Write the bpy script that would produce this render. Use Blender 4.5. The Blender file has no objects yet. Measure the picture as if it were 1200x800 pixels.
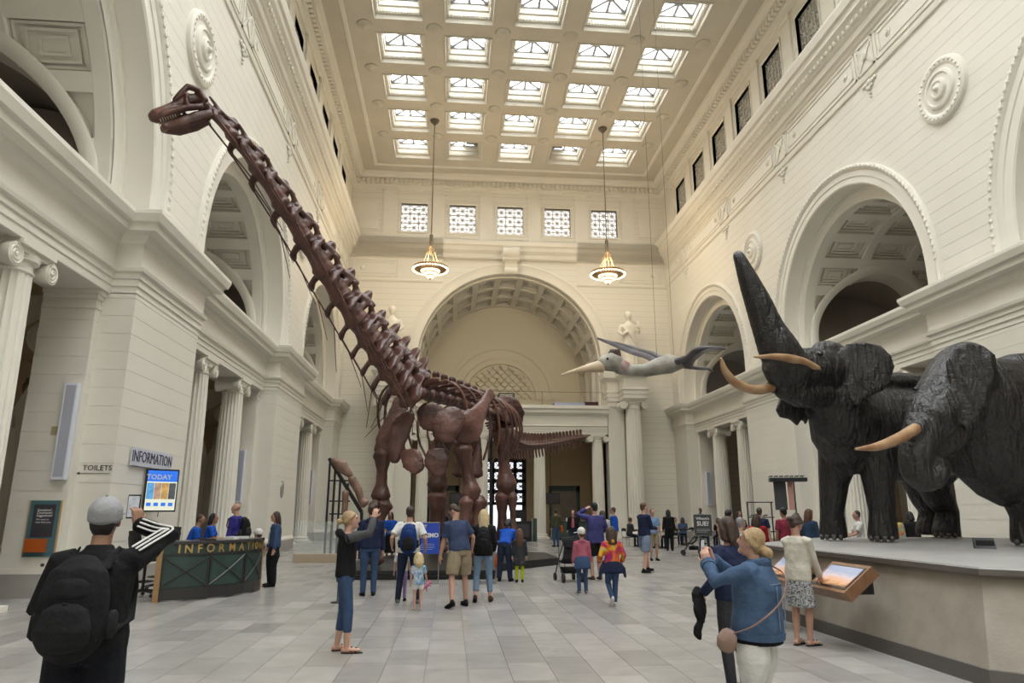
import bpy, bmesh, math, random
import numpy as np
from mathutils import Vector, Matrix, Euler
random.seed(7); RNG = np.random.default_rng(7)
PI = math.pi
SC = bpy.context.scene; COL = SC.collection

# ------------------------------------------------------------ camera, world, exposure
FPX = 810.0; HC = 1.68                       # focal length in pixels of a 1200x800 frame, eye height
PITCH = math.atan(198 / FPX); YAW = math.atan(72 / math.hypot(FPX, 198))
cam = bpy.data.cameras.new('camera'); camo = bpy.data.objects.new('camera', cam); COL.objects.link(camo)
cam.sensor_width = 36; cam.lens = FPX / 1200 * 36; cam.clip_end = 300; cam.clip_start = .05
camo.location = (0, 0, HC); camo.rotation_euler = (PI / 2 + PITCH, 0, -YAW); SC.camera = camo
w = bpy.data.worlds.new('sky'); SC.world = w; w.use_nodes = True
w.node_tree.nodes['Background'].inputs[0].default_value = (.80, .88, 1, 1); w.node_tree.nodes['Background'].inputs[1].default_value = 1.0
SKY_PANE = 13.0                              # daylight through the frosted skylight panes
SC.view_settings.view_transform = 'Standard'; SC.view_settings.look = 'None'
SC.view_settings.gamma = 1; SC.view_settings.exposure = 0.36
SC.view_settings.use_curve_mapping = False
# where a pixel's ray meets a plane (survey of the photograph)
_R = Vector((math.cos(YAW), -math.sin(YAW), 0)); _H = Vector((math.sin(YAW), math.cos(YAW), 0))
_F = _H * math.cos(PITCH) + Vector((0, 0, math.sin(PITCH))); _U = -_H * math.sin(PITCH) + Vector((0, 0, math.cos(PITCH)))
def _ray(px, py): return _F * FPX + _R * (px - 600) + _U * (400 - py)
def atY(px, py, Y): d = _ray(px, py); return Vector((0, 0, HC)) + d * (Y / d.y)
def atX(px, py, X): d = _ray(px, py); return Vector((0, 0, HC)) + d * (X / d.x)
def atZ(px, py, Z=0): d = _ray(px, py); return Vector((0, 0, HC)) + d * ((Z - HC) / d.z)

# ------------------------------------------------------------ materials
MATS = {}
def mat(name, col, rough=.6, metal=0, var=.0, vscale=3, bump=0, bscale=40, emit=None, estr=0, spec=.5, stretch=None, col2=None, thr=None, alpha=None, sheen=0, bdist=.02):
    if name in MATS: return MATS[name]
    m = bpy.data.materials.new(name); m.use_nodes = True; nt = m.node_tree; N = nt.nodes; L = nt.links
    b = N['Principled BSDF']; MATS[name] = m
    b.inputs['Base Color'].default_value = (*col, 1); b.inputs['Roughness'].default_value = rough; b.inputs['Metallic'].default_value = metal
    b.inputs['Specular IOR Level'].default_value = spec
    if sheen: b.inputs['Sheen Weight'].default_value = sheen
    m.diffuse_color = (*col, 1)
    if emit: b.inputs['Emission Color'].default_value = (*emit, 1); b.inputs['Emission Strength'].default_value = estr
    if alpha is not None: b.inputs['Alpha'].default_value = alpha
    if var or bump or col2:
        tc = N.new('ShaderNodeTexCoord'); mp = N.new('ShaderNodeMapping'); L.new(tc.outputs['Object'], mp.inputs[0])
        if stretch: mp.inputs['Scale'].default_value = stretch
    if var or col2:
        n = N.new('ShaderNodeTexNoise'); n.inputs['Scale'].default_value = vscale; n.inputs['Detail'].default_value = 5
        L.new(mp.outputs[0], n.inputs['Vector'])
        r = N.new('ShaderNodeValToRGB'); t = thr or (.3, .7)
        r.color_ramp.elements[0].position = t[0]; r.color_ramp.elements[1].position = t[1]
        c2 = col2 or tuple(min(1, c * (1 + var)) for c in col); c1 = col if col2 else tuple(c * (1 - var) for c in col)
        r.color_ramp.elements[0].color = (*c1, 1); r.color_ramp.elements[1].color = (*c2, 1)
        L.new(n.outputs[0], r.inputs[0]); L.new(r.outputs[0], b.inputs['Base Color'])
    if bump:
        n2 = N.new('ShaderNodeTexNoise'); n2.inputs['Scale'].default_value = bscale; n2.inputs['Detail'].default_value = 6
        L.new(mp.outputs[0], n2.inputs['Vector'])
        bp = N.new('ShaderNodeBump'); bp.inputs['Strength'].default_value = bump; bp.inputs['Distance'].default_value = bdist
        L.new(n2.outputs[0], bp.inputs['Height']); L.new(bp.outputs[0], b.inputs['Normal'])
    return m
CREAM = (.79, .755, .665)
PLASTER = mat('cream_plaster', CREAM, .55, var=.03, vscale=.6, bump=.06, bscale=14)
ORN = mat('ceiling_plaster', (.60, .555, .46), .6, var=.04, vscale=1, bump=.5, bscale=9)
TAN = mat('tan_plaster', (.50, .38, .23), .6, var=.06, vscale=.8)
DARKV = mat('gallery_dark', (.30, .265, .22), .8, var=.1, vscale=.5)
BROWNCOL = mat('tan_stone', (.33, .26, .18), .6, var=.1, vscale=2)
def course_mat():
    m = bpy.data.materials.new('coursed_plaster'); m.use_nodes = True; N = m.node_tree.nodes; L = m.node_tree.links; b = N['Principled BSDF']
    b.inputs['Roughness'].default_value = .55
    g = N.new('ShaderNodeNewGeometry'); s = N.new('ShaderNodeSeparateXYZ'); L.new(g.outputs['Position'], s.inputs[0])
    d = N.new('ShaderNodeMath'); d.operation = 'DIVIDE'; d.inputs[1].default_value = .405; L.new(s.outputs['Z'], d.inputs[0])
    f = N.new('ShaderNodeMath'); f.operation = 'FRACT'; L.new(d.outputs[0], f.inputs[0])
    r = N.new('ShaderNodeValToRGB'); r.color_ramp.interpolation = 'CONSTANT'
    r.color_ramp.elements[0].color = (.62, .57, .46, 1); r.color_ramp.elements[1].position = .05; r.color_ramp.elements[1].color = (*CREAM, 1)
    L.new(f.outputs[0], r.inputs[0]); L.new(r.outputs[0], b.inputs['Base Color'])
    MATS['coursed_plaster'] = m; return m
COURSED = course_mat()

# ------------------------------------------------------------ mesh helpers
class MB:
    def __init__(s): s.v = []; s.f = []
    def add(s, vs, fs):
        o = len(s.v); s.v.extend([tuple(p) for p in vs]); s.f.extend([tuple(i + o for i in f) for f in fs]); return s
    def box(s, x0, x1, y0, y1, z0, z1):
        return s.add([(x0, y0, z0), (x1, y0, z0), (x1, y1, z0), (x0, y1, z0), (x0, y0, z1), (x1, y0, z1), (x1, y1, z1), (x0, y1, z1)],
                     [(3, 2, 1, 0), (4, 5, 6, 7), (0, 1, 5, 4), (1, 2, 6, 5), (2, 3, 7, 6), (3, 0, 4, 7)])
    def bar(s, a, b, w, h=None, up=(0, 0, 1)):
        a = Vector(a); b = Vector(b); h = h or w; d = (b - a).normalized(); u = Vector(up)
        if abs(d.dot(u)) > .98: u = Vector((1, 0, 0))
        r = d.cross(u).normalized(); u = r.cross(d)
        vs = [p + r * sx * w / 2 + u * sz * h / 2 for p in (a, b) for sx, sz in ((-1, -1), (1, -1), (1, 1), (-1, 1))]
        return s.add(vs, [(3, 2, 1, 0), (4, 5, 6, 7), (0, 1, 5, 4), (1, 2, 6, 5), (2, 3, 7, 6), (3, 0, 4, 7)])
    def rings(s, R, cap=True, close=False):
        n = len(R[0]); vs = [p for r in R for p in r]; fs = []
        m = len(R)
        for i in range(m if close else m - 1):
            for j in range(n):
                a, b = i * n + j, i * n + (j + 1) % n; c, d = ((i + 1) % m) * n + (j + 1) % n, ((i + 1) % m) * n + j
                fs.append((a, b, c, d))
        if cap and not close: fs.append(tuple(range(n))[::-1]); fs.append(tuple((m - 1) * n + j for j in range(n)))
        return s.add(vs, fs)
    def lathe(s, prof, n=24, c=(0, 0, 0), axis='z', flute=None):
        R = []
        for r, z in prof:
            ring = []
            for j in range(n):
                a = 2 * PI * j / n; p = (r * math.cos(a), r * math.sin(a), z)
                if axis == 'x': p = (z, p[0], p[1])
                elif axis == 'y': p = (p[0], z, p[1])
                ring.append((p[0] + c[0], p[1] + c[1], p[2] + c[2]))
            R.append(ring)
        return s.rings(R)
    def tube(s, pts, rad, n=10, up=(0, 0, 1), sq=1.0, ref=None, round_end=True):
        """elliptic tube; rad entries are r or (r_side, r_up)"""
        P = [Vector(p) for p in pts]; m = len(P)
        rad = [rad] * m if not isinstance(rad, (list, tuple)) or (len(rad) == 2 and m != 2 and not isinstance(rad[0], (list, tuple))) else rad
        R = []; u0 = Vector(up)
        T = [((P[min(i + 1, m - 1)] - P[max(i - 1, 0)])).normalized() for i in range(m)]
        def ring(p, t, r, k=1):
            r = (r, r) if not isinstance(r, (list, tuple)) else r
            u = u0 - t * u0.dot(t)
            if u.length < .05: u = Vector((0, 1, 0)) - t * t.y
            u.normalize(); q = t.cross(u)
            return [p + (q * math.cos(2 * PI * j / n) * r[0] + u * math.sin(2 * PI * j / n) * r[1]) * k for j in range(n)]
        def mr(r): return min(r) if isinstance(r, (list, tuple)) else r
        if round_end: R.append(ring(P[0] - T[0] * mr(rad[0]) * .75, T[0], rad[0], .55))
        for i in range(m): R.append(ring(P[i], T[i], rad[i]))
        if round_end: R.append(ring(P[-1] + T[-1] * mr(rad[-1]) * .75, T[-1], rad[-1], .55))
        return s.rings(R)
    def ball(s, c, r, n=12, m=8, rot=None):
        r = (r, r, r) if not isinstance(r, (list, tuple)) else r; c = Vector(c); R = []
        for i in range(1, m):
            a = PI * i / m; ring = []
            for j in range(n):
                b = 2 * PI * j / n; p = Vector((r[0] * math.sin(a) * math.cos(b), r[1] * math.sin(a) * math.sin(b), -r[2] * math.cos(a)))
                if rot is not None: p = rot @ p
                ring.append(c + p)
            R.append(ring)
        return s.rings(R)
    def prism(s, poly, a, b, axis='x'):
        """poly: 2d points; extruded from a to b along axis ('x': poly=(y,z); 'y': (x,z); 'z': (x,y))"""
        n = len(poly)
        def mk(p, t): return (t, p[0], p[1]) if axis == 'x' else (p[0], t, p[1]) if axis == 'y' else (p[0], p[1], t)
        return s.add([mk(p, a) for p in poly] + [mk(p, b) for p in poly],
                     [tuple(range(n))[::-1], tuple(range(n, 2 * n))] + [(i, (i + 1) % n, n + (i + 1) % n, n + i) for i in range(n)])
    def sweep(s, path, prof, close=False):
        """plan path [(x,y)], profile [(out,z)]; out = to the left of travel, mitred"""
        m = len(path); P = [Vector((p[0], p[1], 0)) for p in path]; off = []
        for i in range(m):
            ns = []
            for a, b in ((i - 1, i), (i, i + 1)):
                if close: a %= m; b %= m
                if 0 <= a < m and 0 <= b < m and a != b:
                    d = (P[b] - P[a]).normalized(); ns.append(Vector((-d.y, d.x, 0)))
            n = ns[0] if len(ns) == 1 else (ns[0] + ns[1]) / (1 + ns[0].dot(ns[1]))
            off.append(n)
        k = len(prof)
        vs = [(P[i].x + off[i].x * o, P[i].y + off[i].y * o, z) for i in range(m) for o, z in prof]; fs = []
        for i in range(m if close else m - 1):
            i2 = (i + 1) % m
            for j in range(k - 1): fs.append((i * k + j, i2 * k + j, i2 * k + j + 1, i * k + j + 1))
        return s.add(vs, fs)
    def xf(s, M, start=0):
        s.v[start:] = [tuple(M @ Vector(p)) for p in s.v[start:]]; return s
    def mesh(s, name):
        me = bpy.data.meshes.new(name); me.from_pydata(s.v, [], s.f); me.update(); return me
    def build(s, name, m, parent=None, smooth=False, fix=False, **kw):
        me = s.mesh(name)
        if fix:
            bm = bmesh.new(); bm.from_mesh(me); bmesh.ops.recalc_face_normals(bm, faces=bm.faces); bm.to_mesh(me); bm.free()
        return put(name, me, m, parent, smooth, **kw)
def put(name, me, m, parent=None, smooth=False, **kw):
    o = bpy.data.objects.new(name, me); COL.objects.link(o)
    if m is not None and len(me.materials) == 0: me.materials.append(MATS[m] if isinstance(m, str) else m)
    if smooth is True:
        me.polygons.foreach_set('use_smooth', [True] * len(me.polygons))
    elif smooth:
        me.polygons.foreach_set('use_smooth', [True] * len(me.polygons)); me.set_sharp_from_angle(angle=math.radians(smooth))
    if parent: o.parent = parent
    for k, v in kw.items():
        if k == 'loc': o.location = v
        elif k == 'rot': o.rotation_euler = v
        elif k == 'scale': o.scale = v
        elif k == 'color': o.color = v
        else: o[k] = v
    return o
def empty(name, label=None, cat=None, group=None, loc=(0, 0, 0), rz=0, **kw):
    o = bpy.data.objects.new(name, None); COL.objects.link(o); o.location = loc; o.rotation_euler = (0, 0, rz); o.empty_display_size = .1
    return tag(o, label, cat, group, **kw)
def tag(o, label=None, cat=None, group=None, kind=None):
    if label: o['label'] = label
    if cat: o['category'] = cat
    if group: o['group'] = group
    if kind: o['kind'] = kind
    return o
def inst(src, parent=None, **kw): return put(src.name.split('.')[0], src.data, None, parent, False, **kw)
def copy_tree(o, parent=None):
    c = o.copy(); COL.objects.link(c); c.parent = parent
    for ch in list(o.children): copy_tree(ch, c)
    return c
BLOBS = []
def blob(mb, name, m, parent=None, voxel=.02, smooth=4, fac=.5, **kw):
    """a closed, continuous skin around overlapping volumes"""
    o = mb.build(name, m, parent, **kw); o.data.polygons.foreach_set('use_smooth', [True] * len(o.data.polygons))
    r = o.modifiers.new('skin', 'REMESH'); r.mode = 'VOXEL'; r.voxel_size = voxel; r.use_smooth_shade = True
    if smooth: q = o.modifiers.new('soft', 'SMOOTH'); q.factor = fac; q.iterations = smooth
    BLOBS.append(o); return o
def bake_blobs():
    """turns the skins into plain meshes; objects sharing mesh data keep sharing it"""
    seen = {}; dg = bpy.context.evaluated_depsgraph_get(); old = []
    for o in list(bpy.data.objects):
        if o.type == 'MESH' and any(q.name == 'skin' for q in o.modifiers):
            k = o.data.name
            if k not in seen: seen[k] = bpy.data.meshes.new_from_object(o.evaluated_get(dg), preserve_all_data_layers=False, depsgraph=dg)
            old.append((o, seen[k]))
    for o, me in old:
        o.modifiers.clear(); src = o.data
        if len(me.materials) == 0 or me.materials[0] is None:
            me.materials.clear(); me.materials.append(src.materials[0])
        o.data = me
def spline(pts, n):
    """Catmull-Rom through points (any dimension), n samples"""
    P = np.array(pts, float); m = len(P); out = []
    Q = np.vstack([2 * P[0] - P[1], P, 2 * P[-1] - P[-2]])
    for k in range(n):
        t = k / (n - 1) * (m - 1); i = min(int(t), m - 2); u = t - i
        a, b, c, d = Q[i:i + 4]
        out.append(.5 * ((2 * b) + (c - a) * u + (2 * a - 5 * b + 4 * c - d) * u * u + (3 * b - a - 3 * c + d) * u ** 3))
    return np.array(out)
def arc_sweep(mb, cy, cz, prof, zb, n=40, conv=None, a0=0, a1=PI):
    """profile [(radius, u)] carried round an arch standing on legs down to zb; conv maps (u,y,z) to world"""
    ks = ([('l', 1)] if zb is not None else []) + [('a', a0 + (a1 - a0) * i / n) for i in range(n + 1)] + ([('l', -1)] if zb is not None else [])
    k = len(prof); vs = []; fs = []
    for kind, t in ks:
        for r, u in prof:
            y, z = (cy + r * t, zb) if kind == 'l' else (cy + r * math.cos(t), cz + r * math.sin(t))
            vs.append(conv(u, y, z))
    for i in range(len(ks) - 1):
        for j in range(k - 1): fs.append((i * k + j, (i + 1) * k + j, (i + 1) * k + j + 1, i * k + j + 1))
    return mb.add(vs, fs)
def text_mesh(body, size, ext=.004, font_bold=0, sx=1.0, align='CENTER'):
    """flat extruded lettering in the XZ plane facing -Y, centred on the origin"""
    cu = bpy.data.curves.new('lettering', 'FONT'); cu.body = body; cu.size = size; cu.extrude = ext; cu.offset = font_bold
    cu.align_x = align; cu.align_y = 'CENTER'; cu.resolution_u = 2
    o = bpy.data.objects.new('tmp', cu); COL.objects.link(o)
    me = bpy.data.meshes.new_from_object(o.evaluated_get(bpy.context.evaluated_depsgraph_get())); bpy.data.objects.remove(o); bpy.data.curves.remove(cu)
    me.transform(Matrix.Rotation(PI / 2, 4, 'X') @ Matrix.Diagonal((sx, 1, 1, 1))); return me
# ------------------------------------------------------------ the hall
XC = 3.75; YF = 44.8; ZCEIL = 24.4; YB = -26.0
U0, UB, UW = 10.88, 11.45, 10.95            # half widths: pier fronts, bay fronts, upper wall
PIERS = [(-.7, 3.2), (15.5, 19.4), (28.55, 33.25), (42.3, YF)]
BAYS = [(3.2, 15.5), (19.4, 28.55), (33.25, 42.3)]
ARCHES = [(9.35, 8.6, 7.2, 6.4), (24.05, 9.05, 5.45, 4.7), (37.85, 9.05, 5.45, 4.7)]   # y, springing z, outer r, inner r
ZA, ZCOR, ZFR, ZMO, ZCL = 6.4, 8.25, 16.9, 18.5, 19.9
def side(s): return lambda u, y, z: (XC + s * u, y, z)

# --- floor of stone tiles, long way down the hall
TW, TL = .455, .86
FLOORM = None
def floor_mat():
    m = bpy.data.materials.new('floor_stone'); m.use_nodes = True; N = m.node_tree.nodes; L = m.node_tree.links; b = N['Principled BSDF']
    b.inputs['Roughness'].default_value = .26; b.inputs['Specular IOR Level'].default_value = .55
    at = N.new('ShaderNodeAttribute'); at.attribute_name = 'tone'; oi = N.new('ShaderNodeObjectInfo')
    ad = N.new('ShaderNodeMixRGB'); ad.blend_type = 'ADD'; ad.inputs[0].default_value = 1
    L.new(oi.outputs['Color'], ad.inputs[1]); L.new(at.outputs['Color'], ad.inputs[2])
    g = N.new('ShaderNodeNewGeometry'); n = N.new('ShaderNodeTexNoise'); n.inputs['Scale'].default_value = 2.2; n.inputs['Detail'].default_value = 7; n.inputs['Distortion'].default_value = .8
    L.new(g.outputs['Position'], n.inputs['Vector'])
    r = N.new('ShaderNodeValToRGB'); r.color_ramp.elements[0].position = .3; r.color_ramp.elements[1].position = .72
    r.color_ramp.elements[0].color = (.87, .86, .85, 1); r.color_ramp.elements[1].color = (1.05, 1.05, 1.04, 1); L.new(n.outputs[0], r.inputs[0])
    mu = N.new('ShaderNodeMixRGB'); mu.blend_type = 'MULTIPLY'; mu.inputs[0].default_value = 1; L.new(ad.outputs[0], mu.inputs[1]); L.new(r.outputs[0], mu.inputs[2])
    L.new(mu.outputs[0], b.inputs['Base Color'])
    MATS['floor_stone'] = m; return m
floor_mat(); mat('floor_joint', (.235, .225, .21), .4)
fl = MB().box(XC - 19, XC + 19, YB, 53, -.3, -.012).build('floor', 'floor_joint', kind='structure')
tile = MB().box(0, TW - .005, 0, TL - .005, -.03, 0)
tile_me = tile.mesh('tile'); tile_me.materials.append(MATS['floor_stone'])
cells = []
ncol = int(38 / TW)
for i in range(ncol):
    x = XC - 19 + i * TW; off = random.choice((0, .5, .33, .66)) * TL
    for j in range(int((52 + 4) / TL)):
        y = -3 + off + j * TL; cells.append((x, y, random.gauss(0, 1)))
def tone(t): g = min(.46, max(.20, .33 + .033 * t)); return (g, g * .965, g * .905)
def in_view(x, y):
    v = Vector((x, y, 0)) - Vector((0, 0, HC)); d = v.dot(_F)
    if d < .5: return None
    px, py = 600 + FPX * v.dot(_R) / d, 400 - FPX * v.dot(_U) / d
    return d if (-10 < px < 1210 and py < 815) and XC - 11 < x < 5.3 + max(0, y - 14) * 3 else None
seen = sorted([(d, c) for c in cells for d in [in_view(c[0] + TW / 2, c[1] + TL / 2)] if d], key=lambda q: q[0])
near = set((c[0], c[1]) for d, c in seen[:300])
rest = MB(); cols = []
for c in cells:
    t = tone(c[2])
    if (c[0], c[1]) in near:
        o = put('tile', tile_me, None, fl, loc=(c[0], c[1], 0)); o.color = (*t, 1)
    else:
        x, y = c[0], c[1]; rest.add([(x, y, 0), (x + TW - .005, y, 0), (x + TW - .005, y + TL - .005, 0), (x, y + TL - .005, 0)], [(0, 1, 2, 3)]); cols.append(t)
ro = rest.build('tile', 'floor_stone', fl, kind='stuff'); ro.color = (0, 0, 0, 1)
ca = ro.data.color_attributes.new('tone', 'FLOAT_COLOR', 'CORNER')
ca.data.foreach_set('color', np.repeat(np.array([(*c, 1) for c in cols]), 4, axis=0).ravel())

# --- ceiling with coffered skylights
PX, PYY, CO = 3.345, 3.335, 2.38
SKX = [XC + PX * k for k in (-2, -1, 0, 1, 2)]; SKY = [40.87 - PYY * k for k in range(20)]
xe = sorted([XC - 13, XC + 13] + [x + s * CO / 2 for x in SKX for s in (-1, 1)]); ye = sorted([YB, YF + .5] + [y + s * CO / 2 for y in SKY for s in (-1, 1)])
ce = MB()
for i in range(len(xe) - 1):
    for j in range(len(ye) - 1):
        if i % 2 == 1 and j % 2 == 1: continue
        ce.add([(xe[i], ye[j], ZCEIL), (xe[i + 1], ye[j], ZCEIL), (xe[i + 1], ye[j + 1], ZCEIL), (xe[i], ye[j + 1], ZCEIL)], [(0, 1, 2, 3)])
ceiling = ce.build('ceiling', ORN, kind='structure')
# roof void above so no light leaks in except by the panes
MB().box(XC - 13, XC + 13, YB, YF + 1, 26.2, 26.4).build('roof', 'gallery_dark', ceiling)
mat('skylight_glass', (.9, .93, 1), .3, emit=(.90, .95, 1), estr=SKY_PANE); mat('mullion_steel', (.30, .30, .30), .5)
def coffer_mb(dx=0, dy=0):
    b = MB(); lv = [(CO / 2, ZCEIL - .05), (CO / 2 - .05, ZCEIL - .05), (CO / 2 - .07, ZCEIL + .16), (CO / 2 - .17, ZCEIL + .2), (CO / 2 - .19, ZCEIL + .52), (CO / 2 - .27, ZCEIL + .56), (CO / 2 - .28, ZCEIL + .95)]
    R = [[(dx + sx * r, dy + sy * r, z) for sx, sy in ((-1, -1), (1, -1), (1, 1), (-1, 1))] for r, z in lv]
    R = [[(dx + sx * (CO / 2 + .02), dy + sy * (CO / 2 + .02), ZCEIL + .01) for sx, sy in ((-1, -1), (1, -1), (1, 1), (-1, 1))]] + R
    return b.rings(R, cap=False)
def pane_mb(dx=0, dy=0): r = CO / 2 - .28; return MB().add([(dx - r, dy - r, ZCEIL + .95), (dx - r, dy + r, ZCEIL + .95), (dx + r, dy + r, ZCEIL + .95), (dx + r, dy - r, ZCEIL + .95)], [(0, 1, 2, 3)])
cof_me = coffer_mb().mesh('skylight_coffer'); cof_me.materials.append(ORN)
pane_me = pane_mb().mesh('skylight_pane'); pane_me.materials.append(MATS['skylight_glass'])
mu = MB(); r = CO / 2 - .28; z = ZCEIL + .91
for a, c in (((-r, -r), (r, r)), ((-r, r), (r, -r)), ((-r, 0), (r, 0)), ((0, -r), (0, r))): mu.bar((*a, z), (*c, z), .14, .08)
for s in (-1, 1): mu.bar((-r, s * r, z), (r, s * r, z), .12); mu.bar((s * r, -r, z), (s * r, r, z), .12)
mu.lathe([(.01, z - .06), (.13, z - .05), (.13, z + .02)], 10)
mul_me = mu.mesh('mullion'); mul_me.materials.append(MATS['mullion_steel'])
bd = MB()
for k in range(15):
    t = -.98 + 1.96 * k / 14
    for s in (-1, 1):
        for c in (((t, s * 1.0)), ((s * 1.0, t))):
            bd.box(c[0] - .038, c[0] + .038, c[1] - .038, c[1] + .038, ZCEIL + .24, ZCEIL + .46)
bead_me = bd.mesh('bead_row'); bead_me.materials.append(ORN)
hidden_c, hidden_p = MB(), MB()
for y in SKY:
    for x in SKX:
        if y > 24:
            c = put('skylight_coffer', cof_me, None, ceiling, loc=(x, y, 0))
            put('pane', pane_me, None, c); put('mullion', mul_me, None, c); put('bead_row', bead_me, None, c, kind='stuff')
        else:
            h = coffer_mb(x, y); hidden_c.add(h.v, h.f); h = pane_mb(x, y); hidden_p.add(h.v, h.f)
hc_ = hidden_c.build('skylight_coffer', ORN, ceiling, kind='stuff'); hidden_p.build('pane', 'skylight_glass', hc_, kind='stuff')
# dark blinds left half drawn in two of the far skylights, plaster rosettes where the beams cross
mat('blind_grey', (.06, .06, .06), .7)
for x, y, a, b in ((SKX[1], SKY[0], .1, .85), (SKX[3], SKY[0], -.85, -.1), (SKX[1], SKY[3], -.28, .02)):
    MB().box(x + a, x + b, y - .8 + (.9 if y < 40 else 0), y + (.8 if y > 40 else .4), ZCEIL + .93, ZCEIL + .945).build('blind', 'blind_grey', ceiling)
ros = MB().lathe([(.01, -.16), (.12, -.14), (.2, -.05), (.34, -.06), (.38, 0)], 14); ros_me = ros.mesh('ceiling_rosette'); ros_me.materials.append(ORN)
for y in SKY[:6]:
    for k in range(-3, 3):
        put('ceiling_rosette', ros_me, None, ceiling, True, loc=(XC + PX * (k + .5), y - PYY / 2, ZCEIL))
# coves where the ceiling meets the walls
cv = MB(); half = UW - .02
cv.sweep([(XC + half, YB), (XC + half, YF), (XC - half, YF), (XC - half, YB)], [(0, 23.35), (.10, 23.4), (.10, 23.55), (.30, 23.6), (.34, 24.0), (.55, 24.05), (.62, 24.2), (.75, 24.25), (.8, 24.41)])
cv.sweep([(XC + half, YB), (XC + half, YF), (XC - half, YF), (XC - half, YB)], [(1.55, 24.41), (1.6, 24.33), (1.75, 24.33), (1.8, 24.41)])
cv.build('cornice_moulding', PLASTER, ceiling)
dn = MB()
for s in (-1, 1):
    for k in range(200):
        y = 44.2 - .32 * k; x = XC + s * (half - .42)
        dn.box(x - .1, x + .1, y - .1, y + .1, 23.66, 23.96)
for k in range(66): x = XC - half + .45 + .32 * k; dn.box(x - .1, x + .1, YF - .52, YF - .32, 23.66, 23.96)
dn.build('dentil', PLASTER, ceiling, kind='stuff')

# --- walls
def hw(z, zc, r): return r if z <= zc else (math.sqrt(max(0, r * r - (z - zc) ** 2)))
def course_polys(z0, z1, y0, y1, arches, gap):
    zs = [z0 + gap + (z1 - z0 - gap) * k / 4 for k in range(5)]; cuts = []
    for yc, zc, r in arches:
        if hw(z0, zc, r) > 0: cuts.append((yc, zc, r))
    out = []; edges = [None] + cuts + [None]
    for a, b in zip(edges[:-1], edges[1:]):
        L = [(y0 if a is None else a[0] + hw(z, a[1], a[2]), z) for z in zs]; R = [(y1 if b is None else b[0] - hw(z, b[1], b[2]), z) for z in zs]
        if a is None: L = [L[0], L[-1]]
        if b is None: R = [R[0], R[-1]]
        if R[0][0] - L[0][0] < .02: continue
        R = [p for k, p in enumerate(R) if k == 0 or k == len(R) - 1 or p != R[k - 1]]
        out.append(R[::1] + L[::-1])
    return out
STONE = mat('wall_stone_course', CREAM, .55, var=.025, vscale=.5, bump=.05, bscale=16)
JOINT = mat('joint_plaster', (.52, .47, .38), .7)
CH = .405
ENT = [(-.02, ZA - .01), (0, ZA), (0, ZA + .17), (.035, ZA + .18), (.035, ZA + .33), (.07, ZA + .34), (.07, ZA + .47), (.14, ZA + .5), (.16, ZA + .58), (.06, ZA + .62), (.06, ZA + 1.16),
       (.14, ZA + 1.22), (.2, ZA + 1.34), (.42, ZA + 1.37), (.44, ZA + 1.52), (.52, ZA + 1.55), (.58, ZA + 1.72), (.58, ZCOR - .04), (.5, ZCOR), (-.9, ZCOR)]
def plan_path(s, yA, yB):
    pts = [];
    for (a, b) in PIERS: pts += [(UB, a), (U0, a), (U0, b), (UB, b)]
    pts = [(UB, yA)] + pts[1:] if False else [(UB, yA)] + pts
    if abs(pts[-1][1] - YF) < .01: pts = pts[:-1]
    P = [(XC + s * u, y) for u, y in pts]
    return P if s > 0 else P[::-1]
def keep_out(mb, conv, cross):
    """drop faces that lie inside the cross arches cut through both flanks"""
    if not cross: return
    o = Vector(conv(0, 0, 0)); eu = Vector(conv(1, 0, 0)) - o; uc, rc, zs = cross; f2 = []
    for f in mb.f:
        c = sum((Vector(mb.v[i]) for i in f), Vector()) / len(f); u = (c - o).dot(eu); z = c.z
        if not ((z < zs and abs(u - uc) < rc) or (z >= zs and (u - uc) ** 2 + (z - zs) ** 2 < rc * rc)): f2.append(f)
    mb.f = f2
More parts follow.
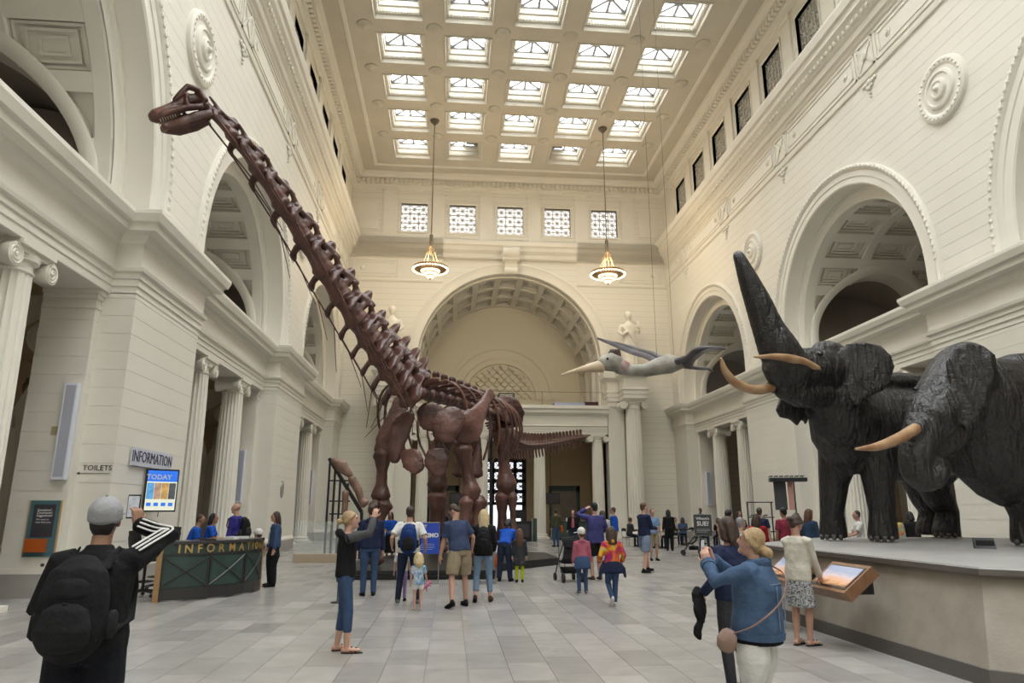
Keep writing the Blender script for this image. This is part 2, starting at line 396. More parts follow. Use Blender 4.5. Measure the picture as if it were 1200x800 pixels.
def vault(conv, cy, zc, r, d0, d1, zb, nc, nd, parent, a_lo=.18, ribw=.34, deep=.28, cross=None):
    sh = MB(); nq = 40 if cross else 1
    for q in range(nq): arc_sweep(sh, cy, zc, [(r + deep, d0 + (d1 - d0) * q / nq), (r + deep, d0 + (d1 - d0) * (q + 1) / nq)], zb, 96, conv)
    keep_out(sh, conv, cross and (cross[0], cross[1] + .22, cross[2])); sh.build('vault', PLASTER, parent, smooth=40)
    if cross:
        uc, rc, zs = cross
        for sg in (-1, 1):
            def ys_(z, off): return cy + sg * ((math.sqrt(max(.01, r * r - (z - zc) ** 2)) if z > zc else r) - off)
            e = MB(); dk = MB(); n = 40; pr = [(rc + .36, -.32), (rc + .36, .03), (rc + .3, .06), (rc + .08, .05), (rc, .0), (rc, -.9)]; pd = [(rc, -.9), (rc, -4.0), (.02, -4.0)]
            for tgt, prof in ((e, pr), (dk, pd)):
                vs = []; fs = []; ks = [('l', 1)] + [('a', PI * i / n) for i in range(n + 1)] + [('l', -1)]; k = len(prof)
                for kd, t in ks:
                    for rr, off in prof:
                        u, z = (uc + rr * t, zb) if kd == 'l' else (uc + rr * math.cos(t), zs + rr * math.sin(t)); zz = zb if kd == 'l' else zs + rc * math.sin(t)
                        vs.append(conv(u, ys_(max(z, zb), off), z))
                for i in range(len(ks) - 1):
                    for j in range(k - 1): fs.append((i * k + j, (i + 1) * k + j, (i + 1) * k + j + 1, i * k + j + 1))
                tgt.add(vs, fs)
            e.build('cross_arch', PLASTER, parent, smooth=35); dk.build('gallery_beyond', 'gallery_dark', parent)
    rb = MB(); dd = (d1 - d0 - ribw) / nd
    for k in range(nd + 1):
        a = d0 + k * dd; arc_sweep(rb, cy, zc, [(r + deep, a), (r + .03, a), (r, a + .05), (r, a + ribw - .05), (r + .03, a + ribw), (r + deep, a + ribw)], zb, 64, conv)
    A = [a_lo + (PI - 2 * a_lo) * k / nc for k in range(nc + 1)]
    for a in A:
        hwid = ribw / 2 / r
        for q_ in range(24):
            e0, e1_ = d0 + (d1 - d0) * q_ / 24, d0 + (d1 - d0) * (q_ + 1) / 24
            vs = [conv(d, cy + q * math.cos(t), zc + q * math.sin(t)) for t in (a - hwid, a + hwid) for q in (r + .01, r + deep) for d in (e0, e1_)]
            rb.add(vs, [(0, 1, 5, 4), (0, 2, 3, 1), (4, 5, 7, 6)])
    keep_out(rb, conv, cross and (cross[0], cross[1] + .25, cross[2])); rb.build('vault_rib', PLASTER, parent, smooth=30)
    wdt = (A[1] - A[0]) * r - ribw; dpt = dd - ribw
    def frame(q, hgt):
        f = MB(); W, D = wdt / 2 * q, dpt / 2 * q; t = .07
        f.box(-W, W, -D, -D + t, 0, hgt).box(-W, W, D - t, D, 0, hgt).box(-W, -W + t, -D + t, D - t, 0, hgt).box(W - t, W, -D + t, D - t, 0, hgt); return f
    pm = frame(.97, .16); f2 = frame(.72, .09); pm.add(f2.v, f2.f); f2 = frame(.42, .05); pm.add(f2.v, f2.f)
    me = pm.mesh('coffer_panel'); me.materials.append(PLASTER)
    for k in range(nc):
        a = (A[k] + A[k + 1]) / 2
        for j in range(nd):
            if cross and (d0 + ribw + dd * j + dpt / 2 - cross[0]) ** 2 + (zc + r * math.sin(a) - cross[2]) ** 2 < (cross[1] + .62 * min(dpt, wdt)) ** 2: continue
            c = Vector(conv(d0 + ribw + dd * j + dpt / 2, cy + (r + deep - .01) * math.cos(a), zc + (r + deep - .01) * math.sin(a)))
            Z = Vector(conv(0, -math.cos(a), -math.sin(a))) - Vector(conv(0, 0, 0)); Yv = Vector(conv(1, 0, 0)) - Vector(conv(0, 0, 0)); Xv = Yv.cross(Z)
            o = put('coffer_panel', me, None, parent); o.matrix_world = Matrix(((Xv.x, Yv.x, Z.x, c.x), (Xv.y, Yv.y, Z.y, c.y), (Xv.z, Yv.z, Z.z, c.z), (0, 0, 0, 1)))

# window grille: three by three stars of bars
def grille(wd, ht, t=.05):
    g = MB(); nx = 3; cx, cz = wd / nx, ht / nx
    for i in range(nx):
        for j in range(nx):
            x0, z0 = -wd / 2 + i * cx, -ht / 2 + j * cz; xm, zm = x0 + cx / 2, z0 + cz / 2
            for a, b in (((x0, z0), (x0 + cx, z0 + cz)), ((x0, z0 + cz), (x0 + cx, z0)), ((x0, zm), (x0 + cx, zm)), ((xm, z0), (xm, z0 + cz))):
                g.bar((a[0], 0, a[1]), (b[0], 0, b[1]), t, t, up=(0, 1, 0))
            g.lathe([(.01, -.05), (.11, -.04), (.11, .03)], 8, (xm, 0, zm), 'y')
    for i in range(nx + 1):
        x = -wd / 2 + i * cx; g.bar((x, 0, -ht / 2), (x, 0, ht / 2), t * 1.3, up=(0, 1, 0)); z = -ht / 2 + i * cz; g.bar((-wd / 2, 0, z), (wd / 2, 0, z), t * 1.3, up=(0, 1, 0))
    for i in range(1, nx):
        for j in range(1, nx): g.lathe([(.01, -.05), (.1, -.04), (.1, .03)], 8, (-wd / 2 + i * cx, 0, -ht / 2 + j * cz), 'y')
    return g
WW, WH = 1.82, 2.04
mat('grille_iron', (.52, .49, .42), .6); mat('window_daylight', (.9, .93, 1), .4, emit=(.93, .96, 1), estr=.85); mat('window_dim', (.10, .10, .10), .4, emit=(.9, .95, 1), estr=.10)
grille_me = grille(WW, WH).mesh('grille'); grille_me.materials.append(MATS['grille_iron'])
wp_me = MB().add([(-WW / 2, 0, -WH / 2), (WW / 2, 0, -WH / 2), (WW / 2, 0, WH / 2), (-WW / 2, 0, WH / 2)], [(0, 1, 2, 3)]).mesh('pane'); wp_me.materials.append(MATS['window_daylight'])
wd_me = wp_me.copy(); wd_me.materials.clear(); wd_me.materials.append(MATS['window_dim'])
WN = [0]
def clerestory_window(loc, rz, dim):
    WN[0] += 1
    f = MB(); a, b = WW / 2, WH / 2
    R = [[(sx * (a + q), y, sz * (b + q)) for sx, sz in ((-1, -1), (1, -1), (1, 1), (-1, 1))] for q, y in ((.14, .0), (.14, -.06), (.1, -.06), (.08, -.02), (0, -.02), (0, .36))]
    f.rings(R, cap=False); o = f.build('window_%d' % WN[0], PLASTER, kind='structure', loc=loc, rot=(0, 0, rz))
    put('grille', grille_me, None, o, loc=(0, .2, 0)); put('pane', wd_me if dim else wp_me, None, o, loc=(0, .34, 0))

def build_side(s, nm):
    cv_ = side(s)
    def pt(u, y, z): return cv_(u, y, z)
    # backing wall with arched openings (the thing itself), stone courses proud of it
    bk = MB(); rows = []; z = ZCOR - .05
    while z < ZFR - .01: rows.append((z, min(z + CH, ZFR))); z += CH
    ars = [(a[0], a[1], a[2] - .06) for a in ARCHES]; am = [(2 * 9.35 - a[0], a[1], a[2]) for a in ars[1:]][::-1]
    for z0, z1 in rows:
        for poly in course_polys(z0, z1, -5.0, YF, ars, 0): bk.prism(poly, XC + s * (UW + .022), XC + s * (UW + .25), 'x')
    # plain remainder behind the photographer, and above
    bk.box(*sorted((XC + s * UW, XC + s * (UW + .3))), YB, -5.0, 0, ZCEIL)
    bk.box(*sorted((XC + s * (UW + .03), XC + s * (UW + .3))), -5, YF, ZFR, ZCL + .3)
    # clerestory band with window holes
    ys = [y for y in SKY if y > 8]; ed = sorted([-5, YF] + [y + q * WW / 2 for y in ys for q in (-1, 1)]); zz = [ZCL + .2, 20.72, 20.72 + WH, ZCEIL]
    for i in range(len(ed) - 1):
        for j in range(3):
            if i % 2 == 1 and j == 1: continue
            bk.box(*sorted((XC + s * UW, XC + s * (UW + .3))), ed[i], ed[i + 1], zz[j], zz[j + 1])
    wall = bk.build('wall_' + nm, JOINT if False else PLASTER, kind='structure', fix=True)
    wall.data.materials.clear(); wall.data.materials.append(PLASTER)
    for z0, z1 in rows:
        for poly in course_polys(z0, z1, -5.0, YF, ars, .009):
            MB().prism(poly, XC + s * UW, XC + s * (UW + .06), 'x').build('stone_course', STONE, wall, fix=True)
    # arch mouldings and reveals
    for k, (yc, zc, ro_, ri) in enumerate(ARCHES):
        a = MB(); big = k == 0
        arc_sweep(a, yc, zc, [(ro_, UW + .1), (ro_, UW - .1), (ro_ - .1, UW - .14), (ro_ - .2, UW - .1), (ro_ - .24, UW - .05), (ro_ - .45, UW - .05), (ro_ - .47, UW - .02), (ri + .05, UW - .02), (ri, UW + .02), (ri, UW + .62), (ri - .12, UW + .62), (ri - .14, UW + .69), (ri - .5, UW + .69)], ZCOR - .02, 56, cv_)
        a.build('arch_moulding', PLASTER, wall, smooth=30)
        b = MB(); n = int(PI * ro_ / .22)
        for i in range(n):
            t = PI * (i + .5) / n; c = Vector(pt(UW - .13, yc + (ro_ - .1) * math.cos(t), zc + (ro_ - .1) * math.sin(t))); b.ball(c, (.05, .07, .07), 6, 4)
        b.build('bead_row', PLASTER, wall, kind='stuff')
        rv = ri - .5
        rc = rv * (.64 if not big else .6); vault(cv_, yc, zc, rv, UW + .72, UW + 7.4, ZCOR - .02, 9 if not big else 11, 3, wall, .2, .45, .28, (UW + 1.3 + rc, rc, zc))
        # end wall of the gallery with its own dark arch, and the dark gallery beyond
        g = MB(); ru = rv * .72
        arc_sweep(g, yc, zc, [(rv + .3, UW + 7.4), (ru + .25, UW + 7.4), (ru + .2, UW + 7.3), (ru, UW + 7.3), (ru, UW + 7.9)], ZCOR - .02, 40, cv_)
        g.build('gallery_end_wall', PLASTER, wall, smooth=30)
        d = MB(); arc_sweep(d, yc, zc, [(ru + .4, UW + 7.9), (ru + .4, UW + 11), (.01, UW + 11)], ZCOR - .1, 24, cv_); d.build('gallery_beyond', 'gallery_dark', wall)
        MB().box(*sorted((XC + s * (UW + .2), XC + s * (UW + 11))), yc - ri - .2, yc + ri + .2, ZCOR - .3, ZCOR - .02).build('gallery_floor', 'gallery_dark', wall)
    # entablature with its breaks
    e = MB(); e.sweep(plan_path(s, -5, YF), ENT); ent = e.build('entablature', PLASTER, wall)
    # beam behind the entablature, aisle ceiling
    e = MB()
    for a, b in BAYS: e.box(*sorted((XC + s * (UB - .01), XC + s * 12.7)), a, b, ZA + .002, ZCOR - .1)
    e.build('beam', PLASTER, wall)
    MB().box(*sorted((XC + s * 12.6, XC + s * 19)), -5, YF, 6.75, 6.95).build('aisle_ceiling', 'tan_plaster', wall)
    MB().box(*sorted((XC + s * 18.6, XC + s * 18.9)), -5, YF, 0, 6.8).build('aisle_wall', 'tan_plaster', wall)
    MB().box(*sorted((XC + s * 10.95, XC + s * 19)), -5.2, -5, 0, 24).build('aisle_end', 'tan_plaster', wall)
    # piers in courses
    for (a, b) in PIERS:
        z = .62; first = True
        MB().box(*sorted((XC + s * (U0 - .06), XC + s * 12.8)), a - .04, b + .04, 0, .45).build('pier_base', 'base_stone', wall)
        q = MB(); q.sweep([(XC + s * uu, yy) for uu, yy in ((12.75, a), (U0, a), (U0, b), (12.75, b))][::1 if s > 0 else -1], [(.06, .45), (.06, .5), (.02, .58), (0, .62)]); q.build('pier_base_moulding', PLASTER, wall)
        while z < ZA - .01:
            z1 = min(z + CH, ZA + .02)
            MB().box(*sorted((XC + s * U0, XC + s * 12.75)), a, b, z + .010, z1).build('stone_course', STONE, wall)
            z += CH
        MB().box(*sorted((XC + s * (U0 + .012), XC + s * 12.74)), a + .012, b - .012, .4, ZA).build('pier_core', PLASTER, wall)
    # antae (responds) at the ends of each bay
    for a, b in BAYS:
        for y, q in ((a, 1), (b, -1)):
            an = MB(); y1 = y + q * .22
            an.box(*sorted((XC + s * 11.6, XC + s * 12.7)), *sorted((y, y1)), .0, ZA)
            for zz_, o_ in ((ZA - .42, .04), (ZA - .2, .05), (ZA - .1, .1)): an.box(*sorted((XC + s * (11.6 - o_), XC + s * 12.7)), *sorted((y, y1 + q * o_)), zz_, zz_ + .1)
            for k in range(15): an.box(*sorted((XC + s * 11.59, XC + s * 12.71)), *sorted((y, y1 + q * .01)), .05 + k * CH, .05 + k * CH + CH - .014)
            an.build('respond', PLASTER, wall); MB().box(*sorted((XC + s * 11.5, XC + s * 12.78)), *sorted((y, y1 + q * .08)), 0, .45).build('pier_base', 'base_stone', wall); MB().box(*sorted((XC + s * 11.53, XC + s * 12.75)), *sorted((y, y1 + q * .05)), .45, .55).build('pier_base_moulding', PLASTER, wall)
    # cross arches in the aisle behind each pier
    for (a, b) in PIERS[1:3]:
        m_ = (a + b) / 2; c = MB(); conv2 = lambda u, y, z: (XC + s * y, m_ - .5 + u, z)
        arc_sweep(c, 15.7, 3.75, [(1.7, 0), (1.7, -.08), (1.55, -.1), (1.45, -.02), (1.3, -.02), (1.3, .8)], 0, 24, conv2)
        c.add([(XC + s * u, m_ - .5, z) for u, z in ((12.7, 0), (14.05, 0), (14.05, 3.75), (12.7, 6.8))] + [(XC + s * u, m_ - .5, z) for u, z in ((18.6, 0), (17.35, 0), (17.35, 3.75), (18.6, 6.8))], [(0, 1, 2, 3), (4, 5, 6, 7)])
        ar = [(XC + s * (15.7 + 1.66 * math.cos(PI * t / 16)), m_ - .5, 3.75 + 1.66 * math.sin(PI * t / 16)) for t in range(17)]
        o0 = len(c.v); c.v += ar + [(XC + s * 18.6, m_ - .5, 6.8), (XC + s * 12.7, m_ - .5, 6.8)]; c.f.append(tuple(range(o0, o0 + 19)))
        for uu in (14.1, 17.3): c.box(*sorted((XC + s * (uu - .25), XC + s * (uu + .25))), m_ - .62, m_ + .3, 3.55, 3.8)
        c.lathe([(.01, -.06), (.1, -.08), (.14, -.03), (.3, -.03), (.34, -.07), (.4, -.05), (.42, 0)], 20, (XC + s * 13.5, m_ - .5, 5.7), 'y')
        c.build('aisle_arch', PLASTER, wall)
    # frieze of long panels, star squares and pendants; big moulding; clerestory pilasters
    f = MB(); f.sweep([(XC + s * UW, yy) for yy in ((-5, YF) if s > 0 else (YF, -5))], [(0, ZFR - .12), (.06, ZFR - .1), (.08, ZFR), (.04, ZFR + .04), (.04, ZMO - .15), (.1, ZMO - .1), (.14, ZMO), (.24, ZMO + .05), (.26, ZMO + .3), (.34, ZMO + .36), (.5, ZMO + .62), (.62, ZMO + .72), (.64, ZMO + .95), (.74, ZMO + 1.0), (.8, ZMO + 1.28), (.78, ZCL), (-.05, ZCL + .02)])
    f.build('frieze_moulding', PLASTER, wall)
    bb = MB()
    for k in range(150):
        y = 44.3 - .3 * k; bb.ball(pt(UW - .45, y, ZMO + .5), (.07, .1, .1), 6, 4)
    bb.build('egg_row', PLASTER, wall, kind='stuff')
    def rect(y0, y1, z0, z1, t, h):
        r_ = MB(); A = sorted((XC + s * (UW - .04), XC + s * (UW - .04 - h)))
        r_.box(*A, y0, y1, z0, z0 + t).box(*A, y0, y1, z1 - t, z1).box(*A, y0, y0 + t, z0, z1).box(*A, y1 - t, y1, z0, z1); return r_
    y = 47.46
    while y > 2:
        p = rect(y - .5, y + .5, ZFR + .2, ZMO - .25, .07, .05)
        for q in (-1, 1): p.bar(pt(UW - .05, y - .42, (ZFR + ZMO) / 2 - q * .45), pt(UW - .05, y + .42, (ZFR + ZMO) / 2 + q * .45), .1, .06, up=(1, 0, 0))
        p.lathe([(.01, -.1), (.14, -.08), (.14, .02)], 8, pt(UW - .05, y, (ZFR + ZMO) / 2), 'x')
        if y < YF: p.build('frieze_star', PLASTER, wall)
        pd = MB()
        for i, (dy, dz, rr) in enumerate(((0, 0, .12), (-.2, -.05, .09), (.2, -.05, .09), (0, -.25, .1), (-.12, -.2, .08), (.12, -.2, .08), (0, -.45, .07), (-.35, -.03, .08), (.35, -.03, .08), (0, -.6, .05))):
            pd.ball(pt(UW - .03, y + dy, ZFR - .25 + dz), (.06, rr, rr), 8, 5)
        if y < YF: pd.build('pendant', PLASTER, wall, smooth=True)
        y0, y1 = y - 6.68 + .62, y - .62; y1 = min(y1, YF - .15)
        if y0 > -3:
            p = rect(y0, y1, ZFR + .2, ZMO - .25, .06, .04); r2 = rect(y0 + .2, y1 - .2, ZFR + .4, ZMO - .45, .05, .03); p.add(r2.v, r2.f)
            for yy in (y0 + .7, y1 - .7): p.lathe([(.01, -.07), (.09, -.06), (.1, -.02), (.15, -.02), (.17, .02)], 12, pt(UW - .05, yy, (ZFR + ZMO) / 2), 'x')
            p.build('frieze_panel', PLASTER, wall)
        y -= 6.68
    for yy in [q + PYY / 2 for q in ys] + [ys[-1] - PYY / 2]:
        if yy < YF - .3:
            p = MB(); p.box(*sorted((XC + s * (UW - .1), XC + s * UW)), yy - .42, yy + .42, ZCL, 23.4)
            p.box(*sorted((XC + s * (UW - .14), XC + s * UW)), yy - .46, yy + .46, ZCL, ZCL + .25).box(*sorted((XC + s * (UW - .14), XC + s * UW)), yy - .46, yy + .46, 23.05, 23.3)
            p.build('pilaster', PLASTER, wall)
    for yy in ys: clerestory_window((XC + s * UW, yy, 20.72 + WH / 2), -s * PI / 2, True)
    return wall
mat('base_stone', (.36, .34, .31), .45, var=.12, vscale=2)
WALL = {-1: build_side(-1, 'left'), 1: build_side(1, 'right')}
# wall behind the photographer
MB().box(XC - 19, XC + 19, YB - .3, YB, 0, ZCEIL + .2).build('wall_back', PLASTER, kind='structure')

# --- far wall
def build_far():
    zc, ro_, ri = 11.3, 6.9, 6.15
    cvf = lambda u, y, z: (XC + y, u, z)
    bk = MB()
    for z0, z1 in [(0, 6.9), (6.9, 8.1), (8.1, zc)] + [(zc + k * .55, zc + (k + 1) * .55) for k in range(13)] + [(zc + 7.15, ZCL + .2)]:
        for poly in course_polys(z0, z1, -UW - 8 if z1 < 7 else -UW - .3, UW + 8 if z1 < 7 else UW + .3, [(0, zc, ri + .05)] if z0 < zc + ri else [], 0):
            bk.prism([(XC + a, b) for a, b in poly], YF, YF + .4, 'y')
    ed = sorted([XC - UW - .3, XC + UW + .3] + [x + q * WW / 2 for x in [XC + 3.335 * k for k in (-2, -1, 0, 1, 2)] for q in (-1, 1)]); zz = [ZCL + .2, 20.33, 20.33 + WH, ZCEIL]
    for i in range(len(ed) - 1):
        for j in range(3):
            if i % 2 == 1 and j == 1: continue
            bk.box(ed[i], ed[i + 1], YF, YF + .35, zz[j], zz[j + 1])
    wall = bk.build('wall_far', COURSED, kind='structure', fix=True)
    for k in (-2, -1, 0, 1, 2): clerestory_window((XC + 3.335 * k, YF, 20.33 + WH / 2), 0, False)
    a = MB(); arc_sweep(a, 0, zc, [(ro_, YF + .1), (ro_, YF - .12), (ro_ - .12, YF - .16), (ro_ - .22, YF - .1), (ro_ - .5, YF - .06), (ri + .05, YF - .04), (ri, YF), (ri, YF + .7)], 8.2, 64, cvf); a.build('arch_moulding', PLASTER, wall, smooth=30)
    vault(cvf, 0, zc, ri - .1, YF + .6, 52.6, 8.2, 11, 3, wall, .12, .42)
    # keystone
    k = MB(); k.box(XC - .42, XC + .42, YF - .5, YF, 17.3, 18.2).box(XC - .58, XC + .58, YF - .75, YF, 18.2, 19.0); k.lathe([(.42, -.56), (.42, .56)], 16, (XC, YF - .55, 18.75), 'x'); k.lathe([(.26, -.44), (.26, .44)], 14, (XC, YF - .4, 17.5), 'x'); k.build('keystone', PLASTER, wall, smooth=35)
    f = MB(); pr = [(0, ZFR - .25), (.06, ZFR - .2), (.08, ZFR - .1), (.04, ZFR - .05), (.04, 18.3), (.14, 18.4), (.24, 18.5), (.26, 18.75), (.45, 18.95), (.5, 19.2), (.6, 19.3), (.62, 19.6), (-.05, 19.75)]
    f.sweep([(XC + UW, YF), (XC + 4.6, YF)], pr); f.sweep([(XC - 4.6, YF), (XC - UW, YF)], pr); f.sweep([(XC + UW, YF), (XC - UW, YF)], pr[5:]); f.build('frieze_moulding', PLASTER, wall)
    for sg in (-1, 1):
        p = MB()
        def rc(x0, x1, z0, z1, t, h): p.box(x0, x1, YF - .04 - h, YF, z0, z0 + t).box(x0, x1, YF - .04 - h, YF, z1 - t, z1).box(x0, x0 + t, YF - .04 - h, YF, z0, z1).box(x1 - t, x1, YF - .04 - h, YF, z0, z1)
        x0, x1 = sorted((XC + sg * 7.6, XC + sg * 10.6)); rc(x0, x1, ZFR + .1, 18.2, .06, .04); rc(x0 + .2, x1 - .2, ZFR + .3, 18.0, .05, .03)
        p.lathe([(.01, -.08), (.12, -.06), (.16, .02)], 12, (XC + sg * 10, YF - .05, 17.6), 'y'); p.build('frieze_panel', PLASTER, wall)
        for i, (dx, dz, rr) in enumerate(((0, 0, .16), (-.3, -.05, .12), (.3, -.05, .12), (0, -.35, .12), (-.15, -.28, .1), (.15, -.28, .1), (0, -.6, .08))): pass
    for kx in (-2.5, -1.5, -.5, .5, 1.5, 2.5):
        x = XC + 3.335 * kx; MB().box(x - .45, x + .45, YF - .1, YF, 19.8, 23.4).box(x - .5, x + .5, YF - .14, YF, 23.05, 23.3).build('pilaster', PLASTER, wall)
    for sg in (-1, 1):
        x0, x1 = sorted((XC + sg * 8.95, XC + sg * 10.75)); MB().box(x0 + .2, x1 - .2, YF - .05, YF, 20.4, 22.4).build('blank_panel', PLASTER, wall)
    # balcony entablature carried on the four small columns
    e = MB(); y0 = 43.75; xs0, xs1 = XC - 6.2, XC + 6.2
    e.sweep([(xs1, y0), (xs0, y0)], [(-1.2, ZA), (0, ZA), (0, ZA + .17), (.03, ZA + .18), (.03, ZA + .32), (.06, ZA + .33), (.06, ZA + .46), (.14, ZA + .52), (.04, ZA + .58), (.04, ZA + 1.15), (.12, ZA + 1.22), (.34, ZA + 1.34), (.36, ZA + 1.5), (.46, ZA + 1.6), (.46, ZA + 1.8), (-1.2, ZA + 1.8)])
    e.box(xs0, xs1, y0 + .05, y0 + 1.1, ZA + .01, ZA + 1.78); e.build('balcony_entablature', PLASTER, wall)
    MB().box(XC - 8, XC + 8, y0 + .4, 53.5, 7.9, 8.12).build('balcony_floor', 'gallery_dark', wall)
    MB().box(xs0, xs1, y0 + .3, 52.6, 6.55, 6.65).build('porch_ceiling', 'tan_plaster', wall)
    # upper back wall with blind lunette of diagonal lattice
    MB().box(XC - 8, XC + 8, 52.6, 52.9, 8.1, 18.5).build('apse_wall', mat('apse_plaster', (.82, .77, .63), .6), wall)
    l = MB(); cz = 10.0; arc_sweep(l, -.1, cz, [(4.3, 52.6), (4.3, 52.48), (4.15, 52.45), (3.9, 52.5), (3.85, 52.55), (3.2, 52.55), (3.15, 52.45), (2.75, 52.43), (2.7, 52.6)], None, 40, cvf); l.build('lunette_moulding', 'apse_plaster', wall, smooth=30)
    la = MB()
    for d in (-1, 1):
        for k in range(-9, 10):
            t0 = None; pts = []
            for q in range(41):
                x = -2.7 + 5.4 * q / 40; z = d * (x - k * .62)
                if z >= 0 and x * x + z * z < 2.65 ** 2: pts.append((x, z))
            if len(pts) > 1: la.bar((XC - .1 + pts[0][0], 52.55, cz + pts[0][1]), (XC - .1 + pts[-1][0], 52.55, cz + pts[-1][1]), .12, .2, up=(0, 1, 0))
    la.build('lattice', 'apse_plaster', wall)
    MB().box(XC - 6.5, XC + 6.5, 52.4, 52.6, 9.55, 9.75).build('apse_string_course', 'apse_plaster', wall)
    # porch below: tan back wall with three doorways
    YD = 50.0; bw = MB()
    for x0, x1, z0, z1 in ((XC - 6.6, XC - 5.45, 0, 6.6), (XC - 3.2, XC - 1.6, 0, 6.6), (XC + 1.6, XC + 3.2, 0, 6.6), (XC + 5.45, XC + 6.6, 0, 6.6), (XC - 5.45, XC - 3.2, 3.4, 6.6), (XC + 3.2, XC + 5.45, 3.4, 6.6), (XC - 1.6, XC + 1.6, 5.3, 6.6)):
        bw.box(x0, x1, YD, YD + .5, z0, z1)
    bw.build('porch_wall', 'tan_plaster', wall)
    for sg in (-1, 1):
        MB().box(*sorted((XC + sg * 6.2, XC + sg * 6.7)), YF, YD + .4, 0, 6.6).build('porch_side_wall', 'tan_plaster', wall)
        m_ = MB(); m_.lathe([(.01, -.06), (.1, -.08), (.15, -.03), (.32, -.03), (.36, -.06), (.42, 0)], 18, (XC + sg * 4.3, YD, 4.9), 'y'); m_.build('plaster_roundel', 'tan_plaster', wall)
        fr = MB(); x0, x1 = sorted((XC + sg * 3.2, XC + sg * 5.45)); fr.box(x0 - .25, x0, YD - .08, YD, 0, 3.6).box(x1, x1 + .25, YD - .08, YD, 0, 3.6).box(x0 - .25, x1 + .25, YD - .1, YD, 3.4, 3.65).box(x0 - .4, x1 + .4, YD - .18, YD, 3.65, 3.78); fr.build('door_surround', 'tan_plaster', wall)
    mat('door_green', (.035, .06, .05), .4); mat('door_glass_tan', (.28, .24, .20), .2, var=.15, vscale=2)
    for n, sg in ((2, 1), (3, -1)):
        x0, x1 = sorted((XC + sg * 3.2, XC + sg * 5.45)); d = MB(); d.box(x0, x0 + .22, YD + .1, YD + .3, 0, 3.4).box(x1 - .22, x1, YD + .1, YD + .3, 0, 3.4).box(x0, x1, YD + .1, YD + .3, 3.05, 3.4).box(x0, x1, YD + .1, YD + .3, 0, .25)
        do = d.build('door_%d' % n, 'door_green', kind='structure'); MB().box(x0 + .2, x1 - .2, YD + .2, YD + .24, .2, 3.1).build('pane', 'door_glass_tan', do)
    mat('iron_black', (.012, .012, .016), .45); mat('door_daylight', (.9, .92, 1), .3, emit=(.92, .95, 1), estr=1.1)
    d = MB(); x0, x1 = XC - 1.6, XC + 1.6; nx, nz = 4, 4; zt, zb = 5.3, 2.15
    d.box(x0, x1, YD + .1, YD + .3, zt - .25, zt).box(x0, x1, YD + .1, YD + .3, zb - .1, zb + .12).box(x0, x0 + .12, YD + .1, YD + .3, 0, zt).box(x1 - .3, x1, YD + .1, YD + .3, 0, zt)
    cw = (x1 - x0) / nx; chh = (zt - zb - .2) / nz
    for i in range(1, nx): d.box(x0 + i * cw - .13, x0 + i * cw + .13, YD + .1, YD + .3, zb, zt)
    for j in range(1, nz): z = zb + .1 + j * chh; d.box(x0, x1, YD + .1, YD + .3, z - .13, z + .13)
    for i in range(nx):
        for j in range(nz):
            xa, za = x0 + i * cw, zb + .1 + j * chh
            d.bar((xa, YD + .2, za), (xa + cw, YD + .2, za + chh), .05, .05, (0, 1, 0)); d.bar((xa, YD + .2, za + chh), (xa + cw, YD + .2, za), .05, .05, (0, 1, 0)); d.bar((xa + cw / 2, YD + .2, za), (xa + cw / 2, YD + .2, za + chh), .04, .04, (0, 1, 0)); d.bar((xa, YD + .2, za + chh / 2), (xa + cw, YD + .2, za + chh / 2), .04, .04, (0, 1, 0))
    for x in (XC - .8, XC, XC + .8): d.box(x - .05, x + .05, YD + .1, YD + .3, 0, zb)
    do = d.build('door_1', 'iron_black', kind='structure')
    MB().box(x0, x1, YD + .32, YD + .34, 0, zt).build('pane', 'door_daylight', do)
    # blocks over the giant columns
    for sg in (-1, 1):
        for (u0, u1, yf) in ((6.25, 7.35, 43.7), (7.0, 8.5, 42.35)):
            b = MB(); a_, c_ = XC + sg * u0, XC + sg * u1; x0, x1 = min(a_, c_), max(a_, c_)
            path = [(x1, YF), (x1, yf), (x0, yf), (x0, YF)]
            b.sweep(path[::1], [(-.3, 8.55), (0, 8.56), (0, 8.8), (.05, 8.82), (.05, 9.05), (.12, 9.1), (.12, 9.2), (0, 9.25), (0, 9.85), (.1, 9.95), (.28, 10.05), (.32, 10.4), (.3, 10.48), (-.5, 10.5)])
            b.box(x0 + .02, x1 - .02, yf + .02, YF, 8.57, 10.45); b.build('entablature_block', PLASTER, wall)
        x0, x1 = sorted((XC + sg * 6.25, XC + sg * 7.3)); p = MB(); p.box(x0, x1, 43.8, YF, 0, 8.56).box(x0 - .06, x1 + .06, 43.72, YF, 0, .5).box(x0 - .06, x1 + .06, 43.72, YF, 8.2, 8.4); p.build('respond', PLASTER, wall)
    return wall
WALLF = build_far()

